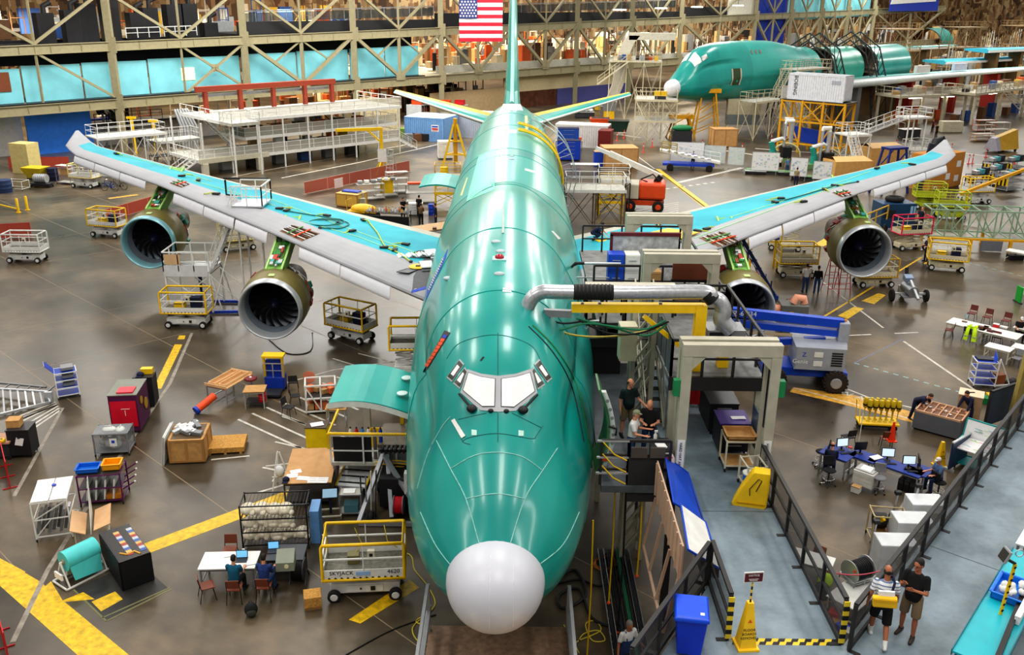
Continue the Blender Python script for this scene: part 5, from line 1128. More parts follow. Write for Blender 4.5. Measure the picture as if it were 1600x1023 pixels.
B().loft([[V((x,4.4*cos(a),1.2+4.4*sin(a)))for a in[PI*i/20-.1 for i in range(22)]]for x in(-7,0,7)],closed=False).o('barrel_skin',teal,t);B().loft([[V((x,4.25*cos(a),1.2+4.25*sin(a)))for a in[PI*i/20-.1 for i in range(22)]]for x in(-7,0,7)],closed=False).o('barrel_lining',M('lining_orange',(150,86,40),.7,var=.4),t)
b=B();b.bx(-6.5,6.5,-4,4,-4.5,.6);b.o('cradle',M('cradle_brown',(120,96,60),.8),t);b=B();b.loft([[V((x,4.5*cos(a),1.2+4.5*sin(a)))for a in[.5,.9,1.4,1.8]]for x in(3,5)],closed=False);b.o('primer_strip',pyel,t)
lat=M('lattice_dark',(40,52,52),.5)
for k,y in enumerate((30.5,33,41.5,44)):
 t=T('lattice_arch','dark green lattice arch straddling the teal barrels, '+['nearest to the jet nose','second from the jet nose','third from the jet nose','farthest from the jet nose'][k],'gantry',J0,JR);b=B();o_,i_=7.2,5.6
 A_=[(-6.2,-1.8),(-5.2,4.5),(-3.6,8.6),(0,10.8),(3.6,8.6),(5.2,4.5),(6.2,-1.8)];I_=[(-5.2,-1.8),(-4.2,4.2),(-2.9,7.6),(0,9.6),(2.9,7.6),(4.2,4.2),(5.2,-1.8)]
 for L_ in(A_,I_):b.tube([(x,y,z)for x,z in L_],.12,5)
 b.o('arch_chord',lat,t);b=B();SA=[lerp(V(A_[i]),V(A_[i+1]),q/4)for i in range(6)for q in range(4)];SI=[lerp(V(I_[i]),V(I_[i+1]),q/4)for i in range(6)for q in range(4)]
 for i in range(len(SA)-1):b.bar((SA[i].x,y,SA[i].y),(SI[i+1].x,y,SI[i+1].y),.08);b.bar((SI[i].x,y,SI[i].y),(SI[i+1].x+.0,y,SI[i+1].y),.05)
 b.o('lattice_web',lat,t)
pal=M('stand_cream',(216,206,176),.5)
scaffold('big cream scaffold tower with crossed braces under the second jet radome',G(1026,222)+V((0,2.6,0)),-.12,(5.2,4.4),pal,(2.6,5.2),nx=3,stair=((-1,-1.2,2.7),(-2.4,1.4,5.1),.8))
scaffold('cream raised gallery on lattice legs left of the second jet cockpit',G(1000,200)+V((0,9,0)),-.12,(7.5,3),pal,(8.6,),nx=3,stair=((-5.4,-1.7,5.2),(-1,-1.7,8.5),.8))
scaffold('cream access stand with long stair at the second jet door',Jm@V((6.6,11.5,-1.8)),R_(40),(6.5,2.6),pal,(4.9,),nx=2,stair=((7.2,-2.0,1.2),(2.4,-2.0,4.85),1.0))
scaffold('upper cream platform with yellow stair over the second jet wing root',Jm@V((5.6,22,-1.8)),R_(40),(8,2.6),pal,(8.4,),nx=2,stair=((-6.4,0,5.0),(-4,0,8.3),1.0),base=pal)
scaffold('low cream stand with grey enclosure below the second jet door',Jm@V((7.6,17,-1.8)),R_(40),(5,2.6),pal,(2.4,),nx=2)
t=T('screen_wall','white screen sheet on the stand railing beside the second jet door','screen',Jm@V((8.05,15.2,2.9)),R_(40));B().bx(-1.9,1.9,-.06,.0,0,1.9).o('screen_sheet',white,t);B().bx(-1.95,1.95,-.08,.02,1.85,1.95).o('screen_rail',pal,t)
t=T('enclosure','cream and grey wedge enclosure beneath the second jet door stand','enclosure',G(1163,212)+V((0,2,0)),TR-.78);B().bx(-2.2,2.2,-.6,.6,1.2,4.6).o('upper_shell',M('encl_cream',(206,196,168)),t);B().bx(-2.2,2.2,-.62,.6,1.25,2.6).o('lower_panel',M('encl_grey',(128,136,136)),t);[B().bar((i*2,j*.5,0),(i*2,j*.5,1.2),.2).o('leg',pal,t)for i in(-1,1)for j in(-1,1)]
for lab,px,hh in(('yellow trestle jack beneath the second jet nose',(1104,216),6.2),('low yellow stand beside the scaffold tower of the second jet',(1066,218),3.0)):
 t=T('yellow_trestle',lab,'jack',G(*px)+V((0,1.5,0)),.1);b=B();b.bx(-1.6,1.6,-.7,.7,hh-.5,hh);b.o('top_beam',M('trestle_yellow',(226,166,20)),t);
 for i in(-1,1):
  for j_ in(-1,1):B().bar((i*1.7,j_*.9,0),(i*.9,j_*.5,hh-.5),.2).o('leg',M('trestle_yellow',(226,166,20)),t)
 b=B();[b.bar((-1.5+.5*f,s*.8,.6+2.2*f),(1.5-.5*f,s*.8,1.8+2.2*f),.1)for f in(0,.6,1.2)for s in(-1,1)if .6+2.2*f<hh-1];b.o('brace',M('trestle_yellow',(226,166,20)),t)
t=T('yellow_case','yellow case on the scaffold tower below the second jet radome','case',G(1026,222)+V((.3,1.2,5.21)),-.12);B().bx(-.8,.8,-.3,.3,.4,1.0).o('case_body',yellow,t);B().bx(-.02,.02,-.31,.3,.4,1.0).o('case_seam',black,t);B().bx(-.7,.7,-.25,.25,0,.4).o('case_stand',dgrey,t)
t=T('air_duct','thick bent cream air duct beside the scaffold tower of the second jet','duct',G(955,188)+V((0,2,0)));b=B()
b.loft([[V((x-.8,y-.6,z)),V((x+.8,y-.6,z)),V((x+.8,y+.6,z)),V((x-.8,y+.6,z))]for x,y,z in((-.2,0,1.2),(.2,0,3),(.9,0,5),(1.3,0,8.6),(2.2,0,11),(3,0,12))],smooth=False);b.o('duct_shell',M('duct_cream',(216,208,190),.5),t);b=B();b.bx(2.2,9,-.6,.6,11.4,12.4);b.o('duct_top',M('duct_cream',(216,208,190)),t);B().bx(-.95,.55,-.65,.65,.0,1.2).o('duct_mouth',yellow,t);B().bx(-1.1,.7,-.7,.7,1.2,2.6).o('duct_collar',grey,t)
t=T('green_tarp','green tarpaulin bundle under the second jet chin','tarpaulin',G(1066,200,2.2));B().ell((0,0,.0),(1.3,.6,.4),12,7).o('tarp_folds',green,t);B().bx(-1.2,1.2,-.5,.5,-2.2,-.3).o('tarp_stand',dgrey,t)
for i in range(10):box('storage_case','case stored on the cream gallery beside the second jet cockpit','box',G(1000,200)+V((-3+i*.66,8.4+.6*(i%3),8.61)),-.1,(.55,.7,.5+.12*(i%4)),PAL[(i*3+1)%10],group='cases on the cream gallery')
k0,k1=G(1229,154,6.1),G(1317,161,6.1);d=(k1-k0);kr=math.atan2(d.y,d.x);n_=V((-d.y,d.x,0)).normalized()
kc=(k0+k1)/2+n_*1.3
container('white shipping container with black vertical lettering raised on a yellow trestle',(kc.x,kc.y,6.1),kr,(d.length,2.6,2.95),M('container_white2',(232,234,240),.5),M('roof_grey',(180,184,190)))
kt=[o for o in bpy.data.objects if o.name.startswith('shipping_container')][-1];e=Matrix(((0,0,-1),(1,0,0),(0,-1,0))).transposed().to_euler()
kt=next(o for o in bpy.data.objects if o.get('label','').startswith('white shipping container with'))
lettering('BOEING',(-d.length/2+.75,-1.325,2.75),.62,black,kt,e,align='LEFT');b=B();[b.bx(d.length/2-1.6,d.length/2-.5,-1.33,-1.31,2.3-k*.16,2.38-k*.16)for k in range(3)];b.o('data_plate',M('data_grey',(170,176,190)),kt)
ty=M('trestle_yellow',(226,166,20));t=T('container_trestle','tall yellow lattice trestle carrying the white container','trestle',(kc.x,kc.y,0),kr);L_=d.length*1.12
for i in(-1,-.33,.33,1):
 for s in(-1,1):B().bar((i*L_/2,s*1.5,0),(i*L_/2,s*1.5,6.05),.24).o('post',ty,t)
b=B()
for z in(1.0,3.6,5.9):
 for s in(-1,1):b.bar((-L_/2,s*1.5,z),(L_/2,s*1.5,z),.2)
 for i in(-1,1):b.bar((i*L_/2,-1.5,z),(i*L_/2,1.5,z),.2)
for s in(-1,1):b.bar((-L_/2,s*1.5,5.9),(-L_/6,s*1.5,1),.14);b.bar((L_/2,s*1.5,5.9),(L_/6,s*1.5,1),.14);b.bar((-L_/6,s*1.5,3.6),(L_/6,s*1.5,5.9),.14);b.bar((-L_/6,s*1.5,5.9),(L_/6,s*1.5,3.6),.14)
b.o('lattice_brace',ty,t);B().bx(-L_/2-.3,L_/2+.3,-1.6,1.6,5.95,6.08).o('top_frame',M('frame_dark',(60,54,40)),t)
b0,b1=G(1224,226),G(1286,240);q=b1-b0
t=T('blue_panel_frame','long deep blue panel standing in front of the yellow trestle','panel',(b0+b1)/2+V((0,-.4,0)),math.atan2(q.y,q.x));B().bx(-q.length/2,q.length/2,-.1,.1,.9,2.6).o('blue_panel',M('panel_blue',(18,66,180)),t);[B().bx(i*q.length/2-.15,i*q.length/2+.15,-.5,.5,0,.9).o('panel_leg',ty,t)for i in(-.9,.9)];B().bx(-q.length/2+.1,-q.length/2+1.2,-.13,-.1,1.2,2.4).o('white_notice',white,t)
for i,(px,h)in enumerate((((1222,252),4.2),((1232,250),4.3),((1279,262),4.0),((1290,262),3.9))):
 t=T('silver_duct','silver upright flexible duct above a robot cell, '+['first of four','second of four','third of four','fourth of four'][i]+' from the planning boards','duct',G(*px));B().cyl((0,0,0),(0,0,h),.26 if i%2 else .16).o('duct_pipe',alu,t);B().tube([(0,0,h),(0,0,h+.3),(-.9 if i%2 else .9,0,h+.3)],.2,8).o('duct_elbow',white,t);B().bx(-.3,.3,-.3,.3,0,.2).o('duct_foot',dgrey,t)
for i,px in enumerate(((1206,252),(1270,262))):
 t=T('robot_arm',['teal and white robot arm in the cell nearer the planning boards','teal and white robot arm in the cell nearer the wing'][i],'robot',G(*px));B().bx(-1.6,1.8,-.9,.9,0,.5).o('track_base',M('track_green',(110,150,100)),t);B().cyl((0,0,.5),(0,0,1.3),.4).o('robot_base',M('robot_teal',(40,150,140)),t);B().tube([(0,0,1.3),(-.3,0,2.2)],.3,10).o('lower_arm',M('robot_teal',(40,150,140)),t);B().tube([(-.3,0,2.2),(.9,0,2.6),(1.2,0,2.4)],[.24,.2,.15],10).o('upper_arm',white,t)
 B().tube([(1.6*cos(a)+1.6,.3,.5+1.5*sin(a))for a in[PI*k/10 for k in range(11)]],.12,6).o('cable_loop',M('cable_cream',(220,210,160)),t);B().bx(.9,1.9,-.8,.8,.5,1.7).o('dark_cell',black,t)
 pushcart('long low green and cream tooling track in front of a robot cell',G(px[0]-6+i*8,px[1]+20),-.3,(4.6,1.0,.45),M('track_green',(110,150,100)),handle=False,group='tooling tracks at robot cells',name='tooling_track')
for i,px in enumerate(((1180,272),(1232,274))):pushcart('low wire trolley before the planning boards',G(*px),-.2,(2.2,.9,.4),alu,handle=False,group='wire trolleys before the boards')
P=G(1345,268);t=scaffold('white maintenance stand with sloped catwalk behind the wing, beside huge cartons',P+V((-.5,2.5,0)),.35,(3.0,2.2),white,(3.7,),nx=1,stair=((-1.4,-3.6,.1),(-1.2,-1.2,3.6),.8),deckm=M('deck_white',(226,226,222)))
b=B();stairs(b,(1.5,0,3.7),(7.6,1.0,5.0),1.1,16,m=(0,1));b.o('catwalk',[white,alu],t);b=B();b.bx(7.4,10.6,.0,2.2,4.9,5.1);rail(b,[(7.4,0,5),(10.6,0,5),(10.6,2.2,5),(7.4,2.2,5)],1.05,posts=1,closed=True,r=.03);b.bar((10,.2,0),(10,.2,5),.12).bar((10,2,0),(10,2,5),.12).bar((7.6,.2,0),(7.6,.2,5),.12);b.o('catwalk_head',white,t)
for i,(px,d,rz)in enumerate((((1335,282),(4.2,2.6,1.7),.2),((1385,262),(4.4,3,2.0),.3))):
 t=T('carton',['huge tan carton behind the wing edge under the white stand','huge tan carton behind the wing edge beside the stair'][i],'carton',G(*px)+V((0,2.6,0)),rz);B().bx(-d[0]/2,d[0]/2,-d[1]/2,d[1]/2,0,d[2]).o('carton_body',M('carton_tan',(214,168,100),.8),t);b=B();b.loft([[V((-d[0]/2,-d[1]/2,d[2]+.01)),V((d[0]/2,-d[1]/2,d[2]+.01))],[V((-d[0]/2+.3,0,d[2]+.35)),V((d[0]/2-.3,0,d[2]+.35))],[V((-d[0]/2,d[1]/2,d[2]+.01)),V((d[0]/2,d[1]/2,d[2]+.01))]],closed=False,smooth=False);b.o('carton_flap',M('carton_light',(232,190,126)),t)
t=T('carton','tall tan carton with paper labels under the far wing tip','carton',G(1468,296)+V((0,1.4,0)),.6);B().bx(-2.6,2.6,-1.2,1.2,.12,3.4).o('carton_body',M('carton_brown',(206,140,62),.8),t);B().bx(-2.6,2.6,-1.1,1.1,0,.12).o('pallet',wood,t);b=B();[b.bx(x,x+.7,-1.22,-1.2,z,z+.6)for x,z in((-2,1.6),(-.2,.9),(1.4,2.0),(1.3,.6))];b.bx(2.6,2.62,-.6,.4,1,2);b.o('paper_label',paper,t)
wA,wB=G(1322,134,5.6),G(1660,104,6.6);t=T('wing_assembly','long white wing lying level on stands beyond the container with black lettering','wing',wA,math.atan2(wB.y-wA.y,wB.x-wA.x));L_=(wB-wA).xy.length
B().loft([[V((x,0,z)),V((x,.3,z+th*.5)),V((x,c*.5,z+th*.55)),V((x,c,z+.05)),V((x,c*.5,z-th*.3)),V((x,.3,z-th*.5))]for x,c,th,z in((0,7.5,1.0,0),(L_*.4,5.4,.7,.5),(L_,2.5,.3,1.0))]).o('wing_skin',M('wing_white',(226,234,232),.4),t)
b=B();b.loft([[V((x,c*.3,z+th*.56)),V((x,c*.7,z+th*.5))]for x,c,th,z in((0,7.5,1.0,0.02),(L_*.4,5.4,.7,.52),(L_,2.5,.3,1.02))],closed=False);b.o('wing_panel',M('wing_pale_cyan',(150,220,215),.4),t)
for i,f in enumerate((.08,.3,.5,.7)):B().bx(L_*f-.4,L_*f+.4,1,3.4,-5.5,-.2+f*.6).o('wing_stand',M('stand_red',(180,50,36))if i else grey,t)
for i,f in enumerate((.33,.5)):box('white_cowl','white panel crate standing on the long white wing','panel',(wA+V((cos(t.rotation_euler.z),sin(t.rotation_euler.z),0))*L_*f+V((0,2.2,.9+f*.35))),t.rotation_euler.z,(3.4,.5,1.1),white if i==0 else M('cowl_blue',(210,220,240)),group='panels on the long wing')
for i,(a,c,m)in enumerate((((1382,78,7),(1500,62,8.5),teal),((1478,98,6),(1640,82,7),M('wing_cyan2',(70,190,215))),((1545,80,8),(1640,72,8.5),M('wing_cyan2',(70,190,215))))):
 A_,E_=G(*a),G(*c);t=T('wing_panel_assembly',['slim teal wing panel before the far half barrel','cyan wing panel lying beyond the long white wing','short cyan wing panel at the far end'][i],'wing',A_,math.atan2(E_.y-A_.y,E_.x-A_.x));l_=(E_-A_).xy.length
 B().loft([[V((x,0,0)),V((x,.4,.4)),V((x,w_,.3)),V((x,w_,-.1)),V((x,.3,-.4))]for x,w_ in((0,5),(l_,3))]).o('wing_skin',m,t);B().bar((0,0,-.1),(l_,0,-.1),.4).o('wing_edge',white,t);[B().bx(l_*f-.5,l_*f+.5,.5,3,-A_.z,-.2).o('wing_stand',M('cradle_brown',(120,96,60)),t)for f in(.2,.6)]
mz=M('mezz_cream',(214,206,180),.5)
for i,(a,c,z,lab)in enumerate((((1400,196),(1512,190),4.2,'long cream mezzanine on arched columns beyond the aisle'),((1250,168),(1400,176),3.6,'low dark-fronted mezzanine behind the yellow trestle'),((1516,196),(1640,176),4.6,'cream mezzanine with stair at the far side of the aisle'))):
 A_,E_=G(*a),G(*c);l_=(E_-A_).xy.length;t=T('mezzanine',lab,'work platform',A_,math.atan2(E_.y-A_.y,E_.x-A_.x));B().bx(0,l_,0,5,z-.35,z).o('deck',mz,t);b=B();rail(b,[(0,5,z),(0,0,z),(l_,0,z),(l_,5,z)],1.1,posts=1.5,r=.04);b.o('guard_rail',mz,t);B().bx(0,l_,-.02,.02,z+.05,z+1).o('mesh_screen',mesh_mat('pale_mesh',(200,198,188),fill=.42),t)
 for k in range(4):B().bar((l_*(k+.1)/3.3,.3,0),(l_*(k+.1)/3.3,.3,z-.3),.3).o('column_leg',mz,t);B().bar((l_*(k+.1)/3.3,4.6,0),(l_*(k+.1)/3.3,4.6,z-.3),.3).o('column_leg',mz,t)
 if i==2:b=B();stairs(b,(l_*.62,-1.2,.1),(l_*.25,-1.2,z),1.0,12);stairs(b,(l_*.9,-1.2,2.4),(l_*.62,-1.2,.2),1.0,8);b.o('stair',[mz,deckp],t)
 for k in range(9):box('storage_case','case standing on the '+['long cream mezzanine','low dark-fronted mezzanine','far-side cream mezzanine'][i],'box',A_+Matrix.Rotation(t.rotation_euler.z,3,'Z')@V((1+k*(l_-2)/9,2+.8*(k%3),z)),t.rotation_euler.z,(.9,.8,.6+.2*(k%4)),PAL[(k*7+i*3)%10],group='cases on mezzanine '+'abc'[i])
 for k in range(6):box('work_cabinet','cabinet under the '+['long cream mezzanine','low dark-fronted mezzanine','far-side cream mezzanine'][i],'cabinet',A_+Matrix.Rotation(t.rotation_euler.z,3,'Z')@V((1.2+k*(l_-2)/6,3+.5*(k%2),0)),t.rotation_euler.z,(1.2,.9,1.2+.3*(k%4)),PAL[(k*5+i)%10],group='cabinets under mezzanine '+'abc'[i])
 for k in range(2):
  lt=T('strip_light','lit strip light under the '+['long cream mezzanine','low dark-fronted mezzanine','far-side cream mezzanine'][i],'lamp',A_+Matrix.Rotation(t.rotation_euler.z,3,'Z')@V((l_*(.25+.45*k),.6,z-.5)),t.rotation_euler.z,group='strip lights under mezzanine '+'abc'[i]);B().bx(-1.2,1.2,-.08,.08,0,.1).o('lamp_tube',M('tube_glow',(255,244,220),emit=8),lt);B().bx(-1.25,1.25,-.14,.14,.1,.15).o('lamp_housing',white,lt)
t=T('wedge_cart','yellow and grey wedge-shaped covered cart on the aisle','cart',G(1564,238)+V((.4,.8,0)),.5);b=B();b.loft([[V((x,-.9,.3)),V((x,.9,.3)),V((x,.35,z)),V((x,-.35,z))]for x,z in((-2,1.7),(2,2.6))],smooth=False);b.o('cover',M('cover_yellow',(214,170,40)),t);b=B();b.loft([[V((x,-.95,.28)),V((x,.95,.28)),V((x,.38,z)),V((x,-.38,z))]for x,z in((-2.05,1.72),(-1.4,1.86))],smooth=False);b.o('cover_end',M('cover_grey',(176,172,184)),t);[B().wheel((i*1.5,j_*.8,.2),.2,.15,(0,1,0)).o('wheel',rubber,t)for i in(-1,1)for j_ in(-1,1)]
cabinet('cream counter on the aisle before the long cream mezzanine',G(1484,206),.1,(3,1.2,1.5),mz,drawers=2,wheels=False);
for i,px in enumerate(((1536,205),(1556,214),(1534,220))):rack(['orange and yellow parts rack','cream parts rack with white panel','low orange pipe rack'][i]+' before the far-side mezzanine stair',G(*px),.2,(2.8,1.2,[1.6,2,1][i]),[orange,mz,M('rack_amber',(220,150,50))][i],deckp,3,wheels=False)
pushcart('white open-sided cart beyond the white catwalk',G(1420,215),.3,(2.8,1.4,1.2),white);scaffold('white-railed loading stand with olive handrail beside the dark hose',G(1440,255)+V((0,1.5,0)),.4,(3,2),white,(1.4,),nx=1)
t=T('black_hose','thick black hose standing in an arch beside the white catwalk stair','hose',G(1453,262));B().tube([(0,0,0),(0,0,2),(.2,0,2.9),(.8,.2,3.1),(1.2,.3,2.2)],.45,10).o('hose_tube',M('hose_dark',(40,44,48)),t);b=B();[b.tube([(.47*cos(a),.47*sin(a),z)for a in[2*PI*i/12 for i in range(12)]],.03,5,True)for z in(.4,.8,1.2,1.6,2)];b.o('hose_rib',M('hose_dark',(40,44,48)),t)
for i in range(4):clutter(150+i*22,172+i*22,-60+i*16,-8,0,130,30+i,6.5,3,[0,0,1,1,2,3,6,4,9])
for i in range(4):
 a=V((74+i*20,170+i*16,0));scaffold('tall tan work stand far off beneath the banner, '+['first','second','third','fourth'][i]+' along the line',a,.5,(9,4),M('stand_tan',(150,124,86)),(4,8,12),nx=3,deckm=M('stand_tan',(150,124,86)))
DZ=5.2
def deck_mat():
 m=bpy.data.materials.new('walkway_paint');N,L,b=nt(m);tc=N.new('ShaderNodeTexCoord');n1=N.new('ShaderNodeTexNoise');n1.inputs['Scale'].default_value=.7;n1.inputs['Detail'].default_value=8;n1.inputs['Roughness'].default_value=.65;L.new(tc.outputs['Object'],n1.inputs['Vector'])
 r=N.new('ShaderNodeValToRGB');e=r.color_ramp.elements;e[0].position=.3;e[0].color=(*lin((92/255,108/255,118/255)),1);e[1].position=.68;e[1].color=(*lin((146/255,162/255,172/255)),1);L.new(n1.outputs['Fac'],r.inputs[0]);L.new(r.outputs[0],b.inputs['Base Color']);b.inputs['Roughness'].default_value=.42;return m
dm=deck_mat();rb=M('rail_black',(44,42,42),.5);gm=M('gate_cream',(178,174,156),.55);tapey=M('tape_yellow',(236,206,50),.5)
W2d=V((cos(R_(50)),sin(R_(50)),0));W2n=V((W2d.y,-W2d.x,0));AP=V((7.05,-1.65,DZ))
def pl(b,pts,z0,z1):
 ar=sum(a[0]*c[1]-c[0]*a[1]for a,c in zip(pts,pts[1:]+pts[:1]));return b.prism([(p[0],p[1])for p in(pts if ar>0 else pts[::-1])],z0,z1)
q1,q2=AP+W2d*40,AP+W2d*40+W2n*4.1;q3=AP+W2n*4.1-W2d*3
struct(pl(B(),[(4.75,-5),(4.75,13),(7.1,13),(7.1,-1.7),(7.1,-5)],DZ-.25,DZ).o('floor_walkway',dm))
struct(pl(B(),[(7.1,-5),(7.1,-1.65),(AP.x,AP.y),(q1.x,q1.y),(q2.x,q2.y),(q3.x,q3.y),(9.5,-5)],DZ-.25,DZ-.001).o('floor_walkway_2',dm))
struct(pl(B(),[(4.75,-5),(4.75,.35),(2.6,-3.2),(2.6,-5)],DZ-.25,DZ-.002).o('floor_walkway_3',dm))
struct(pl(B(),[(2.75,4.75),(4.74,4.75),(4.74,13.5),(2.95,13.5)],DZ-.2,DZ).o('floor_door_stand',M('stand_floor',(86,92,98),.5,var=.25)))
struct(B().bx(4.76,7.09,3.52,3.535,DZ,DZ+.003).o('floor_joint',rb));struct(B().bar(AP+W2n*.1+W2d*5+V((0,0,.001)),AP+W2n*4+W2d*5+V((0,0,.001)),.015,.004).o('floor_joint',rb))
for x in(4.9,6.95):
 for y in(-4,1,6,12):struct(B().bar((x,y,0),(x,y,DZ-.25),.2).o('pillar',rb))
for k in range(5):struct(B().bar(AP+W2d*(5+k*6)+W2n*2-V((0,0,.25)),V(((AP+W2d*(5+k*6)+W2n*2).x,(AP+W2d*(5+k*6)+W2n*2).y,0)),.25).o('pillar',rb))
def walkrail(label,pts,n,stripe=False,grp=None):
 t=T('walkway_railing',label,'railing',pts[0]);o=V(pts[0]);P=[V(p)-o for p in pts]
 for a,c in zip(P,P[1:]):
  L_=(c-a).length;d=(c-a)/L_;m=max(1,round(L_/n))
  for i in range(m+1):q=a+d*L_*i/m;B().bar(q,q+V((0,0,1.1)),.07).bar(q-V((d.y,-d.x,0))*.0,q+V((d.y,-d.x,0))*.22,.1,.03).o('post',rb,t)
  b=B();b.bar(a+V((0,0,1.1)),c+V((0,0,1.1)),.09,.07).bar(a+V((0,0,.58)),c+V((0,0,.58)),.05,.06).bar(a+V((0,0,.07)),c+V((0,0,.07)),.05,.12);b.o('rail',rb,t)
  b=B();b.bar(a+V((0,0,.6)),c+V((0,0,.6)),.008,.98);b.o('mesh_panel',mesh_mat('dark_mesh',(60,56,54),fill=.38),t)
 if stripe:
  e=P[-1];b=B()
  for k in range(9):b.m(k%2).bx(e.x-.06,e.x+.06,e.y-.075,e.y-.05,.08+k*.11,.19+k*.11)
  b.o('striped_edge',[tapey,black],t)
 return t
walkrail('dark mesh railing along the straight walkway down to the V corner',[(7.05,5.1,DZ),(7.05,-1.55,DZ)],1.35,True)
walkrail('dark mesh railing of the slanting walkway beside the two standing men',[tuple(AP+V((.12,-.1,0))),tuple(AP+W2d*34+V((.12,-.1,0)))],1.5)
walkrail('short dark railing beside the blue bin, ending in a striped edge',[(4.78,.45,DZ),(4.78,-1.45,DZ)],1.9,True)
walkrail('slanted dark railing behind the blue bin above the open floor',[(4.7,.4,DZ),(2.6,-3.1,DZ)],1.4)
t=T('plywood_parapet','brown plywood parapet with black top rail beside the turquoise bench','parapet',(0,0,0));a,c=[V((q.x,q.y,DZ))for q in(G(1556,1034,6.1),G(1600,925,6.1))];c=c+(c-a)*2.5;a=a-(c-a)*.3
B().bar(a+V((0,0,.4)),c+V((0,0,.4)),.06,.9).o('ply_sheet',M('ply_dark',(150,108,66),.7),t);B().bar(a+V((0,0,.9)),c+V((0,0,.9)),.1,.08).o('top_rail',black,t)
b=B()
for r_ in range(2):
 for k in range(16):b.m((k+r_)%2);x=4.85+k*.136;y=-1.5-r_*.1;b.add([(x,y,DZ+.001),(x+.136,y,DZ+.001),(x+.19,y+.1,DZ+.001),(x+.054,y+.1,DZ+.001)],[(0,1,2,3)])
struct(b.o('floor_tape',[tapey,black]))
def gate(label,y,h,x0=4.85,x1=7.15,two=True):
 t=T('portal_gate',label,'gate frame',(0,y,DZ))
 for k,yy in enumerate((0,.42)if two else(0,)):
  for x in(x0,x1):B().bx(x-.13,x+.13,yy-.12,yy+.12,0,h).o('gate_leg',gm,t)
  b=B();b.bx(x0-.13,x1+.13,yy-.13,yy+.13,h-.02,h+.3);b.ext([(x0+.13,yy-.1,h-.02),(x0+.13,yy-.1,h-.4),(x0+.5,yy-.1,h-.02)],(0,.2,0));b.ext([(x1-.13,yy-.1,h-.02),(x1-.5,yy-.1,h-.02),(x1-.13,yy-.1,h-.4)],(0,.2,0));b.o('gate_beam',gm,t)
 for x in(x0,x1):B().bx(x-.2,x+.2,-.2,.62 if two else .2,0,.05).o('base_plate',dgrey,t)
 return t
g1=gate('nearest cream portal gate spanning the walkway, with white vertical signs on its legs',5.15,3.65)
for x in(4.85,7.15):
 s_=B().bx(x-.1,x+.1,-.14,-.125,.25,1.25).o('leg_sign',white,g1);lettering('HARD HAT AREA',(x-.04,-.145,1.18),.105,black,s_,(0,0,0),align='LEFT').rotation_euler=e
 B().bx(x-.3 if x<6 else x+.13,x-.13 if x<6 else x+.3,-.1,.1,2.5,2.95).o('green_box',green,g1)
 B().bx(x+.135 if x<6 else x-.15,x+.15 if x<6 else x-.135,-.05,.05,1.6,3.3).o('door_track',black,g1)
gate('second cream portal gate of the walkway, behind the silver duct',13,3.9);gate('farthest cream portal gate of the walkway, before the wing',18.2,4.0)
ud=T('upper_deck','dark-railed upper platform above the walkway behind the nearest portal gate','work platform',(6,0,0))
B().bx(-1.35,1.3,6.4,11.6,7.5,7.65).o('deck',M('udeck',(112,114,112),.6,var=.3),ud);b=B();rail(b,[(-1.3,6.45,7.65),(1.25,6.45,7.65),(1.25,11.5,7.65),(-1.3,11.5,7.65)],1.1,posts=.9,r=.035,closed=True);b.bx(-1.35,1.3,6.35,6.45,7.3,7.7);b.o('guard_rail',rb,ud)
B().bx(-1.33,-1.31,6.5,11.5,7.7,8.8).o('side_panel',M('panel_slate',(104,110,118),.4,.3),ud)
for x in(-1.2,1.2):
 for y in(6.6,11.4):B().bar((x,y,5.2),(x,y,7.5),.16).o('post',gm,ud)
jb_=T('jib_crane','yellow jib arm on the upper platform reaching over the cockpit roof','crane',(0,0,0));p0,p1=GX(1098,481,7.0),GX(893,480,7.0)
B().bar(p0,p1,.22,.24).o('jib_arm',yellow,jb_);B().bar((p0.x-.05,7.0,7.66),p0+V((-.05,0,.1)),.3).o('mast',yellow,jb_);B().bar((p0.x-.05,7.2,7.9),(p0.x-1.6,7.0,p0.z-.25),.12).o('brace',yellow,jb_);b=B();b.bar(GX(893,490,7.0),GX(850,488,7.0),.16,.2);[b.bar(GX(x,472,6.95),GX(x,494,6.95),.08)for x in(910,937,1032)];b.o('arm_end',grey,jb_)
dt=T('air_duct','silver flexible air duct with black sleeve laid across the cockpit roof','duct',(0,0,0));al2=M('foil_silver',(190,192,196),.3,.7,var=.15,scale=12)
D_=[GX(x,y,6.85)for x,y in((1112,466),(1105,457),(1060,456),(960,457),(870,456),(848,456),(832,465),(822,484),(814,500))];D_=[V(p)for p in curve([tuple(p)for p in D_],4)]
B().tube(D_,.2,14).o('duct_hose',al2,dt);B().tube([GX(896,456,6.85),GX(958,457,6.85)],.215,14).o('black_sleeve',rubber,dt);b=B();[b.tube([GX(898+i*6,456,6.85),GX(900+i*6,456,6.85)],.225,12)for i in range(10)];b.o('sleeve_rib',black,dt)
B().tube([GX(1103,457,6.85),GX(1114,468,6.85)],.215,12).o('black_collar',black,dt);B().tube([GX(816,495,6.8),GX(810,508,6.75)],.24,12).o('duct_mouth',yellow,dt)
P=[GX(x,y,7.1)for x,y in((1112,464),(1124,470),(1130,484),(1128,500),(1140,516))];B().tube([V(p)for p in curve([tuple(p)for p in P],4)],[.2+.004*i for i in range(17)],12).o('duct_tail',al2,dt)
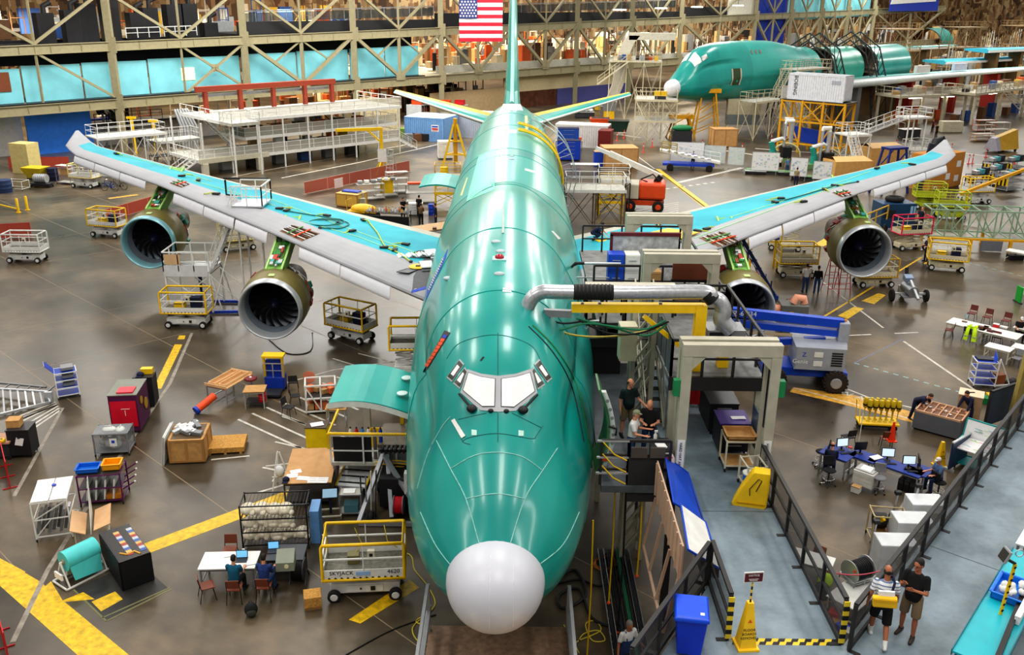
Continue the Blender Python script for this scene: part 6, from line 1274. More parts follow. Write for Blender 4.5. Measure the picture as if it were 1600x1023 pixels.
fx=GX(1132,523,7.3);B().bx(fx.x-.55,fx.x+.5,6.95,7.7,fx.z-.3,fx.z+.25).o('fan_box',grey,dt);B().bx(fx.x-.5,fx.x+.1,6.93,6.95,fx.z-.25,fx.z+.2).o('fan_grille',black,dt);B().bar((fx.x,7.3,7.66),(fx.x,7.3,fx.z-.3),.3).o('fan_stand',yellow,dt)
cb=T('cable_bundle','black and green cables looping below the yellow jib arm','cable',(0,0,0))
for k,(P,m)in enumerate((([(838,497),(870,515),(920,505),(1000,515),(1040,500)],M('cable_green',(30,130,90))),([(905,500),(950,520),(1000,520),(1045,502)],black),([(900,497),(960,512),(1010,524),(1042,506)],M('cable_green',(30,130,90))),([(842,492),(880,505),(930,497)],black),([(848,500),(890,522),(960,525),(1040,510)],M('cable_yellow',(190,170,70))))):
 B().tube([GX(x,y,6.9+.05*k)for x,y in curve(P,5)],.03,5).o('cable',m,cb)
lc=T('lattice_column','cream lattice steel column beside the door stand','column',(4.3,9.4,0))
for i in(-1,1):
 for j_ in(-1,1):B().bar((i*.3,j_*.3,0),(i*.3,j_*.3,9.3),.14).o('column_leg',gm,lc)
b=B();[b.bar((-.3,s*.3,z),(.3,s*.3,z+.9),.07).bar((s*.3,-.3,z+.9),(s*.3,.3,z),.07)for z in[.3+k*.9 for k in range(9)]for s in(-1,1)];b.o('lattice_brace',gm,lc);B().bx(-1.8,.9,-.25,.25,9.1,9.4).o('column_beam',gm,lc)
box('junction_box','cream steel box hanging beside the lattice column','box',(3.75,8.7,7.3),.05,(.5,.5,1.1),M('box_cream',(200,194,168)))
st=T('access_stair','steel stair climbing beside the lattice column up from the walkway','stair',(0,0,0));b=B();stairs(b,(4.62,8.2,5.25),(4.72,12.6,7.6),.6,12);b.o('stair_flight',[gm,dgrey],st)
bk=T('black_basket','black framed wire basket platform against the fuselage before the stair','basket',(3.45,12.2,6.6));b=B();
for x in(-.65,0,.65):b.bar((x,0,0),(x,0,1.6),.06)
for z in(0,.55,1.1,1.6):b.bar((-.65,0,z),(.65,0,z),.06)
rail(b,[(-.65,0,0),(-.65,1.2,0),(.65,1.2,0),(.65,0,0)],1.6,posts=.6,r=.03);b.o('basket_frame',rb,bk);B().bx(-.7,.7,0,1.2,-.3,0).o('basket_floor',rb,bk);B().bx(-.6,.6,.3,.36,-1.4,-.3).o('basket_hanger',rb,bk)
wd_=T('work_stand','cluttered black-railed work stand between the far portal gates and the fuselage','work platform',(0,0,0))
B().bx(3.2,7.6,12.4,22,6.9,7.05).o('deck',M('udeck2',(120,120,118),.6,var=.3),wd_)
for y in(12.5,15.6,21.8):b=B();rail(b,[(3.3,y,7.05),(7.5,y,7.05)],1.15,posts=.9,r=.035);b.o('guard_rail',rb,wd_)
b=B();rail(b,[(7.5,12.5,7.05),(7.5,21.8,7.05)],1.15,posts=1.2,r=.035);b.o('guard_rail',rb,wd_)
for x in(3.5,7.3):
 for y in(12.8,17,21.5):B().bar((x,y,0),(x,y,6.9),.16).o('post',gm,wd_)
for y in(12.6,15.9):t=T('hoop_rail','bent steel hoop rail reaching from the stand to the fuselage, '+('nearer of two' if y<13 else 'farther of two'),'railing',(0,0,0));B().tube([(4.3,y,8.2),(2.75,y,8.2),(2.45,y,8.0),(2.75,y,7.1),(3.3,y,7.1)],.045,6).o('hoop_tube',alu,t);B().tube([(2.95,y,8.2),(2.62,y,8.19),(2.44,y,8.0),(2.6,y,7.5)],.06,6).o('hoop_grip',black,t);B().bar((2.6,y,7.65),(3.9,y,7.65),.04).bar((3.3,y,7.06),(3.3,y,8.2),.05).o('hoop_bar',alu,t)
t=T('scratched_board','scratched grey board with maroon rim on the work stand','board',(5.35,16.9,7.06));B().bx(-1.3,1.2,-.05,.05,.1,2.0).o('board_sheet',M('board_scratched',(176,178,180),.5,var=.35,scale=5),t);b=B();b.bx(-1.38,1.28,-.08,.08,1.95,2.08).bx(-1.38,-1.28,-.08,.08,0,2.0);b.o('board_rim',M('maroon_rim',(100,34,44)),t)
for lab,x,d,m,l2 in(('blue cabinet with white door on the work stand beside the hoop rails',4.15,(.6,.6,1.45),blue,M('cab_blue',(30,84,200))),('white and blue cabinet next to the blue one on the work stand',4.75,(.55,.6,1.45),M('cab_white',(230,230,220)),white)):cabinet(lab,(x,15.7+.6,7.06),0,d,m,None,2,l2,wheels=False)
for k,z in enumerate((7.95,7.1)):t=T('wooden_board','brown wooden panel on the work stand behind the second portal gate, '+['upper','lower'][k]+' of two','panel',(6.75,14.6-.5*k,z));B().bx(-.75,.75,-.04,.04,.06 if k else 0,.75).o('panel_sheet',M('panel_brown',(116,62,38),.5),t);B().bx(-.78,.78,-.06,.06,-.03,.06).o('panel_rail',black,t)
box('tan_box','tan carton beside the white and blue cabinet','box',(5.6,16.6,7.06),.1,(.6,.5,.7),card);box('red_basket','red rounded container behind the second portal gate','container',(5.9,17.6,7.06),.2,(.7,.6,.9),M('tub_red',(160,50,30)));t=T('pink_wrap','pink wrapped bundle behind the brown panels','bundle',(6.75,20.2,7.06));B().ell((0,0,.3),(.3,.25,.3),12,8).o('wrap',M('wrap_pink',(226,80,120)),t);B().tube([(-.28,0,.35),(0,-.24,.38),(.28,0,.35)],.02,5).o('tie_cord',white,t)
t=T('yellow_mat','yellow diamond-shaped mat lying on the cyan wing','mat',G(1046,371,5.6));B().ext([(-1.6,0,.12),(0,-1.2,.1),(1.6,.1,.26),(.1,1.2,.2)],(0,0,.02)).o('mat_sheet',yellow,t);B().tube([(-1.6,0,.14),(0,-1.2,.12),(1.6,.1,.28)],.03,5).o('mat_edge',M('mat_edge',(200,150,20)),t)
fr=T('stand_barrier','black and steel barrier in front of three men at the fuselage door','railing',(0,0,DZ));b=B();rail(b,[(2.72,4.85,0),(3.45,4.85,0),(4.55,4.85,0)],1.3,posts=.8,r=.035,mids=(.35,.68));b.o('rail_frame',rb,fr);b=B();[b.bar((2.6,4.82,z),(3.45,4.82,z),.05)for z in(.35,.82,1.3)];b.o('steel_bar',alu,fr);B().bx(3.45,4.4,4.8,4.83,-.5,.85).o('dark_panel',M('dark_sheet',(48,48,50),.5),fr);b=B();b.bx(3.5,3.93,4.74,4.8,.85,1.15).bx(4.0,4.4,4.74,4.8,.85,1.15);b.o('brown_pad',M('pad_brown',(84,76,72)),fr)
t=T('yellow_straps','yellow straps slung over the barrier at the fuselage door','strap',(0,0,DZ));[B().tube([(2.75,4.8,1.28-.35*k),(3.05,4.75,.95-.35*k),(3.4,4.78,.75-.35*k)],.02,5).o('strap',yellow,t)for k in range(3)]
dp=T('aircraft_door','green-backed aircraft door standing open beside three men, white riveted edge','door',(2.86,5.6,DZ));rr=[[V((.55*math.sin(PI*(.15+.7*i/10))-.25,y,-.15+2.5*i/10))for y in(0,.16)]for i in range(11)]
b=B().loft([[p+V((-.12,0,0))for p in r]+[p for p in reversed(r)]for r in rr]);b.o('door_edge',M('door_edge_white',(206,212,208),.4),dp);b=B().loft([[V((r[0].x-.14,.16,r[0].z)),V((r[0].x-.14,1.3,r[0].z)),V((r[0].x-.2,1.3,r[0].z)),V((r[0].x-.2,.16,r[0].z))]for r in rr],smooth=False);b.o('door_skin',M('door_green',(88,140,96),.4),dp);b=B();[b.wheel((r[0].x-.06,-.005,r[0].z),.05,.02,(0,1,0),8)for r in rr[1:-1]];b.o('lightening_hole',M('hole_grey',(130,136,134)),dp);B().tube([(.1,0,1.35),(.32,-.05,1.3),(.3,-.05,1.1)],.03,6).o('door_handle',black,dp);B().bx(-.1,.1,-.03,.0,.3,.5).o('red_tag',orange,dp)
table('dark work table with papers on the door stand',(4.35,5.35,DZ),0,(.55,.8,.95),M('table_dark',(40,42,46)));box('paper_stack','white paper stack on the dark table at the door stand','papers',(4.35,5.2,DZ+.96),.2,(.25,.3,.05),paper);t=T('plastic_bag','clear plastic bag of parts hung at the end of the door stand table','bag',(4.5,4.98,DZ+.62));B().ell((0,0,0),(.22,.16,.3),12,8).o('bag_film',M('bag_film',(205,196,196),.3),t);B().ell((0,-.02,.12),(.17,.13,.14),10,6).o('red_contents',red,t)
t=T('spray_bottle','white spray bottle on the dark table at the door stand','bottle',(4.25,5.6,DZ+.95));B().lathe([(.05,0),(.05,.16),(.02,.2),(.02,.26)],n=10).o('bottle_body',white,t);B().bx(-.03,.06,-.02,.02,.24,.29).o('trigger',white,t)
cabinet('black cabinet on the walkway behind the purple one',(6.62,8.6,DZ),0,(.85,1.5,1.0),M('cab_black',(34,34,38),.5),M('top_black',(52,52,56),.4),3);cabinet('dark cabinet with purple top on the walkway',(6.66,7.0,DZ),0,(.85,.9,.98),M('cab_dark',(30,26,36)),M('top_purple',(78,48,140),.5),3)
box('paper_sheet_pile','white papers on the purple cabinet top','papers',(6.8,6.9,DZ+1.02),.05,(.4,.18,.02),paper)
r1=rack('small two-shelf cart with wooden trays on the walkway',(6.62,5.95,DZ),0,(.8,.7,.95),offwhite,wood,2);tote('wooden tray on top of the small walkway cart',(6.62,5.95,DZ+.95),0,(.75,.6,.12),wood,'wooden_tray','tray')
tb=rack('tube frame cart holding a blue pail on the walkway',(6.75,4.75,DZ),.1,(.5,.65,.8),offwhite,None,2);t=T('pail','blue pail with white lid between the cart and the yellow sack','pail',(6.6,4.5,DZ+.18),0);B().lathe([(.14,0),(.17,.38)],n=18).o('pail_body',M('pail_blue',(20,110,210),.4),t);B().lathe([(.18,.38),(.18,.42)],n=18).o('pail_lid',white,t);B().bx(-.06,.06,-.18,-.17,.1,.26).o('pail_label',white,t)
t=T('yellow_sack','yellow padded bag with black handle slumped on the walkway','bag',(6.5,3.95,DZ),-.25);b=B();b.loft([[V((x*w-.0+sh,y,z))for x,y in((-1,-.22),(1,-.22),(1.05,.12),(-.9,.14))]for z,w,sh in((0,.42,0),(.06,.44,0),(.5,.36,.1),(.95,.24,.22),(1.0,.2,.24))],smooth=False);b.o('bag_shell',M('sack_yellow',(240,196,20),.5),t,.04);B().tube([(.0,-.24,.35),(-.02,-.27,.55),(.18,-.24,.85),(.26,-.22,.8),(.14,-.26,.5)],.012,5).o('handle',black,t);B().bx(-.3,.4,-.24,-.22,.1,.13).o('seam',M('seam_gold',(200,150,10)),t)
table('low bench with red coat and parts at the far end of the walkway',(6.7,10.6,DZ),0,(.9,1.4,.9),M('bench_slate',(60,62,66)),dgrey);t=T('red_coat','red coat hanging on the walkway bench','coat',(6.2,9.9,DZ+.1));B().loft([[V((x*w,y*.6,z))for x,y in((-1,-.12),(.6,-.16),(1,.1),(-.6,.16))]for z,w in((0,.28),(.4,.26),(.8,.2),(1.0,.1))]).o('coat_cloth',M('coat_red',(200,24,30),.8),t);B().tube([(0,0,.98),(.05,.05,1.06)],.015,5).o('coat_loop',black,t)
for k in range(5):box('parts_carton','small part carton on the walkway bench','box',(6.45+.14*k,10.3+.2*(k%3),DZ+.9),.3*k,(.15,.2,.14),[M('carton_red',(190,60,40)),wood,card,red,white][k],group='part cartons on the walkway bench')
t=T('slate_board','slate panel on edge along the walkway beside the cabinets','panel',(7.12,6.0,DZ));B().bx(-.02,.02,-.5,.6,.5,1.6).o('panel_sheet',M('slate',(84,104,118),.4),t);[B().bar((0,y,0),(0,y,.5),.05).o('leg',rb,t)for y in(-.45,.55)]
t=T('side_screen','tan ribbed screen along the open edge of the walkway','screen',(4.22,0,DZ));b=B();b.bx(-.04,0,.7,4.7,-.15,.8);[b.bar((-.06,.8+k*.47,-.15),(-.06,.8+k*.47,.8),.04)for k in range(9)];b.o('ribbed_sheet',M('screen_tan',(196,164,142),.6),t);b=B();[b.bar((-.05,.8+k*1.2,-.15),(-.3,.8+k*1.2,-1.6),.07)for k in range(4)];b.bar((-.3,.8,-1.6),(-.3,4.4,-1.6),.07);b.o('screen_strut',M('strut_tan',(180,150,130)),t)
for lab,y0,y1,m,zf in(('deep blue board leaning along the walkway edge',2.55,4.95,M('board_blue',(16,74,190),.4),.0),('white board with blue rim leaning along the walkway edge',.55,2.5,white,.0)):
 t=T('edge_board',lab,'board',(4.78,0,DZ));B().ext([(-.5,y0,.8),(-.34,y1,.8),(.3,y1,.3),(.26,y0,.3)],(.006,0,.012)).o('board_sheet',m,t);b=B();P_=[(-.5,y0,.81),(-.34,y1,.81),(.3,y1,.31),(.26,y0,.31)];[b.bar(p,q,.04)for p,q in zip(P_,P_[1:]+P_[:1])];b.o('board_rim',M('board_blue',(16,74,190)),t);B().bx(.16,.26,y0+.1,y1-.1,.0,.34).o('board_foot',black,t)
bn=T('wheeled_bin','bright blue wheeled bin behind the short railing','bin',(3.95,-1.7,DZ),-.15);B().loft([[V((-x,-y,z)),V((x,-y,z)),V((x,y,z)),V((-x,y,z))]for z,x,y in((.05,.24,.28),(.9,.31,.36))],smooth=False).o('bin_body',M('bin_blue',(14,60,205),.35),bn,.03);B().loft([[V((-x,-y,z)),V((x,-y,z)),V((x,y,z)),V((-x,y,z))]for z,x,y in((.9,.34,.4),(.96,.34,.4),(1.0,.3,.35))],smooth=False).o('bin_lid',M('lid_blue',(24,84,225),.35),bn,.02);[B().wheel((s*.22,.3,.1),.1,.06).o('wheel',rubber,bn)for s in(-1,1)];B().bar((-.25,.4,.92),(.25,.4,.92),.05).o('handle',M('lid_blue',(24,84,225)),bn);B().bx(.16,.24,-.28,-.2,1.0,1.006).o('lid_label',paper,bn)
fs=floorsign('yellow caution cone on the walkway with maroon placard on a striped pole',(5.12,-1.62,DZ),.1,1.05,.95,['FLOOR','BOARDS','REMOVED']);pb=B().bx(-.2,.2,-.03,-.01,1.52,1.76).o('placard',white,fs);B().bx(-.18,.18,-.036,-.03,1.545,1.735).o('placard_face',M('placard_maroon',(96,24,32)),pb);lettering('NOTICE',(0,-.04,1.67),.06,white,pb);b=B();b.bx(-.1,.1,-.04,-.036,1.6,1.61).bx(-.08,.08,-.04,-.036,1.57,1.58);b.o('placard_lines',white,pb)
tb=T('turquoise_bench','turquoise folding bench beside the plywood parapet','bench',(lambda q:V((q.x,q.y,DZ))+W2n*.42+W2d*1.1)(G(1488,1016,6.02)),R_(50));BN=tb.location.copy();B().bx(-1.1,3.4,-.42,.42,.78,.82).o('bench_top',M('turquoise',(20,176,190),.35),tb);b=B();b.bx(-1.1,3.4,-.44,-.42,.72,.86).bx(-1.1,3.4,.42,.44,.72,.86);b.o('bench_rim',M('turq_dark',(20,110,124)),tb);[B().bar((x,y,0),(x,y,.78),.05).o('leg',M('turq_dark',(20,110,124)),tb)for x in(-1,3.3)for y in(-.36,.36)]
tote('bright blue tray full of white cloths on the turquoise bench',BN+W2d*1.55-W2n*.02+V((0,0,.83)),R_(50),(.85,.62,.16),M('tray_blue',(20,120,220),.4),'cloth_tray','tray',fill=white)
box('white_sheet','white sheet standing on the turquoise bench against the parapet','sheet',BN+W2n*.3+W2d*.9+V((0,0,.83)),R_(50),(.8,.1,.2),paper)
table('white topped table at the far end of the turquoise bench',BN+W2d*4.3,R_(50),(1.2,.9,.8),M('table_pale',(220,226,228)),grey)
tpz=T('tape_pole','yellow and black taped pole carrying a work lamp, by the turquoise bench','lamp',G(1547,1012,DZ));b=B();n=14
for k in range(n):b.m(0).cyl((.03*k/n*4,.0,2.0*k/n),(.03*(k+1)/n*4,0,2.0*(k+1)/n),.035,n=8);b.m(1).box((.03*(k+.5)/n*4,-.034,2.0*(k+.5)/n),(.035,.012,.05),ry=.5)
b.o('taped_pole',[yellow,black],tpz);B().lathe([(.22,0),(.2,.04)],n=14).o('pole_base',dgrey,tpz);B().box((-.12,0,2.2),(.05,.26,.26),ry=.35).o('lamp_head',alu,tpz);B().box((-.15,0,2.2),(.01,.22,.22),ry=.35).o('lamp_glass',M('lamp_glass',(70,66,62),.2),tpz);B().bar((.12,0,2.0),(-.1,0,2.12),.05).o('lamp_arm',dgrey,tpz);B().tube([(.16+.08*cos(a),0,2.24+.08*sin(a))for a in[2*PI*i/12 for i in range(12)]],.012,5,True).o('lamp_ring',alu,tpz)
nd=T('nose_dock','steel dock with lit tubes beneath the grey nose cone','work platform',(0,0,0));b=B()
for x in(-1.75,1.85):b.bar((x,-2.6,2.6),(x,3.0,2.6),.12);b.bar((x,-2.6,0),(x,-2.6,3.4),.1);b.bar((x,2.8,0),(x,2.8,3.4),.1);b.bar((x,-2.6,3.4),(x,2.8,3.4),.08);b.bar((x,-2.6,1),(x,2.8,1),.08)
b.o('dock_frame',grey,nd);B().bx(-1.75,1.85,-2.6,3,1.9,2.0).o('dock_floor',M('dock_floor',(130,104,84),.6,var=.3,scale=6),nd);b=B()
for x in(-1.55,1.65):b.cyl((x,-.9,2.3),(x,-.7,3.7),.06,n=8)
b.cyl((.3,-1.7,2.9),(1.6,-1.7,2.95),.05,n=8);b.o('lit_tube',M('tube_warm',(255,228,170),emit=7),nd);b=B();rail(b,[(.15,-1.9,2.0),(1.8,-1.9,2.0)],1.05,posts=.5,r=.03,mids=(.3,.65));b.bar((.15,-1.9,2.4),(1.8,-1.9,2.4),.2,.12);b.o('dock_rail',grey,nd);B().bx(.9,1.7,.0,.5,2.0,2.9).o('red_cover',M('cover_red',(180,40,30)),nd);B().bx(.6,1.2,-.6,-.3,2.0,2.8).o('white_cover',white,nd)
for lab,P,r,m in(('thick black hose curling from the nose dock across the floor',[(868,905),(900,890),(915,930),(880,950),(873,930),(905,920),(925,965),(960,980)],.05,black),('black cable running from the door stand to the floor',[(868,912),(905,905),(935,915),(965,905),(975,870),(970,830)],.035,black),('orange and yellow coiled cord on the floor',[(930,875),(945,868),(960,878),(950,888),(932,884),(934,872),(956,870),(962,884),(940,890),(928,880),(945,866)],.03,M('cord_orange',(226,130,40))),('tangled yellow cord below the nose on the floor',[(895,960),(885,985),(900,1003),(912,990),(935,985),(945,1000),(925,1000),(915,975),(930,970),(938,985),(905,1000)],.02,M('cord_yellow',(210,190,60))),('yellow cord snaking from the big yellow-railed lift',[(600,858),(640,866),(648,890),(668,915),(680,940),(672,955),(650,970),(665,975),(668,960),(645,980),(652,1000),(672,1008)],.02,M('cord_yellow',(210,190,60))),('thin dark cable on the floor before the big yellow-railed lift',[(540,1023),(610,985),(680,960)],.02,black),('long dark hose lying from the engine onto the floor',[(420,530),(450,552),(485,548),(488,520)],.025,M('hose_grey',(70,74,76))),('thin orange cord lying behind the door stand',[(905,1020),(890,990),(880,975)],.015,M('cord_yellow',(210,190,60)))):
 t=T('floor_cable',lab,'cable',(0,0,0));Q_=[G(x,y,r)for x,y in curve(P,5)];B().tube(Q_,r,6).o('cable_run',m,t);B().ell(Q_[-1],(r*1.8,r*1.8,r*1.4),8,6).o('cable_plug',dgrey,t)
for k in range(4):
 t=T('cable_tray','long grey cable tray on the floor under the walkway edge, '+['first','second','third','fourth'][k]+' from the open floor','cable tray',(3.35+.28*k,0,0));b=B();b.bx(-.1,-.08,-.5,9.5,.02,.14).bx(.08,.1,-.5,9.5,.02,.14);[b.bx(-.1,.1,-.4+i*.35,-.36+i*.35,.04,.06)for i in range(28)];b.o('tray_ladder',[alu,dgrey,dgrey,grey][k],t);b=B();[b.tube([(x,-.5,.09),(x+.02,3,.1),(x-.01,9.5,.09)],.022,5)for x in(-.04,.0,.04)];b.o('tray_cable',[black,black,M('cable_green',(30,130,90)),black][k],t)
for k,(x,y,z0,z1)in enumerate(((3.2,5.4,5.0,1.0),(3.5,5.3,5.0,.05),(3.9,5.0,5.0,2.2),(2.5,4.0,4.6,.1))):
 t=T('hanging_cord',['yellow chain','thin black cable','yellow cord','yellow pull cord'][k]+' hanging below the door stand, '+['nearest the fuselage','in the middle','beside the tan screen','beside the fuselage side'][k],'cord',(x,y,0));B().tube([(0,0,z1),(.03,.0,(z0+z1)/2),(0,0,z0)],.025 if k!=1 else .03,5).o('cord_run',yellow if k!=1 else black,t);B().ell((0,0,z1),(.06,.06,.05),8,6).o('cord_end',orange,t)
LIFTS=[('white-railed scissor lift standing alone near the red barrier',(38,411),0,white,0),('yellow-railed scissor lift next to the outer engine with bluish lip',(166,371),-.25,yellow,.1),('white and pale yellow scissor lift under the wing tip beside the bicycles',(131,294),-.25,M('pale_rail',(224,206,130)),.2),('yellow-railed scissor lift beside the white wing stair',(291,513),0,yellow,.1),('yellow-railed scissor lift between inner engine and fuselage',(547,534),-.5,yellow,0),('tall yellow-railed scissor lift half hidden by the fuselage',(650,590),.05,yellow,.7),('yellow-railed scissor lift with cream body standing on the open aisle',(1482,424),-.32,yellow,0),('pink-railed scissor lift with a man aboard',(1424,391),.22,M('pink_rail',(226,30,90)),.45),('cream scissor lift with two men standing in front of it',(1245,434),0,yellow,.2),('lime scissor lift, farther one of the lime pair',(1452,327),-.15,M('lime',(186,196,40),.45),.3),('lime scissor lift, nearer one of the lime pair',(1487,343),-.15,M('lime',(186,196,40)),.3),('white scissor lift with yellow hoops behind the lime pair',(1528,318),.1,yellow,.3),('cream scissor lift behind the white wing stair',(370,392),.45,M('pale_rail',(224,206,130)),0),('ochre scissor lift tucked under the outer engine beside red ladders',(1368,449),.1,M('ochre',(200,160,40)),-.1),('ochre scissor lift raised under the cyan wing holding blue sheets',(1228,392),-.2,M('ochre',(200,160,40)),1.3)]
for i,(lab,px,rz,rm,lf)in enumerate(LIFTS):
 body=M('lime',(186,196,40))if 'lime scissor' in lab else M('lift_cream',(222,212,182))if 'cream' in lab or 'pink' in lab or 'ochre' in lab else None
 q=G(*px);s=scissor(lab,(q.x,q.y+.5,0),rz,rm,2.5,1.25,lf,body=body)
 for k in range(2 if i in(1,3,4,6,7,14)else 0):
  tb_=T('tool_case',('dark blue' if k==0 else 'small yellow')+' tool case riding on the '+lab.split(' standing')[0].replace(' next to the',' by the').split(' tucked')[0].split(' raised')[0].split(' with')[0],'tool case',s.matrix_basis@V((.5-.9*k,.1,.94+lf)),rz)
  B().bx(-.28,.28,-.22,.22,0,.62-.3*k).o('case_body',navy if k==0 else yellow,tb_,.02);B().bx(-.29,.29,-.23,.23,.5-.25*k,.53-.25*k).o('case_lid',black,tb_)
sk=scissor('large yellow-railed scissor lift with black lettering beside the nose',(G(569,935).x,G(569,935).y+.45,0),.09,yellow,2.45,1.3,.05,text=[('SKYJACK',-.66,.18,black),('4620',.9,.19,navy)])
B().bx(-.22,.2,-.668,-.655,1.0,1.12).o('lift_sticker',M('sticker_blue',(150,190,235)),sk);b=B();b.tube([(-.3,.4,2.0),(-.1,.3,1.5),(-.4,.1,1.1)],.015,5);b.tube([(.6,.5,2.0),(.7,.2,1.6),(1.0,.3,1.3)],.015,5);b.o('yellow_cord',M('cord_yellow',(210,190,60)),sk);lettering('KEEP CLEAR',(-.1,-.68,.845),.1,black,sk)
box('battery_box','grey box with papers standing on the deck of the large lettered lift','box',sk.matrix_basis@V((-.35,.1,.98)),.09,(.35,.3,.3),M('box_olive',(120,112,70)))
ws_=T('wing_stair','white steel maintenance stair with two landings rising to the wing, blue base','work platform',(0,0,0));c0=G(262,449);e0=G(345,478)
Y0=33.0;X0,X1=GX(251,385,Y0).x,e0.x
B().bx(X0,X0+2.6,Y0,Y0+2.2,2.52,2.6).o('landing',alu,ws_);b=B();rail(b,[(X0,Y0,2.6),(X0+2.6,Y0,2.6)],1.1,posts=.9,r=.03);rail(b,[(X0,Y0,2.6),(X0,Y0+2.2,2.6),(X0+2.6,Y0+2.2,2.6)],1.1,posts=.9,r=.03);b.o('guard_rail',white,ws_)
B().bx(X0+.1,X0+1.0,Y0-.03,Y0-.01,3.0,3.6).o('tan_board',M('board_tan',(214,180,140)),ws_);B().bx(X0,X0+2.5,Y0-.03,Y0,2.3,2.95).o('kick_panel',M('panel_white',(214,216,218)),ws_)
for x in(X0+.05,X0+2.55):
 for y in(Y0+.05,Y0+2.15):B().bar((x,y,.15),(x,y,2.55),.09).o('post',white,ws_)
b=B();
for y in(Y0+.05,Y0+2.15):b.bar((X0,y,.3),(X0+2.6,y,2.4),.06).bar((X0+2.6,y,.3),(X0,y,2.4),.06).bar((X0+2.6,y,2.4),(X1+.6,y,.3),.06)
b.o('brace',white,ws_);TX,TY=-14.7,34.2
b=B();stairs(b,(X0+2.5,Y0+1.1,2.6),(TX-.6,TY,6.3),1.0,14);b.o('stair_flight',[white,alu],ws_);B().bx(TX-.7,TX+1.0,TY-.8,TY+1.2,6.22,6.3).o('landing',alu,ws_);b=B();rail(b,[(TX-.7,TY-.8,6.3),(TX+1,TY-.8,6.3),(TX+1,TY+1.2,6.3),(TX-.7,TY+1.2,6.3)],1.1,posts=.9,r=.03);b.o('guard_rail',white,ws_);b=B();b.tube([(TX-1.6,TY+1.3,7.35),(TX-1.6,TY+1.3,6.5),(TX-.7,TY+1.3,6.4)],.06,6);b.tube([(TX-1.7,TY+1.3,7.45),(TX+.9,TY+1.3,7.45)],.06,6);b.o('padded_rail',black,ws_)
for x,y in((TX-.5,TY-.6),(TX+.8,TY-.6),(TX-.5,TY+1)):B().bar((x,y,.15),(x,y,6.2),.09).o('post',white,ws_)
b=B();b.bar((X0+2.6,Y0,2.4),(TX-.5,TY-.6,.3),.06);b.bar((TX-.5,TY-.6,5.9),(X0+2.6,Y0,.3),.06);b.bar((X0+3,Y0+.6,2.7),(TX+.8,TY-.6,.4),.05);b.o('brace',white,ws_);b=B();b.bar((X0,Y0,.12),(TX+.9,TY-.7,.12),.16);b.bar((X0,Y0+2.2,.12),(TX+.9,TY+1,.12),.16);b.bar((X0,Y0,.12),(X0,Y0+2.2,.12),.16);b.bar((TX+.9,TY-.7,.12),(TX+.9,TY+1.0,.12),.16);b.o('base_frame',blue,ws_)
box('tan_hood','big tan box hood leaning among the carts at the far left','hood',G(36,272)+V((0,1,0)),-.3,(2.2,1.6,3.0),M('hood_tan',(206,190,130)));drum('blue open bin at the far left edge of the floor',G(8,300),M('bin_slate',(40,60,100)),1.1,.65)
t=T('yellow_hopper','yellow tipping hopper behind the scissor lift under the wing tip','hopper',G(52,284)+V((0,.8,0)),-.2);B().loft([[V((-x,-y,z)),V((x,-y,z)),V((x,y,z)),V((-x,y,z))]for z,x,y in((.3,.7,.5),(1.3,1.1,.8))],smooth=False).o('hopper_shell',M('hopper_yellow',(200,176,30)),t);B().bx(-.7,.7,-.5,.5,.1,.3).o('hopper_base',dgrey,t)
pushcart('flat cart carrying a ribbed grey motor beside the yellow hopper',G(66,292),-.1,(2,.9,.4),dgrey);t=T('motor','ribbed grey motor lying on the flat cart at the far left','motor',G(66,292)+V((0,0,.41)),-.1);B().tube([(-.6,0,.4),(.6,0,.4)],.4,14).o('motor_body',alu,t);b=B();[b.tube([(-.5+k*.2,.42*cos(a),.4+.42*sin(a))for a in[2*PI*i/14 for i in range(14)]],.03,5,True)for k in range(6)];b.o('cooling_rib',grey,t)
drum('navy drum with white band beside the yellow hopper',G(84,282),navy,1.2,.5);rack('white tube cart of parts beside the blue open bin',G(28,296),-.2,(1.8,1,.9),white,None,2);rack('grey panel cart behind the lift under the wing tip',G(98,290)+V((0,1,0)),-.3,(1.6,.9,1.8),grey,deckp,2);box('tan_carton','tan carton on the grey panel cart','box',G(98,290)+V((0,1,.9)),-.3,(.8,.6,.5),card)
table('grey draped bench under the wing beside the bicycles',G(158,292)+V((0,.6,0)),-.1,(2.2,1,1),M('drape_grey',(110,110,104)),grey,M('drape_grey',(110,110,104)))
for k,px in enumerate(((172,298),(186,296))):bt=T('bicycle',['blue bicycle parked under the left wing, nearer the lift','second bicycle parked under the left wing, beyond the blue one'][k],'bicycle',G(*px),1.45);bike(bt,blue if k==0 else navy)
for k,px in enumerate(((29,332),(43,328))):t=T('bollard','yellow bollard, '+('nearer the image edge' if k==0 else 'beside the lying yellow rail'),'bollard',G(*px));B().lathe([(.11,0),(.11,1.15),(.06,1.2)],n=14).o('bollard_post',yellow,t);B().lathe([(.2,0),(.2,.04)],n=14).o('base_plate',yellow,t)
t=T('floor_rail','low yellow floor rail beside the bollards','rail',G(10,328));b=B();b.bar((-1.4,1,.3),(1.2,-.2,.1),.1);b.o('rail_bar',yellow,t);b=B();b.bar((-1.2,.9,0),(-1.2,.9,.3),.1);b.o('rail_foot',dgrey,t)
for lab,px,w,rz in(('red mesh barrier behind the white-railed lift',(15,372),3,.3),('red mesh barrier at the floor edge near the white slatted rack',(12,745),2.0,-1.0),('red mesh barrier in the lower corner of the floor',(8,1012),1.8,-.95),('red mesh barrier behind the yellow hopper',(62,262),6,.1)):q=G(*px);barrier(lab,q,rz,w,1.1,mesh_mat('red_mesh',(190,80,60),fill=.75),2,framem=red)
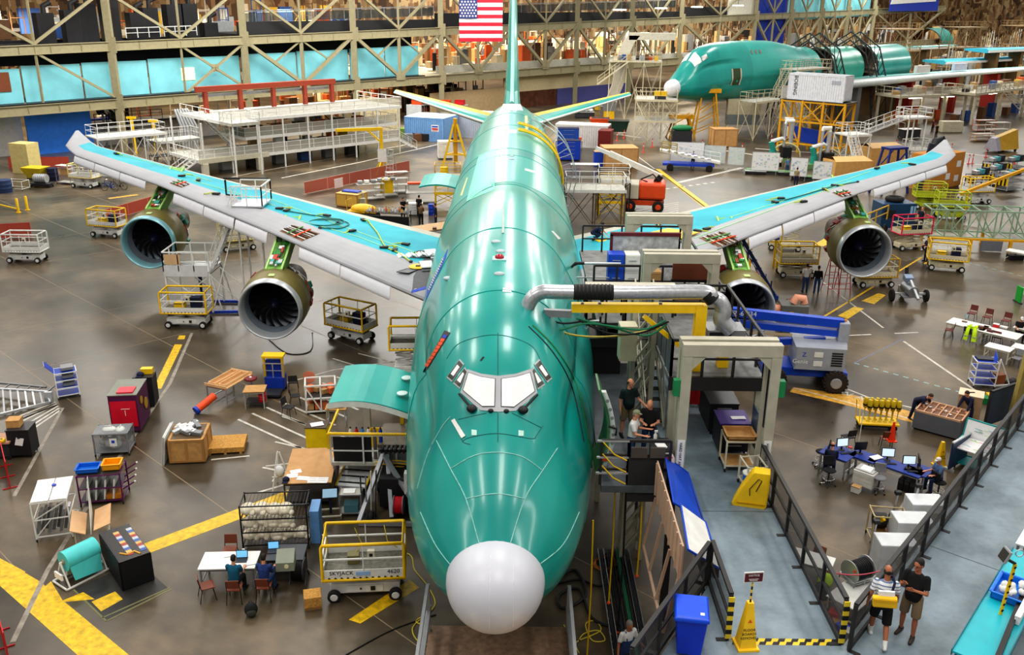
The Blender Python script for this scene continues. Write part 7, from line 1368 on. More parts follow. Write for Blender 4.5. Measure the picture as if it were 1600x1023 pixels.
t=T('black_hose_arch','fat black inflatable tube leaning behind the far wing tip','tube',G(165,238)+V((0,4,0)));B().tube([(-2,0,4.2),(-1.2,0,4.4),(1.2,0,2.4),(3,0,1.0)],.55,12).o('tube_skin',black,t);b=B();[b.tube([V((x,0,z))+V((0,.57*cos(a),.57*sin(a)))for a in[2*PI*i/12 for i in range(12)]],.04,5,True)for x,z in((-.4,3.75),(.6,2.9),(1.8,1.9))];b.o('tube_band',grey,t);B().bar((-1.5,0,0),(-1.5,0,4),.2).bar((2,0,0),(2,0,1.6),.2).o('tube_stand',grey,t)
t=T('vending_kiosk','blue lit kiosk against the blue wall beyond the wing tip','kiosk',G(128,228)+V((0,5,0)),TR);B().bx(-1.6,1.6,-.4,.4,0,2.6).o('kiosk_shell',M('kiosk_navy',(20,40,140)),t);B().bx(-1.2,1.2,-.45,-.4,1.4,2.3).o('kiosk_display',M('kiosk_glow',(70,150,255),emit=.8),t);B().bx(-.9,-.2,-.46,-.45,.6,1.3).o('kiosk_poster',yellow,t)
t=T('poster_board','white board covered with small dark pictures beside the blue wall','board',G(45,238)+V((0,3,0)),.2);B().bx(-1.1,1.1,-.05,.05,.6,2.6).o('board_sheet',white,t);b=B();rnd=random.Random(9);[b.bx(x,x+.18,-.07,-.05,z,z+.16)for x,z in[(rnd.uniform(-1,.8),rnd.uniform(.7,2.4))for _ in range(26)]];b.o('picture',navy,t);[B().bar((x,0,0),(x,0,.6),.06).o('leg',grey,t)for x in(-1,1)]
t=T('aluminium_ladder','long aluminium ladder stand lying on its side by the floor edge','ladder',(0,0,0));a0,a1,a2,a3=G(-30,606,.4),G(74,612,.5),G(-30,655,.1),G(78,628,.1);b=B();b.bar(a0,a1,.1).bar(a2,a3,.1);b.o('stile',alu,t);b=B();[b.bar(lerp(a0,a1,k/9),lerp(a2,a3,k/9),.07)for k in range(10)];b.o('rung',alu,t);b=B();b.bar(a0+V((0,.7,0)),a1+V((-.3,.5,0)),.08);[b.bar(lerp(a0,a1,k/6)+V((0,.65,0)),lerp(a0,a1,k/6),.05)for k in range(7)];b.o('rear_frame',grey,t);B().box(lerp(a1,a3,.5),(.35,.12,.5)).o('top_cap',alu,t);b=B();[b.bar((q.x,q.y,0),(q.x,q.y,q.z),.05)for q in(a0,a1,a2,a3)];b.o('side_foot',dgrey,t)
r_=rack('blue-shelved white tube cart beside the lying ladder',G(103,622)+V((0,.3,0)),.5,(.9,.75,1.3),white,M('shelf_blue',(24,60,170)),4);t=T('hinged_lid','blue hinged lid raised on the tube cart beside the ladder','lid',r_.matrix_basis@V((-.55,0,1.3)),.5);B().ext([(-.25,-.35,.4),(.1,-.35,-.02),(.1,.35,-.02),(-.25,.35,.4)],(0,0,.03)).o('lid_sheet',M('shelf_blue',(24,60,170)),t);B().bar((-.25,-.35,.4),(-.25,.35,.4),.03).o('lid_rim',white,t)
for k in range(3):box('document_tray','grey tray on a shelf of the blue-shelved tube cart','tray',r_.matrix_basis@V((.1,0,.2+.375*(k+1))),.5,(.5,.5,.14),grey,group='trays on the tube cart')
c_=cabinet('tall red cabinet with purple sides standing on the open floor',G(196,672)+V((.1,.5,0)),.13,(1.15,1.7,1.75),M('cab_purple',(84,20,70)),M('top_grey',(128,130,118)),0);B().bx(-.52,.52,-.88,-.85,.35,1.5).o('front_panel',M('panel_red',(214,16,50),.4),c_);B().bx(-.1,.25,-.89,-.88,1.15,1.17).bx(.05,.07,-.89,-.88,.85,1.1).o('panel_handle',white,c_);B().bx(-.25,.4,-.7,-.1,1.785,1.84).o('top_hatch',M('panel_red',(214,16,50)),c_);b=B();b.lathe([(.17,0),(.17,.02)],(.59,-.3,1.3),'x',14);b.lathe([(.25,0),(.25,.02)],(.59,.3,.9),'x',14);b.o('gold_emblem',M('gold_mark',(180,140,30)),c_)
for k,z in enumerate((1.7,1.55)):pass
cabinet('black cabinet standing just behind the tall red one',G(228,636)+V((0,.3,0)),.13,(.8,.8,1.45),M('cab_black',(34,34,38)),M('top_black',(52,52,56)),0);box('yellow_case','yellow case on top of the black cabinet behind the red one','case',G(228,636)+V((.1,.4,1.49)),.1,(.5,.3,.25),yellow);t=T('navy_cap','navy cloth cap lying on the black cabinet','cap',G(228,636)+V((-.1,.1,1.49)));B().ell((0,0,.06),(.16,.16,.12)).o('cap_crown',navy,t);B().bx(-.12,.12,-.28,-.12,.02,.04).o('cap_peak',navy,t)
cg=rack('grey mesh cage cart stuffed with plastic, before the red cabinet',G(178,708)+V((0,.2,0)),.13,(1.3,.9,1.0),grey,grey,2);B().bx(-.63,.63,-.44,.44,.2,1.0).o('cage_mesh',mesh_mat('cage_mesh',(150,154,158),fill=.35),cg)
for k in range(7):rnd=random.Random(k+40);t=T('plastic_wrap','crumpled clear plastic bundle in the grey mesh cage cart','bundle',cg.matrix_basis@V((rnd.uniform(-.4,.4),rnd.uniform(-.25,.25),.75 if k>3 else .25)),rnd.random()*3,'plastic bundles in the cage cart');B().ell((0,0,.18),(.25,.2,.18),9,7).o('wrap_body',M('plastic_clear',(214,216,210),.25),t);B().box((0,0,.36),(.2,.02,.1),rx=.4).o('wrap_tail',M('plastic_clear',(214,216,210)),t)
t=T('paper_card','white card with blue square hung on the cage cart','card',cg.matrix_basis@V((.1,-.47,.45)),.13);B().bx(-.14,.14,-.01,0,0,.34).o('card_sheet',white,t);B().bx(-.06,.06,-.015,-.01,.14,.26).o('card_square',blue,t)
pr=rack('purple tube rack with totes on top beside the white slatted rack',G(160,785)+V((0,.3,0)),.18,(1.45,1.0,1.25),M('rack_purple',(98,22,92)),M('shelf_dark',(50,46,44)),3);tote('blue tote on the purple tube rack',pr.matrix_basis@V((-.4,-.1,1.26)),.18,(.75,.5,.16),M('tote_blue',(20,110,210)));tote('orange-yellow tote on the purple tube rack',pr.matrix_basis@V((.4,.0,1.26)),.18,(.6,.5,.22),M('tote_amber',(245,170,20)))
for k in range(4):t=T('clear_panel','clear wrapped panel stored in the purple tube rack','panel',pr.matrix_basis@V((-.45+.3*k,-.1,.2)),.18,'clear panels in the purple rack');B().box((0,0,.4),(.04,.7,.75),ry=.15).o('panel_film',M('plastic_clear',(214,216,210)),t);B().box((0,-.34,.4),(.06,.03,.78),ry=.15).o('panel_edge',white,t)
for k in range(4):t=T('purple_bar','purple bar sticking out of the side of the tube rack','bar',pr.matrix_basis@V((.73,-.3+.2*k,.5+.15*k)),.18,'bars on the purple rack');B().bar((0,0,0),(.45,-.05,.3),.04).o('bar_shaft',M('rack_purple',(98,22,92)),t);B().ell((.45,-.05,.3),(.04,.04,.04),8,6).o('bar_tip',white,t)
box('amber_wood_tray','amber tray on the lowest shelf of the purple tube rack','tray',pr.matrix_basis@V((.4,-.2,.2)),.18,(.5,.5,.18),M('tray_amber',(190,120,30)))
ck=crate('open plywood crate heaped with grey wrapped parts',G(292,722)+V((0,.6,0)),.12,(1.35,1.5,1.05));B().bx(-.58,.58,-.66,.66,1.051,1.06).o('crate_interior',M('crate_inside',(90,70,44)),ck);
for k in range(9):rnd=random.Random(k+60);t=T('wrapped_part','grey and white wrapped part heaped in the open plywood crate','part',ck.matrix_basis@V((rnd.uniform(-.42,.42),rnd.uniform(-.5,.5),1.06)),rnd.random()*3,'wrapped parts in the open crate');B().box((0,0,.09),(.5,.22,.16),rx=rnd.uniform(-.3,.3),ry=rnd.uniform(-.4,.4)).o('part_wrap',[alu,paper,grey][k%3],t,.02);B().box((.1,0,.18),(.08,.23,.03)).o('part_label',paper,t)
t=T('leaning_panels','stack of white edged panels leaning on the side of the open crate','panel stack',ck.matrix_basis@V((-.82,-.1,0)),.12);[B().box((-.04*k,0,.62),(.025,1.5-.1*k,1.2),ry=.12).o('panel_sheet',[white,alu,white][k],t)for k in range(3)]
lidc=T('crate_lid','plywood crate lid lying flat beside the open crate','lid',G(353,703)+V((0,.2,0)),.16);B().bx(-.75,.75,-.6,.6,.08,.3).o('lid_panel',M('osb',(198,148,74),.8,var=.3,scale=14),lidc,.01);b=B();[b.bx(x-.05,x+.05,-.6,.6,0,.08)for x in(-.6,0,.6)];b.o('lid_batten',wood,lidc)
wt_=table('table carrying a tan wooden mould with two troughs',(lambda a,c:V(((a.x+c.x)/2,(a.y+c.y)/2,0)))(G(341,611,.9),G(373,574.5,.9)),-.38,(1.2,1.9,.9),M('mould_tan',(222,176,124),.6),alu,None);b=B()
for x in(-.28,.28):b.bx(x-.2,x-.17,-.8,.8,.9,1.02).bx(x+.17,x+.2,-.8,.8,.9,1.02).bx(x-.2,x+.2,-.83,-.8,.9,1.02).bx(x-.2,x+.2,.8,.83,.9,1.02)
b.bx(-.6,.6,-.95,-.92,.9,1.0).bx(-.6,.6,.92,.95,.9,1.0);b.o('trough_wall',M('mould_edge',(232,190,140)),wt_);B().bx(-.45,-.11,-.8,.8,.9,.915).bx(.11,.45,-.8,.8,.9,.915).o('trough_floor',M('mould_deep',(190,138,88)),wt_)
t=T('orange_bundle','orange and blue rolled bundle leaning under the wooden mould table','bundle',G(325,640),.9);B().tube([(-.5,0,.2),(.4,0,.55)],.17,12).o('orange_roll',orange,t);B().tube([(-.62,0,.16),(-.5,0,.2)],.19,12).o('blue_end',blue,t)
t2=table('small table with plywood top holding a red disc and black case',G(398,638)+V((0,.3,0)),.1,(.95,.8,.85),wood,alu,M('shelf_dark',(50,46,44)));t=T('red_disc','dark red disc on the small plywood table','disc',G(388,598,.86)+V((0,.4,.0)));B().lathe([(.28,0),(.3,.06),(.24,.1)],n=18).o('disc_body',M('disc_red',(120,36,40)),t);B().lathe([(.06,.1),(.05,.14)],n=10).o('disc_hub',paper,t);drum('bright red pail under the small plywood table',G(408,640)+V((0,.35,.28)),red,.32,.17)
fk=T('pallet_stacker','blue and yellow pallet stacker standing behind the black chairs','stacker',G(428,615)+V((0,.3,0)),.0);B().bx(-.45,.45,-.1,.5,.1,.75).o('stacker_body',M('stacker_blue',(20,60,170)),fk,.05);B().bx(-.38,.38,.1,.35,.75,1.5).o('mast',M('stacker_blue',(20,60,170)),fk);b=B();[b.bar((x,.0,.7),(x,.0,1.75),.1)for x in(-.42,.42)];b.bx(-.5,.5,-.15,.4,1.7,1.8);b.o('overhead_guard',yellow,fk);b=B();rail(b,[(-.45,-.15,.75),(.45,-.15,.75)],.7,posts=.45,r=.02);b.o('cage_bar',alu,fk);B().bx(-.4,.4,-.9,-.12,.1,.2).o('fork_deck',dgrey,fk);[B().wheel((x,y,.1),.1,.1).o('wheel',rubber,fk)for x in(-.4,.4)for y in(-.75,.35)]
for k,(px,rz)in enumerate((((459,610),.2),((462,632),-1.3),((452,650),-1.9))):chair(['black chair closest to the blue stacker','middle one of three black chairs','black chair closest to the caged cart'][k],G(*px),rz,M('chair_charcoal',(52,50,52),.8))
og=T('caged_cart','white caged cart packed with orange parts beside the open cargo door','cage cart',G(500,645)+V((0,.4,0)),.2);b=B()
for x in(-.65,0,.65):
 for y in(-.5,.5):b.bar((x,y,.1),(x,y,1.35),.06)
for z in(.14,.75,1.35):
 for y in(-.5,.5):b.bar((-.65,y,z),(.65,y,z),.06)
 for x in(-.65,0,.65):b.bar((x,-.5,z),(x,.5,z),.06)
b.bar((-.65,-.5,1.35),(0,-.5,.14),.05);b.o('cage_frame',white,og);B().bx(-.62,.62,-.47,.47,.12,.16).bx(-.62,.62,-.47,.47,.73,.76).o('cage_shelf',M('shelf_dark',(50,46,44)),og);[B().wheel((x,y,.05),.05,.04).o('caster',rubber,og)for x in(-.6,.6)for y in(-.45,.45)]
for k in range(12):box('orange_part','orange part packed in the white caged cart','part',og.matrix_basis@V((-.45+.3*(k%4),-.28+.28*(k//4%3),.17 if k<6 else .77)),.2+.1*k,(.26,.24,.22+.05*(k%3)),M('part_orange',(226,120,70))if k%3 else card,group='parts in the caged cart')
t=T('salmon_disc','salmon round cover propped behind the caged cart','cover',G(481,608)+V((0,.4,0)));B().lathe([(.3,0),(.3,.03),(.05,.035)],(0,0,.45),'y',20).o('cover_face',M('salmon',(236,140,110)),t);B().bar((0,.1,0),(0,.05,.6),.05).o('cover_stand',grey,t)
cabinet('bright yellow cabinet with papers near the cardboard-topped bench',G(495,705)+V((0,.4,0)),.0,(.85,.7,1.0),M('cab_yellow',(250,214,10)),M('top_brown',(70,54,40)),0);box('white_papers','white papers on the bright yellow cabinet','papers',G(495,705)+V((0,.35,1.04)),.4,(.5,.35,.02),paper)
table('small wooden side table beside the yellow-railed dock under the cargo door',G(525,668)+V((0,.3,0)),.05,(.9,.6,.85),wood,alu);t=T('black_jacket','black jacket dumped on the small wooden side table','jacket',G(525,668)+V((.1,.3,.86)));B().ell((0,0,.12),(.28,.2,.16),10,7).o('jacket_cloth',black,t);B().tube([(-.2,-.1,.1),(-.38,-.22,.03),(-.4,-.3,.02)],.06,7).o('jacket_sleeve',black,t)
DK=G(588,678,2.5);DK=V((DK.x,DK.y+.9,0))
dk=T('cargo_dock','white dock platform with yellow top rail and black screens under the cargo door','work platform',DK);B().bx(-1.7,1.9,-.9,1.2,1.2,1.32).o('deck',deckp,dk);[B().bar((x,y,0),(x,y,1.2),.12).o('post',grey,dk)for x in(-1.6,1.8)for y in(-.8,1.1)];b=B();rail(b,[(-1.7,-.9,1.3),(1.9,-.9,1.3)],1.15,posts=1.2,r=.03,mids=(.45,));b.o('rail_frame',white,dk);b=B();b.tube([(-1.75,1.1,2.5),(-1.75,-.9,2.5),(1.9,-.9,2.5)],.06,8);b.bar((-1.75,-.9,1.9),(-1.75,-.9,2.5),.1);b.o('top_rail',yellow,dk);B().bx(-1.6,-.2,-.86,-.84,1.35,2.35).o('black_screen',black,dk);B().bx(-.0,1.8,-.7,.9,1.33,1.9).o('grey_bin',M('bin_grey',(150,156,166)),dk);B().bx(.0,1.85,-.8,1.0,1.9,2.02).o('bin_cover',M('bin_brown',(110,98,82)),dk)
t=T('yellow_hoist','yellow hoist frame with coiled yellow hose under the open cargo door','hoist',DK+V((.0,1.0,1.33)));b=B();b.bar((-.6,0,0),(-.6,0,2.3),.14).bar((.7,0,0),(.7,0,2.3),.14).bar((-.7,0,2.3),(.8,0,2.3),.12);b.o('hoist_frame',yellow,t);b=B();[b.tube([(.1+(.32-.02*k)*cos(a),-.1-.03*k,1.7+(.34-.02*k)*sin(a))for a in[2*PI*i/16 for i in range(16)]],.025,5,True)for k in range(5)];b.o('hose_coil',M('cord_yellow',(210,190,60)),t);B().bx(-.75,-.5,-.2,.1,.2,1.9).o('hoist_case',M('case_grey',(170,164,150)),t)
tote('yellow bucket tote on the dock platform under the cargo door',DK+V((-.2,.6,1.33)),0,(.6,.5,.55),yellow);
for k in range(6):t=T('small_bottle','small bottle or tin on the dock platform rail shelf','bottle',DK+V((-1.0+.22*k,-.55,1.33)),0,'bottles on the dock platform');B().lathe([(.07,0),(.07,1.12),(.03,1.22)],n=10).o('bottle_body',[white,red,M('btl_blue',(60,140,220)),white,grey,blue][k],t);B().cyl((0,0,1.22),(0,0,1.28),.035,n=8).o('bottle_cap',black,t)
for k in range(3):t=T('yellow_hose','yellow air hose draped across the dock towards the fuselage','hose',DK+V((.95,-1.05,1.35-.12*k)),0,'yellow hoses on the dock');B().tube([(-1,0,.1),(-.2,-.1,.22),(.9,.1,.0)],.025,6).o('hose_run',yellow,t);B().cyl((.9,.1,0),(1.0,.12,0),.04,n=8).o('hose_end',dgrey,t)
GU=G(612,812)+V((.1,1.0,0))
ld=T('ground_unit','dark ground-support unit on a silver frame with red hose reel beside the nose','machine',GU);b=B();[b.bar(p,q,.14)for p,q in(((-1.2,-1.4,.1),(-.5,.6,1.9)),((-.5,.6,1.9),(1.3,.6,1.9)),((-.5,.4,1.8),(.9,-1.2,.5)),((-1.2,-1.4,.1),(1.4,-1.4,.1)),((-.5,.8,.1),(-.5,.8,1.9)),((-.1,-1.0,.1),(-.4,.5,1.8)))];b.o('silver_frame',M('frame_silver',(170,172,178),.4,.4),ld);B().bx(-.6,1.4,-.4,1.2,.15,1.3).o('unit_body',M('unit_black',(34,34,38)),ld,.03);B().bx(.35,.85,-.75,-.45,.9,1.7).o('control_panel',white,ld);B().bx(.45,.75,-.76,-.75,1.3,1.42).o('panel_display',blue,ld);[B().wheel((x,y,.2),.2,.15).o('wheel',rubber,ld)for x in(-.8,1.2)for y in(-1.1,1.0)]
B().lathe([(.34,-.03),(.34,0)],(-.0,-.9,.55),'x',18).lathe([(.34,.3),(.34,.33)],(-.0,-.9,.55),'x',18).o('reel_flange',grey,ld);b=B();[b.tube([(.03+.05*k,-.9+.28*cos(a),.55+.28*sin(a))for a in[2*PI*i/16 for i in range(16)]],.03,5,True)for k in range(6)];b.o('red_hose',M('hose_red',(210,20,44)),ld);b=B();[b.bx(-.6+k*.16,-.52+k*.16,.3,.7,1.95,2.1)for k in range(8)];b.bx(-.7,1.3,.45,.55,1.92,2.0);b.o('cable_chain',black,ld)
gp=T('grip_panel','white panel with black bars and yellow rim lying on a low stand beside the dock','panel',G(553,778)+V((0,.7,0)),-.12);B().box((0,0,.62),(1.1,1.5,.06),rx=.18).o('panel_sheet',M('panel_white',(214,216,218)),gp);b=B();[b.box((0,-.55+.36*k,.665+.065*k-.1),(1.0,.06,.03),rx=.18)for k in range(4)];b.o('black_bar',black,gp);b=B();b.box((-.56,0,.64),(.06,1.5,.08),rx=.18);b.box((.56,0,.64),(.06,1.5,.08),rx=.18);b.o('yellow_rim',yellow,gp);B().bx(-.4,.4,-.5,.5,0,.45).o('low_stand',dgrey,gp)
qa,qb=G(477,762,1.05),G(495,693,1.05);BC=(qa+qb)/2;BR=math.atan2(-(qb-qa).x,(qb-qa).y);BQ=lambda x,y,z:V((BC.x,BC.y,z))+Matrix.Rotation(BR,3,'Z')@V((x,y,0))
tall=table('large bench topped with tan cardboard beside the yellow cabinet',(BC.x,BC.y,0),BR,(1.75,2.7,1.05),M('card_top',(200,154,104),.75),M('leg_dark',(70,60,50)),M('shelf_dark',(50,46,44)));b=B();b.bx(.8,.85,-1.3,1.3,.2,1.0);[b.bx(.85,.88,-1.25+k*.42,-.9+k*.42,.25,.9)for k in range(6)];b.o('side_drawers',M('drawer_brown',(104,84,62)),tall)
for k,(x,y,rz)in enumerate(((-.55,-.6,.4),(-.65,-1.0,.2),(-.2,-1.25,-.1),(.2,-1.35,0),(.6,-1.4,.05),(.25,-1.55,.02),(.6,-1.58,0))):t=T('paper_sheet','white paper sheet on the cardboard-topped bench','paper',BQ(x*.9,y*.8,1.052+.001*k),rz,'paper sheets on the cardboard bench');B().bx(-.2,.2,-.14,.14,0,.004).o('sheet',paper,t);B().bx(-.15,.1,.02,.03,.004,.005).o('printed_line',grey,t)
t=T('navy_cap','navy cap left on the corner of the cardboard-topped bench','cap',BQ(-.75,-1.15,1.06));B().ell((0,0,.05),(.13,.13,.1)).o('cap_crown',navy,t);B().bx(-.1,.1,-.24,-.1,.01,.03).o('cap_peak',navy,t)
ct_=T('camera_tripod','white tube tripod frame with wrapped camera beside the cardboard-topped bench','tripod',G(436,768)+V((0,.3,0)));b=B();[b.bar((1.0*cos(a)*.45,1.0*sin(a)*.45,0),(.05*cos(a),.05*sin(a),1.5),.04)for a in(0,2.1,4.2)];[b.bar((x,y,.45),(x2,y2,.45),.03)for(x,y),(x2,y2)in(((-.3,0),(.45,0)),((-.2,.35),(-.2,-.35)))];b.bar((-.5,0,.9),(.6,.1,1.0),.035);b.o('tube_frame',white,ct_);B().ell((0,0,.7),(.2,.16,.24),10,7).o('wrapped_unit',paper,ct_)
tr_=T('tablet_stand','black stand holding a light blue slanted screen beside the plastic rack','stand',G(516,812)+V((0,.2,0)),.15);B().box((0,0,.95),(.5,.35,.04),rx=.5).o('slanted_screen',M('screen_pale',(150,190,220),.3),tr_);B().bar((0,0,.15),(0,0,.9),.09).o('column_post',navy,tr_);b=B();rail(b,[(-.35,-.25,.05),(.35,-.25,.05),(.35,.25,.05),(-.35,.25,.05)],.12,posts=.7,r=.02,closed=True,mids=());b.o('base_frame',offwhite,tr_)
sc_=rack('small steel cart with a teal box beside the tablet stand',G(548,810)+V((0,.3,0)),.05,(.75,.5,.95),grey,M('shelf_pale',(190,186,176)),2);box('teal_box','teal box on the lower shelf of the small steel cart','box',sc_.matrix_basis@V((0,-.02,.2)),.05,(.5,.4,.3),M('box_teal',(80,130,140)));box('white_tray','white papers on the small steel cart','papers',sc_.matrix_basis@V((-.05,0,.92)),.05,(.4,.3,.04),paper)
for k in range(4):t=T('steel_pole','thin dark pole standing beside the small steel cart','pole',G(566+7*k,806+3*(k%2)),0,'poles by the steel cart');B().cyl((0,0,.03),(.03*k,.02,1.6+.1*k),.025,n=8).o('pole_shaft',[dgrey,grey,white,dgrey][k],t);B().lathe([(.12,0),(.1,.03)],n=10).o('pole_base',dgrey,t)
br=rack('black wire shelving rack with plastic-wrapped parcels behind the laptop desk',G(430,858)+V((0,.45,0)),.09,(2.15,.9,1.7),black,None,4,diag=False);b=B();[b.bar((-1.07+k*.12,-.44,z),(-1.07+k*.12,.44,z),.012)for k in range(18)for z in(.18,.67,1.16,1.65)];b.o('wire_shelf',black,br)
pm=M('plastic_milky',(232,222,200),.3,var=.15,scale=6)
for k in range(13):
 r=random.Random(k+80);z=(.2,.69,1.18)[k%3];x=-.85+.42*(k//3)+r.uniform(-.08,.08);t=T('wrapped_parcel','milky plastic-wrapped parcel on the black wire rack','parcel',br.matrix_basis@V((min(.85,x),r.uniform(-.1,.1),z)),r.uniform(-.4,.4),'parcels on the wire rack');B().ell((0,0,.15),(.27,.32,.17),12,8).o('parcel_wrap',pm,t);B().ell((.2,-.2,.1),(.1,.12,.09),8,6).o('parcel_knot',pm,t)
box('blue_sheet','light blue sheets on the end of the black wire rack','sheet',br.matrix_basis@V((1.28,.2,.0)),.09,(.3,.8,1.25),M('sheet_blue',(110,160,215)))
ld_=table('white folding desk with laptops where two men sit',G(352,916)+V((.1,.35,0)),.06,(1.75,.95,.74),white,grey);table('dark desk extension under the grey instrument case',G(440,905)+V((.1,.45,0)),.06,(1.2,.9,.72),M('desk_dark',(70,74,80)),dgrey,M('desk_dark',(70,74,80)))
laptop('silver laptop before the man in the blue-green shirt',ld_.matrix_basis@V((.38,-.05,.745)),.1);laptop('laptop before the man in navy plaid',G(436,906)+V((-.25,.5,.725)),.15)
gi=T('instrument_case','grey-green instrument case with dial on the dark desk','instrument',G(446,888,.73)+V((0,.1,0)),.12);B().loft([[V((-.28,y,0)),V((.28,y,0)),V((.28,y,z)),V((-.28,y,z))]for y,z in((-.25,.3),(.25,.5))],smooth=False).o('case_body',M('instrument_grey',(140,146,130)),gi,.015);B().lathe([(.07,-.02),(.07,0)],(.05,-.255,.18),'y',14).o('dial',M('dial_cream',(230,224,180)),gi)
t=T('hose_reel','black hose reel on the floor behind the dark desk','reel',G(468,905));[B().lathe([(.36,0),(.36,.03)],(x,0,.38),'x',18).o('reel_flange',dgrey,t)for x in(-.2,.17)];b=B();[b.tube([(-.15+.05*k,.28*cos(a),.38+.28*sin(a))for a in[2*PI*i/16 for i in range(16)]],.03,5,True)for k in range(7)];b.o('reel_hose',black,t);b=B();[b.bar((x,-.3,0),(x,0,.4),.04).bar((x,.3,0),(x,0,.4),.04)for x in(-.25,.25)];b.o('reel_stand',dgrey,t)
for k in range(2):box('paper_sheet_stack',['white paper sheets between the two laptops','white notebook on the white folding desk edge'][k],'papers',ld_.matrix_basis@V((.72,-.2-.0*k,.745)if k==0 else(-.1,.25,.745)),.3,(.26,.2,.015),paper)
t=T('red_cup','small red cup at the back of the white folding desk','cup',ld_.matrix_basis@V((.35,.4,.745)));B().lathe([(.035,0),(.045,.1)],n=12).o('cup_body',red,t);B().lathe([(.047,.1),(.047,.11)],n=12).o('cup_rim',white,t)
for lab,px,rz in(('brown chair on the far side of the white folding desk',(358,882),PI+.05),('empty brown chair at the end of the white folding desk',(322,940),-1.1+PI*0),('brown chair under the man in the blue-green shirt',(366,943),.08),('brown chair under the man in navy plaid',(412,940),.05)):chair(lab,G(*px)+V((0,.2,0)),rz,M('shell_brown',(126,66,46),.45))
bp=T('backpack','black backpack standing on the floor beside the chairs','backpack',G(391,966)+V((0,.15,0)),.3);B().ell((0,0,.22),(.2,.15,.24),12,9).o('pack_body',M('pack_black',(30,32,30),.8),bp);B().ell((0,-.12,.15),(.15,.07,.13),10,7).o('front_pocket',M('pack_olive',(60,64,54),.8),bp);B().tube([(-.05,.05,.44),(0,.06,.52),(.05,.05,.44)],.012,5).o('grab_loop',black,bp)
wb_=crate('small chipboard box on the floor beside the large lettered lift',G(487,951)+V((0,.2,0)),.25,(.52,.5,.42),M('osb',(198,148,74)),battens=False)
wr=rack('white slatted rack of grey channels, standing askew on the floor',G(80,838)+V((0,.55,0)),.3,(1.1,1.55,1.5),white,None,3,diag=True);B().bx(-.55,.0,-.78,.78,1.49,1.53).bx(.03,.57,-.78,.78,1.49,1.53).o('top_panel',white,wr)
for k in range(8):t=T('channel_section','grey aluminium channel standing in the white slatted rack','channel',wr.matrix_basis@V((-.42+.12*k,-.5+.15*(k%3),.2)),.3,'channels in the white rack');b=B();b.box((0,0,.45),(.08,.3,.9),rx=.12,ry=.25).o('channel_web',alu,t);B().box((0,-.16,.45),(.1,.02,.9),rx=.12,ry=.25).o('channel_flange',grey,t)
box('blue_tag','tiny blue tag lying on the white slatted rack','tag',wr.matrix_basis@V((.05,.2,1.54)),0,(.12,.1,.05),blue)
cabinet('black wheeled cabinet with papers near the floor edge',G(34,714)+V((0,.3,0)),.12,(.85,.8,1.2),M('cab_black',(34,34,38)),M('top_black',(52,52,56)),0);box('wood_box','small plywood box on the black cabinet near the floor edge','box',G(34,714)+V((-.2,.3,1.24)),.15,(.5,.45,.32),wood);t=T('white_paper','white paper hung on the front of the black cabinet near the edge','paper',G(34,714)+V((.1,-.14,.75)),.3);B().box((0,0,0),(.28,.01,.32),ry=.3).o('sheet',paper,t);B().bx(-.05,.05,-.02,0,.14,.18).o('clip',dgrey,t)
pushcart('tan topped cart with yellow tape at the floor edge beside the black cabinet',G(2,712),.1,(1.2,.9,.8),M('cart_tan',(196,150,120)),handle=False);t=T('tape_roll','roll of yellow tape on the tan cart at the floor edge','tape',G(3,690,.81));B().lathe([(.12,0),(.14,.03),(.14,.1),(.12,.12)],n=16).o('tape_ring',yellow,t);B().lathe([(.05,.12),(.05,.125)],n=12).o('tape_core',black,t)
rs_=T('roll_stand','white tube stand holding a fat turquoise foam roll','stand',G(125,905)+V((0,.2,0)),.95);b=B();[b.bar(p,q,.045)for p,q in(((-.75,-.4,.06),(.75,-.4,.06)),((-.75,.4,.06),(.75,.4,.06)),((-.75,-.4,.06),(-.75,.4,.06)),((.75,-.4,.06),(.75,.4,.06)),((-.62,-.35,.06),(-.62,0,.8)),((-.62,.35,.06),(-.62,0,.8)),((.62,-.35,.06),(.62,0,.8)),((.62,.35,.06),(.62,0,.8)),((-.65,0,.8),(.65,0,.8)))];b.o('tube_stand',white,rs_);B().bx(-.76,-.7,-.2,.2,.3,.5).o('stand_label',paper,rs_)
t=T('foam_roll','fat turquoise bubble-wrap roll on the white tube stand','roll',rs_.matrix_basis@V((0,0,.8)),.95);B().tube([(-.52,0,0),(.55,0,0)],.33,22).o('roll_body',M('foam_turq',(86,206,206),.5),t);B().tube([(-.56,0,0),(-.52,0,0)],.09,12).o('roll_core',M('core_tan',(180,160,130)),t);B().ext([(-.5,-.33,-.1),(.5,-.33,-.1),(.45,-.45,-.62),(-.45,-.42,-.55)],(0,.01,0)).o('loose_end',M('foam_turq',(86,206,206)),t)
t=T('white_roll','white wrap roll lying in the stand beside the turquoise roll','roll',rs_.matrix_basis@V((.05,.28,.28)),.95);B().tube([(-.45,0,0),(.45,0,0)],.16,16).o('roll_body',white,t);B().tube([(-.5,0,0),(.5,0,0)],.04,8).o('roll_core',card,t)
bd_=table('black-skirted display table covered with photographs beside the turquoise roll',G(188,910)+V((.0,.65,0)),2.25,(2.1,.95,1.05),M('top_photo',(30,26,26),.25),black);B().bx(-1.04,-.98,-.49,.49,.02,1.0).bx(-1.04,1.04,.44,.49,.02,1.0).bx(-1.0,1.0,-.47,-.44,.05,1.0).bx(.96,1.0,-.47,.47,.05,1.0).o('skirt',black,bd_)
rnd=random.Random(2);pc=[M('photo_blue',(70,100,170)),M('photo_pale',(190,196,204)),M('photo_red',(170,70,60)),M('photo_sand',(214,180,110))]
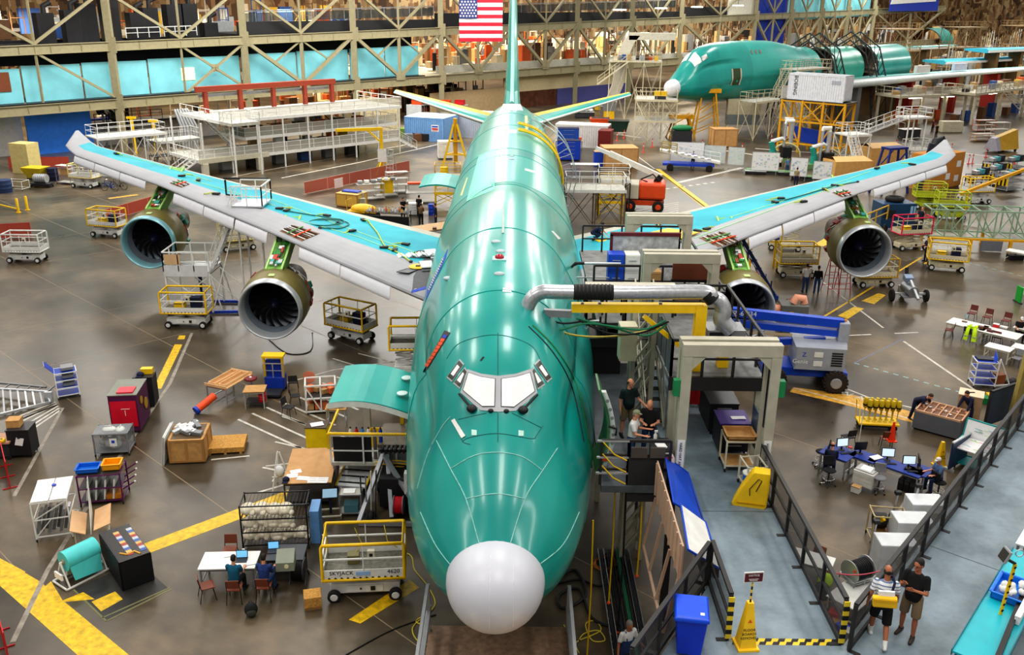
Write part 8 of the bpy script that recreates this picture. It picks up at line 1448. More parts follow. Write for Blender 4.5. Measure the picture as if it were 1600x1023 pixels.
for k in range(4):
 b=B();[b.box((-.75+.16*i,(-.36+.2*((i*3+k)%4)),1.052),(.15,.17,.012))for i in range(k%2,10,2)];b.o('photo_print',pc[k],bd_)
b=B();b.tube([(-.95,-.2,1.055),(-.7,-.1,1.055),(-.75,.15,1.055),(-.55,.3,1.055)],.03,5);b.o('gold_figure',M('gold_figure',(230,170,50)),bd_)
t=T('folding_display','two tan cardboard panels of an open display behind the photo table','display',G(140,850)+V((.0,.4,0)),1.95);B().box((-.1,.4,.75),(1.4,.5,.03),rx=.45).box((-.1,-.35,.8),(1.4,.55,.03),rx=-.3).o('tan_panel',M('panel_card',(214,170,124)),t);B().ext([(-.8,0,.6),(.6,0,.6),(.9,.0,1.9),(.7,0,1.9)],(0,.01,0)).o('white_wing',white,t);b=B();[b.bar((x,y,0),(x,y,.7),.04)for x in(-.7,.5)for y in(-.5,.5)];[b.bar((-.8,y,.65),(.6,y,.65),.04)for y in(-.55,.55)];b.o('tube_frame',offwhite,t)
dk2=M('tool_dark',(40,40,36),.6)
def wtop(px,py,s):return hit(px,py,WBV[s])
for k,(px,py,s)in enumerate(((437,327,-1),(448,330,-1),(511,338,-1),(550,362,-1),(568,345,-1),(600,388,-1),(617,392,-1),(634,383,-1),(654,396,-1),(182,241,-1),(284,276,-1),(310,283,-1),(338,304,-1),(1029,352,1),(1090,362,1),(1104,359,1),(1211,317,1),(1220,311,1),(1288,297,1),(1304,291,1),(1370,264,1),(1425,258,1),(1255,316,1))):
 h=wtop(px,py,s)
 if not h:continue
 t=T('drill_unit','dark clamped drill unit with yellow hose stub on the '+('wing with the white stair' if s<0 else 'wing beyond the walkway'),'tool',h[0]+V((0,0,.02)),k*1.3,'drill units on the '+('stair' if s<0 else 'walkway')+' wing');B().bx(-.22,.22,-.12,.12,0,.1).o('tool_body',dk2,t,.02);B().tube([(.2,0,.1),(.45,.15,.06),(.7,.1,.03)],.035,6).o('hose_stub',M('hose_lime',(190,200,60)),t)
for lab,L_,s,m in(('green air hose running along the wing to the root',[(445,330),(480,336),(512,341),(545,350),(530,358),(500,357)],-1,M('hose_dgreen',(20,110,100))),('green and yellow air hose crossing the wing to its root',[(575,347),(590,365),(602,386),(622,396),(642,410)],-1,M('hose_lime',(150,190,70))),('dark hose lying along the far wing',[(1205,318),(1240,310),(1300,293),(1340,285)],1,M('hose_dgreen',(20,110,100)))):
 P=[wtop(*q,s)for q in curve(L_,5)];P=[h[0]+V((0,0,.05))for h in P if h]
 if len(P)>2:t=T('air_hose',lab,'hose',(0,0,0));B().tube(P,.035,6).o('hose_run',m,t);B().ell(P[-1],(.1,.1,.07),8,6).o('hose_coupling',dgrey,t)
h=wtop(505,349,-1);t=T('hose_coil','coiled dark green air hose lying on the wing','hose',h[0]+V((0,0,.05)));b=B();[b.tube([((.75+.1*k)*cos(a)+.1*k,(.7+.06*k)*sin(a),.02*k)for a in[2*PI*i/20 for i in range(20)]],.03,5,True)for k in range(3)];b.o('coil',M('hose_dgreen',(20,110,100)),t);B().ell((.8,0,.03),(.1,.08,.06),8,6).o('hose_coupling',dgrey,t)
for k,(px,py,n_,ang)in enumerate(((651,401,7,.35),(677,400,6,-1.2),(667,418,5,-1.35))):
 h=wtop(px,py,-1)
 if h:
  t=T('foam_strip',['zigzag white foam strip lying across the wing root','zigzag white foam strip nearest the fuselage','short zigzag white foam strip on the grey wing walkway'][k],'foam strip',h[0]+V((0,0,.04)),ang)
  [B().box(((i-n_/2)*.26,.0,.08),(.22,.6,.05),ry=.5 if i%2 else-.5).o('foam_pad',paper,t)for i in range(n_)];B().bx(-n_*.13,n_*.13,-.3,.3,-.02,.02).o('foam_base',M('foam_grey',(120,124,126)),t)
h=wtop(653,417,-1);t=T('yellow_sheet','yellow oval sheet lying on the wing root','sheet',h[0]+V((0,0,.03)));B().lathe([(.01,.02),(.42,.02),(.44,0)],n=18).o('sheet_disc',yellow,t);B().bx(-.1,.1,-.1,.1,.02,.05).o('sheet_weight',black,t)
h=wtop(636,425,-1);t=T('grey_mat','grey diamond mat lying on the white leading edge','mat',h[0]+V((0,0,.03)),.3);B().ext([(-.5,0,0),(0,-.35,0),(.55,.05,.02),(.05,.35,.02)],(0,0,.02)).o('mat_sheet',M('mat_grey',(92,94,100)),t);B().tube([(-.5,0,.02),(0,-.35,.02),(.55,.05,.04),(.05,.35,.04)],.015,5,True).o('mat_hem',dgrey,t)
mon=M('screen_white',(210,230,240));dblue=M('desk_blue',(26,56,150),.5)
a0,a1=G(1365,720,.75),G(1440,746,.75);DR=math.atan2((a1-a0).y,(a1-a0).x)
def on(px,py,z,dx=0,dy=0):q=G(px,py,z);return V((q.x,q.y,0))+Matrix.Rotation(DR,3,'Z')@V((dx,dy,0))
for lab,px,d in(('blue-topped desk at which the man in navy sits with his back to us',(1311,706),(1.15,1.1,.75)),('blue-topped desk above the big white printer',(1352,712),(1.0,.75,.75)),('long blue-topped desk with three screens',(1401,727),(2.0,.75,.75)),('blue-topped desk end before the man in the white cap',(1436,733),(.85,.9,.75))):table(lab,on(*px,.75),DR,d,dblue,alu,None,'computer_desk','desk')
for lab,px,rz in(('lit monitor facing the seated man in navy',(1315,703),.2),('lit monitor in the middle of the long blue desk',(1386,719),-.1),('lit monitor nearest the man in the white cap',(1419,731),-.05)):
 q=G(*px,.75);monitor(lab,q,rz);kb=T('keyboard','black keyboard before the '+lab,'keyboard',q+V((.05,-.28,0)),rz);B().bx(-.2,.2,-.07,.07,0,.02).o('key_bed',black,kb);b=B();[b.bx(-.18,.18,-.055+.03*i,-.035+.03*i,.02,.026)for i in range(4)];b.o('key_row',dgrey,kb)
for lab,px,rz in(('dark monitor back above the white printer',(1343,708),PI+.1),('dark monitor edge-on before the man in the white cap',(1435,731),1.3)):monitor(lab,G(*px,.75),rz,screen=dgrey)
t=T('flag_pole','thin white pole standing beside the dark monitor back','pole',on(1338,716,0));B().cyl((0,0,0),(0,0,2.0),.018,n=8).o('pole_shaft',white,t);B().lathe([(.14,0),(.12,.03)],n=12).o('pole_base',dgrey,t)
t=T('red_lid_cup','white tub with red lid on the blue desk behind the monitor','tub',G(1328,704,.75));B().lathe([(.07,0),(.08,.14)],n=12).o('tub_body',white,t);B().lathe([(.085,.14),(.085,.17)],n=12).o('tub_lid',red,t)
box('paper_pile','white papers on the blue desk beside the middle monitor','papers',G(1369,715,.75),.4,(.45,.3,.03),paper)
pr_=T('printer','big white printer under the blue desks','printer',on(1345,765,0,0,.3)+V((0,0,.12)),DR);B().bx(-.4,.4,-.32,.32,0,.62).o('printer_body',M('printer_white',(214,212,206)),pr_,.04);B().bx(-.36,.34,-.25,.28,.62,.66).o('top_tray',M('printer_grey',(180,180,178)),pr_);b=B();[b.bx(-.36,.36,-.33,-.32,.06+.17*k,.2+.17*k)for k in range(3)];b.o('paper_drawer',white,pr_);B().box((0,0,.68),(.4,.3,.02),rx=.2).o('paper_sheet',paper,pr_);B().bx(-.42,.42,-.34,.34,-.12,0).o('printer_stand',grey,pr_)
box('carton','small white carton with green spot in front of the printer','box',on(1337,768,0),DR,(.32,.26,.26),white,card)
for k in range(3):pc_=T('computer_tower','black computer tower under the long blue desk','computer',on(1402+9*k,768+3*k,0,0,.4),DR,'computer towers under the desk');B().bx(-.1,.1,-.22,.22,.03,.46).o('tower_case',black,pc_,.01);B().bx(-.08,.08,-.225,-.22,.3,.42).o('drive_bay',dgrey,pc_);B().bx(-.1,.1,-.2,.2,0,.03).o('tower_foot',black,pc_)
for lab,px,rz,m in(('empty black swivel chair at the far end of the blue desks',(1281,727),1.2,None),('black swivel chair under the man in navy at the blue desk',(1293,757),PI,None),('grey-seated swivel chair in front of the long blue desk',(1371,769),PI-.3,M('seat_grey',(130,130,134),.8)),('black swivel chair under the man in the white cap',(1464,776),-1.2,None)):swivel(lab,G(*px),rz,m or M('black_fabric',(28,28,32)),h=.62)
chair('black chair back standing behind the blue desk',G(1323,697),.3,M('chair_charcoal',(52,50,52)));chair('brown chair behind the long blue desk',G(1388,716)+V((.2,.9,0)),-.2,M('shell_brown',(126,66,46)))
cone('bright orange traffic cone on a chair behind the long blue desk',G(1397,722)+V((.2,1.0,.46)),m=M('cone_red',(238,60,20),.5),h=.85)
floorsign('yellow wet-floor cone between the parts bin and the man in the white cap',G(1467,727),.2,1.05,None,['WET','FLOOR'])
sc2=pushcart('yellow flat cart carrying a row of yellow cone signs',G(1373,672)+V((0,.3,0)),-.1,(1.7,.75,.32),yellow)
for k in range(12):
 t=T('folded_sign','yellow folded stand sign upright on the yellow flat cart','warning sign',sc2.matrix_basis@V((-.55+.12*k,.12*(-1)**k,.33)),-.1+.2*(k%3),'signs on the yellow cart');B().lathe([(.1,0),(.02,.05),(.02,.5),(.09,.55),(.11,.85),(.07,1.0)],n=9).o('sign_body',M('sign_olive',(206,176,30),.5),t);B().lathe([(.112,.65),(.112,.72)],n=9,cap=False).o('sign_band',black,t)
pb_=T('parts_bin','grey parts bin with wooden dividers where two men in navy lean over','parts bin',on(1453,678,0,.1,.75),DR+.1);B().bx(-.95,.95,-.7,.7,.08,.85).o('bin_shell',M('bin_steel',(104,106,114),.5),pb_,.01);b=B();b.bx(-.95,.95,-.7,-.64,.85,.93).bx(-.95,.95,.64,.7,.85,.93).bx(-.95,-.89,-.7,.7,.85,.93).bx(.89,.95,-.7,.7,.85,.93);[b.bx(-.9+.3*k-.02,-.9+.3*k+.02,-.64,.64,.85,.92)for k in range(1,6)];[b.bx(-.3+.3*i,-.02+.3*i,.0,.04,.85,.92)for i in range(4)];b.o('wood_divider',M('divider_wood',(206,164,130),.6),pb_);B().bx(-.89,.89,-.64,.64,.851,.856).o('bin_interior',M('bin_inside',(120,84,64)),pb_);[B().wheel((x,y,.06),.06,.05).o('caster',rubber,pb_)for x in(-.85,.85)for y in(-.6,.6)]
for k in range(8):box('small_part','small part lying in the wooden compartments of the grey bin','part',pb_.matrix_basis@V((-.75+.22*k,.3-.25*(k%3),.857)),.4*k,(.14,.1,.05),[paper,alu,M('part_pink',(230,170,160)),wood][k%4],group='parts in the grey bin')
tc=cabinet('tan cabinet with pale top behind the drafting board',G(1512,668)+V((.1,.4,0)),-.5,(.95,.8,1.45),M('cab_tan',(176,144,112)),M('top_beige',(222,206,176)),0,wheels=False);B().box((0,0,1.5),(.25,.05,.03),rz=.5).o('top_bracket',black,tc)
t=T('slate_partition','large slate-blue partition panel beside the tall cream post','panel',G(1556,664)+V((.1,.1,0)),.55);B().bx(-.95,.95,-.04,.04,.15,1.75).o('panel_sheet',M('slate_blue',(62,78,100),.5),t);b=B();b.bx(-.98,-.94,-.06,.06,0,1.8).bx(.94,.98,-.06,.06,0,1.8).bx(-.98,.98,-.06,.06,1.74,1.8);b.o('panel_frame',dgrey,t)
struct(B().bar((G(1580,668).x,G(1580,668).y,0),(G(1580,668).x+.3,G(1580,668).y,7),.42,.3).o('column',M('post_olive',(168,150,84),.6)))
box('green_case','green case behind the tan cabinet','case',G(1538,632)+V((0,.3,0)),-.5,(.8,.45,.3),M('case_green',(20,120,60)));box('yellow_tray','yellow tray behind the slate partition','tray',G(1560,632)+V((0,.4,0)),-.1,(.7,.4,.35),yellow)
db=T('drafting_board','white drafting table with turquoise frame covered in drawings','drafting table',on(1518,742,0,.1,.55),DR-.02);tq=M('frame_turq',(30,160,160),.45);B().box((0,-.1,1.0),(1.9,1.0,.04),rx=.12).o('board_top',paper,db);B().box((0,.55,1.4),(1.9,.03,.75),rx=-.25).o('back_board',paper,db);b=B();b.box((0,.64,1.77),(1.95,.05,.05));b.box((-.97,-.1,1.0),(.06,1.0,.07),rx=.12);b.box((-.97,.55,1.4),(.05,.05,.78),rx=-.25)
for x in(-.8,.8):b.bar((x,-.4,.08),(x,-.3,.95),.06);b.bar((x,.5,.08),(x,.5,1.1),.06);b.bar((x,-.4,.2),(x,.5,.2),.05)
b.bar((-.8,.5,.25),(.8,.5,.25),.05);b.o('turquoise_frame',tq,db);B().bx(-.75,.75,-.35,.45,.2,.24).o('lower_shelf',tq,db);[B().wheel((x,y,.05),.05,.04).o('caster',rubber,db)for x in(-.8,.8)for y in(-.4,.5)]
rnd=random.Random(4);b=B()
for k in range(22):b.m(k%3);x,y=rnd.uniform(-.85,.8),rnd.uniform(-.55,.3);b.box((x,y,1.025+(y+.1)*.12),(rnd.uniform(.06,.25),rnd.uniform(.02,.06),.004),rx=.12);b.box((x,.53-.25*(rnd.random()-.5)*0-.02,1.2+rnd.random()*.4),(rnd.uniform(.06,.3),.004,.02),rx=-.25)
b.o('drawing_marks',[M('mark_pink',(226,170,190)),M('mark_blue',(120,190,210)),M('mark_green',(190,214,130))],db)
for k,s_ in enumerate((-1,)):t=T('blue_screen_panel','dark blue screen panel at the end of the drafting table','panel',on(1487,735,0,.0,.5),DR+1.45);B().bx(-.7,.7,-.03,.03,.1,1.25).o('panel_sheet',M('panel_navy',(40,58,96)),t);b=B();b.bx(-.72,.72,-.04,.04,1.23,1.29);[b.bx(x-.03,x+.03,-.2,.2,0,.1)for x in(-.6,.6)];b.o('panel_frame',alu,t)
bc=rack('blue-topped tube cart with deep blue shelves beside the white tables',G(1538,606)+V((0,.35,0)),-.15,(.95,.8,1.35),white,M('shelf_blue',(24,60,170)),4);box('dark_tray','dark tray on the top of the blue tube cart','tray',bc.matrix_basis@V((-.05,.1,1.3)),-.15,(.7,.5,.1),dgrey);t=T('blue_side_board','bright blue board propped on the blue tube cart','board',bc.matrix_basis@V((.3,0,1.3)),-.15);B().ext([(0,-.45,0),(.18,.4,.0),(.22,.4,.35),(.05,-.45,.3)],(.015,0,0)).o('board_sheet',M('board_bright',(20,90,220)),t);B().bx(.02,.1,-.3,.3,-.02,.02).o('board_clip',white,t)
af=T('a_frame_cart','white A-frame trolley holding a brown box','trolley',G(1561,604)+V((0,.3,0)),.2);b=B();b.bar((-.4,-.4,.12),(.0,0,1.3),.045).bar((.4,-.4,.12),(.0,0,1.3),.045).bar((-.4,.4,.12),(0,0,1.3),.045).bar((.4,.4,.12),(0,0,1.3),.045).bar((-.45,-.4,.12),(.45,-.4,.12),.06).bar((-.45,.4,.12),(.45,.4,.12),.06).bar((.42,-.4,.12),(.42,.4,.12),.06);b.o('tube_frame',white,af);B().bx(-.25,.2,-.3,.1,.15,.6).o('brown_box',M('box_leather',(150,84,44)),af);[B().wheel((x,y,.05),.05,.04).o('caster',rubber,af)for x in(-.42,.42)for y in(-.4,.4)]
bg=T('holdall','black holdall lying on the floor beside the cream post','bag',G(1580,602));B().ell((0,0,.16),(.42,.2,.17),12,8).o('bag_body',black,bg);B().tube([(-.2,0,.3),(0,0,.4),(.2,0,.3)],.015,5).o('bag_handle',dgrey,bg)
w0,w1=G(1498,503,.75),G(1580,522,.75);WR=math.atan2((w1-w0).y,(w1-w0).x);ON=lambda px,py,z=.75:V((G(px,py,z).x,G(px,py,z).y,0))
for lab,px,d in(('long white table nearer the aisle, end by the lime vest',(1513,506),(2.0,1.15,.75)),('long white table set end to end with the first, cap and bags on it',(1563,519),(2.0,1.15,.75)),('small white table in front of the long white ones',(1562,541),(1.25,.8,.72)),('white table cut by the image edge beside the small one',(1603,542),(1.2,.8,.72)),('white table at the image edge beyond the long ones',(1605,512),(1.2,.9,.75)),('white bench top below the green lattice frame',(1595,394),(1.8,.9,.8))):table(lab,ON(*px),WR,d,white,offwhite,None,'meeting_table')
for lab,px,rz in(('maroon chair at the near end of the long white tables',(1481,527),1.1),('maroon chair behind the long white table, first from the aisle',(1517,500),PI+WR),('maroon chair behind the long white table, second from the aisle',(1541,506),PI+WR),('maroon chair behind the long white table, third from the aisle',(1570,512),PI+WR),('maroon chair tucked in front of the long white tables, left one',(1541,533),WR),('maroon chair tucked in front of the long white tables, right one',(1557,539),WR)):chair(lab,G(*px),rz)
chair('grey chair with pale seat beside the cream post',G(1587,572),2.2,M('seat_grey',(130,130,134)));chair('chair beneath the lime safety vest',G(1511,532),WR,M('chair_charcoal',(52,50,52)))
t=T('safety_vest','lime-yellow safety vest hung over a chair at the white tables','vest',G(1511,532)+V((0,-.3,0)),WR);lm=M('vest_lime',(200,240,20),.6);B().loft([[V((x*w,-.05-d_,z)),V((x*w*.3,-.1-d_,z)),V((x*w*.3,-.07-d_,z)),V((x*w,-.02-d_,z))]for x in(1,)for z,w,d_ in((.15,.34,.1),(.5,.3,.06),(.9,.26,0),(.95,.2,-.3))]).loft([[V((-w,-.05-d_,z)),V((-w*.3,-.1-d_,z)),V((-w*.3,-.07-d_,z)),V((-w,-.02-d_,z))]for z,w,d_ in((.15,.34,.1),(.5,.3,.06),(.9,.26,0),(.95,.2,-.3))]).bx(-.26,.26,-.06,-.03,.8,.95).o('vest_cloth',lm,t);B().bx(-.3,-.1,-.17,-.15,.35,.4).bx(.1,.3,-.17,-.15,.35,.4).o('reflective_strip',alu,t)
for lab,px,d,m in(('white and red cool box on the long white tables',(1556,511),(.3,.22,.2),red),('brown bag on the long white tables',(1532,513),(.3,.2,.14),M('bag_brown',(110,80,60))),('maroon cloth bundle on the long white tables',(1547,518),(.3,.2,.1),M('cloth_maroon',(90,24,34))),('small brown parts pack on the long white tables',(1507,503),(.25,.16,.05),M('bag_brown',(110,80,60))),('white bag on the long white tables beside the cool box',(1568,512),(.4,.25,.08),white)):box('table_item',lab,'item',G(*px,.75),WR,d,m,white if 'cool' in lab else None)
t=T('water_bottle','clear bottle at the far end of the long white tables','bottle',G(1510,497,.75));B().lathe([(.04,0),(.04,.18),(.015,.24)],n=10).o('bottle_body',M('bottle_blue',(170,210,225),.2),t);B().cyl((0,0,.24),(0,0,.27),.018,n=8).o('bottle_cap',blue,t)
for k,px in enumerate(((1430,838),(1408,868),(1382,905))):
 t=T('white_machine',['white cabinet machine, farthest of three beside the slanting walkway','white cabinet machine, middle of three beside the slanting walkway','white cabinet machine, nearest of three beside the slanting walkway'][k],'machine',G(*px)+V((.35,.4,0)),R_(50)-.9);B().bx(-.6,.6,-.4,.4,.05,1.25).o('machine_body',M('machine_white',(232,236,240),.4),t,.03);B().lathe([(.26,-.43),(.28,-.4)],(.2,0,.7),'y',18).o('round_window',M('round_cream',(200,196,186)),t);B().bx(-.55,.55,-.35,.35,0,.05).o('machine_plinth',dgrey,t)
bl_=rack('tan tube rack holding black and yellow rolls beside the white machines',G(1385,850)+V((.05,.3,0)),-.12,(1.1,.7,1.1),M('tube_tan',(206,186,140)),None,2);
for k in range(2):t=T('striped_roll','black roll with yellow band in the tan tube rack','roll',bl_.matrix_basis@V((-.27+.54*k,0,.75)),-.12,'rolls in the tan rack');B().tube([(-.2,0,0),(.2,0,0)],.26,16).o('roll_body',black,t);B().box((0,-.2,.12),(.1,.16,.3),rz=.4,rx=.7).o('yellow_band',yellow,t)
box('brown_carton','brown carton under the tan tube rack','box',bl_.matrix_basis@V((-.1,-.1,.2)),-.12,(.7,.45,.28),M('carton_dark',(150,110,70)))
table('white table holding a cable reel below the V corner',G(1338,928,.75)*1+V((0,0,-.75))+V((.1,.2,0)),.75,(1.9,1.0,.75),white,offwhite);table('white table with papers below the straight walkway rail',G(1262,905)+V((.1,.1,0)),-.5,(1.3,.8,.72),white,offwhite)
t=T('cable_reel','grey reel of black cable on a wire stand, on the white table','reel',G(1336,905,.75)+V((.05,0,.02)),.45);B().tube([(-.32,0,.36),(.3,0,.36)],.27,18).o('cable_winding',black,t);b=B();[b.tube([(-.3+.075*k,.28*cos(a),.36+.28*sin(a))for a in[2*PI*i/16 for i in range(16)]],.022,5,True)for k in range(9)];b.o('cable_turn',M('cable_black2',(44,44,48),.4),t);[B().lathe([(.36,0),(.36,.03)],(x,0,.36),'x',20).o('reel_flange',alu,t)for x in(-.36,.32)];b=B();rail(b,[(-.42,-.3,0),(.42,-.3,0),(.42,.3,0),(-.42,.3,0)],.16,posts=.4,r=.015,closed=True);b.o('wire_stand',alu,t);B().ell((-.36,-.2,.5),(.05,.05,.05),8,6).o('orange_knob',orange,t)
t=T('red_rope','thin pink-red rope strung between the walkway rails above the cable reel','rope',(0,0,0));ra,rb_=G(1294,893,6.0),G(1390,888,6.0);B().tube([lerp(ra,rb_,k/8)-V((0,0,.12*math.sin(PI*k/8)))for k in range(9)],.014,5).o('rope_run',M('rope_pink',(214,80,100)),t);B().ell(ra,(.03,.03,.03),8,6).o('rope_knot',red,t)
chair('brown chair below the straight walkway rail',G(1272,893),2.4,M('shell_brown',(126,66,46)));t=T('vest_pile','lime safety vest on a grey coat below the straight walkway','vest',G(1290,915,.75)+V((0,.1,0)));B().ell((0,0,.1),(.24,.16,.3),10,8).o('vest_cloth',lm,t);B().ell((-.1,-.1,-.1),(.22,.16,.28),10,8).o('grey_coat',M('coat_grey',(70,74,70),.9),t);B().bx(-.2,.2,-.15,.15,-.75,-.2).o('coat_stand',dgrey,t)
for k,px in enumerate(((1388,832),(1354,880),(1420,820))):t=T('pole_light','short white pole with black clamp head among the white machines, '+['beside the tan rack','beside the cable reel','beside the farthest machine'][k],'pole',G(*px));B().cyl((0,0,0),(.15,.1,1.5),.04,n=8).o('pole_shaft',alu,t);B().box((.15,.1,1.53),(.2,.16,.12)).o('clamp_head',black,t);B().lathe([(.16,0),(.14,.03)],n=10).o('pole_base',dgrey,t)
for k in range(6):box('parts_carton','small carton or tool stored under the straight walkway rail','box',G(1288+7*k,950+10*k),.5*k,(.35,.3,.25+.06*(k%3)),[card,dgrey,red,wood,blue,grey][k],group='cartons under the straight rail')
gz=T('boom_lift','big blue articulated boom lift with grey engine cover and black tyres','boom lift',G(1265,612)+V((-.1,1.3,0)),-.13);gb=M('genie_blue',(16,72,190),.35);B().bx(-1.7,1.7,-.75,.75,.55,1.0).bx(-1.95,-1.1,-1.0,1.0,.5,.95).bx(1.1,1.95,-1.0,1.0,.5,.95).o('chassis',gb,gz,.04)
for x in(-1.4,1.4):
 for y in(-1.15,1.15):
  w=B().wheel((x,y,.52),.52,.42,(0,1,0),20).o('wheel',M('tyre_mud',(48,40,36),.9),gz);b=B();[b.box((x+.53*cos(a),y,.52+.53*sin(a)),(.07,.42,.1),ry=-a)for a in[2*PI*i/18 for i in range(18)]];b.o('tyre_lug',M('tyre_mud',(48,40,36)),w);B().wheel((x,y+.05*(1 if y>0 else-1),.52),.27,.4,(0,1,0),16).o('wheel_hub',M('hub_grey',(150,152,156)),w)
B().loft([[V((-.55,-1.1,z)),V((1.75,-1.1,z)),V((1.9,-.3,z)),V((1.9,1.1,z)),V((-.55,1.1,z))]for z in(1.05,2.15)],smooth=False).o('engine_cover',M('cover_genie',(160,164,172),.4),gz,.08);b=B();[b.bx(1.1,1.6,-1.125,-1.1,1.3+.12*k,1.36+.12*k)for k in range(6)];b.o('cover_louver',black,gz);B().bx(.3,.7,-1.12,-1.1,1.7,1.95).bx(.3,.7,-1.12,-1.1,1.25,1.5).o('cover_sticker',white,gz)
B().bar((1.7,.2,3.0),(-4.2,.2,3.35),.38,.4).o('upper_boom',gb,gz);B().bar((1.6,.2,2.5),(-3.4,.2,2.75),.36,.3).o('lower_boom',gb,gz);B().bar((1.0,.3,2.1),(-3.0,.3,1.7),.3,.3).o('riser_arm',gb,gz);B().bx(1.5,2.0,-.1,.5,1.9,3.1).o('knuckle',M('cover_genie',(160,164,172)),gz,.06);B().ell((1.8,.2,3.15),(.07,.07,.08),8,6).o('beacon_lamp',M('beacon_amber',(240,150,30)),gz);B().bx(-2.8,-.6,-.01,.0,2.28,2.42).o('pale_strip',M('strip_tan',(190,170,140)),gz);lettering('Z-60/34',(-2.9,-.0,3.18),.34,white,gz);lettering('Genie',(-.3,-1.105,1.35),.3,white,gz);lettering('Z',(-.15,-1.105,1.7),.3,gb,gz)
ht=T('air_heater','grey heater cart with yellow label and salmon duct to the engine','heater',G(1240,520)+V((0,.6,0)),-.1);B().bx(-.75,.75,-.55,.55,.25,1.55).o('heater_body',M('heater_grey',(110,112,108),.5),ht,.03);B().bx(-.3,-.05,-.57,-.55,.9,1.2).o('yellow_label',yellow,ht);[B().wheel((x,y,.18),.18,.12).o('wheel',rubber,ht)for x in(-.6,.6)for y in(-.45,.45)]
t=T('salmon_duct','salmon flexible duct between the engine inlet and the grey heater','duct',ht.location);B().tube([(-2.6,-.1,2.0),(-1.6,-.2,1.3),(-.7,-.1,1.2)],.26,12).o('duct_hose',M('duct_salmon',(240,170,140),.6),t);B().tube([(-.05,-.1,1.58),(.1,-.1,1.9),(.5,-.1,1.85),(.55,-.1,1.58)],.22,12).o('duct_bend',M('duct_salmon',(240,170,140)),t);b=B();[b.tube([(-2.3+.35*k,-.12-.03*k+.27*cos(a),1.8-.12*k+.27*sin(a))for a in[2*PI*i/12 for i in range(12)]],.015,4,True)for k in range(5)];b.o('duct_ring',M('duct_rib',(220,140,110)),t)
box('red_engine_block','small red motor behind the grey heater cart','motor',G(1244,488)+V((0,.5,0)),.2,(.8,.6,.6),M('motor_red',(140,40,34)))
t=T('blue_tread_stair','dark blue folding stair with open treads beside the inner engine','stair',G(1202,470)+V((0,.3,0)));b=B()
for y in(0,1.4):b.bar((.4,y,.2),(-2.0,y,3.9),.08,.2)
b.o('stringer',M('stair_navy',(34,50,104)),t);b=B();[b.box((.2-.32*k,.7,.5+.5*k),(.34,1.4,.05))for k in range(7)];b.o('tread',M('tread_grey',(110,118,136),.4,.3),t);B().bx(-1.6,.6,-.1,1.5,0,.25).o('stair_base',M('stair_blue',(30,70,150)),t);[B().bar((x,y,.25),(x,y,1.2 if x>-1 else 3.2),.07).o('stair_leg',M('stair_navy',(34,50,104)),t)for x in(-1.5,.1)for y in(0,1.4)]
bs=T('blue_service_cart','blue service box in yellow hoop rails raised under the cyan wing','service cart',G(1212,440)+V((-.2,3,0)),-.1);B().bx(-.9,.9,-.6,.6,2.2,3.6).o('service_box',M('svc_blue',(26,64,170)),bs,.03);B().bx(.35,.75,-.62,-.6,2.6,3.3).o('white_label',white,bs);b=B();[b.tube([(x,-.7,2.1),(x,-.7,3.8),(x,.7,3.8),(x,.7,2.1)],.05,6)for x in(-1,.25,1)];[b.bar((-1,y,2.1),(1,y,2.1),.1)for y in(-.7,.7)];b.o('hoop_rail',yellow,bs);[B().bar((x,y,0),(x,y,2.1),.14).o('leg',yellow,bs)for x in(-.9,.9)for y in(-.6,.6)]
t=T('yellow_cage','tan and yellow work cage raised beside the inner engine pylon','cage',G(1180,455)+V((-.3,4,0)));B().bx(-1.1,1.1,-.6,.6,3.3,3.45).o('cage_floor',M('cage_tan',(200,160,110)),t);b=B();rail(b,[(-1.1,-.6,3.4),(1.1,-.6,3.4),(1.1,.6,3.4),(-1.1,.6,3.4)],1.3,posts=.8,r=.035,closed=True);b.o('cage_rail',M('ochre',(200,160,40)),t);b=B();b.bar((-.9,0,.2),(.9,0,3.3),.14).bar((.9,0,.2),(-.9,0,3.3),.14);b.bx(-1,1,-.4,.4,0,.25);b.o('cage_lift',M('ochre',(200,160,40)),t)
for lab,px,rz,m in(('red stepladder under the outer engine, nearer the two standing men',(1303,462),.1,M('ladder_red',(190,50,36))),('red stepladder under the outer engine, beside the ochre lift',(1322,462),-.05,M('ladder_red',(190,50,36)))):ladder(lab,G(*px)+V((0,.8,0)),rz,2.4,m,w=.75)
t=T('yellow_edge_rail','yellow hoop rail stand behind the outer engine beside the pink lift','railing',G(1392,392)+V((-.3,3,0)));b=B();rail(b,[(-1,-.5,1.0),(1,.3,1.6)],1.1,posts=1,r=.04);b.o('hoop_frame',M('ochre',(200,160,40)),t);b=B();[b.bar((x,0,0),(x,0,1.3),.12)for x in(-.8,.8)];b.o('hoop_leg',dgrey,t)
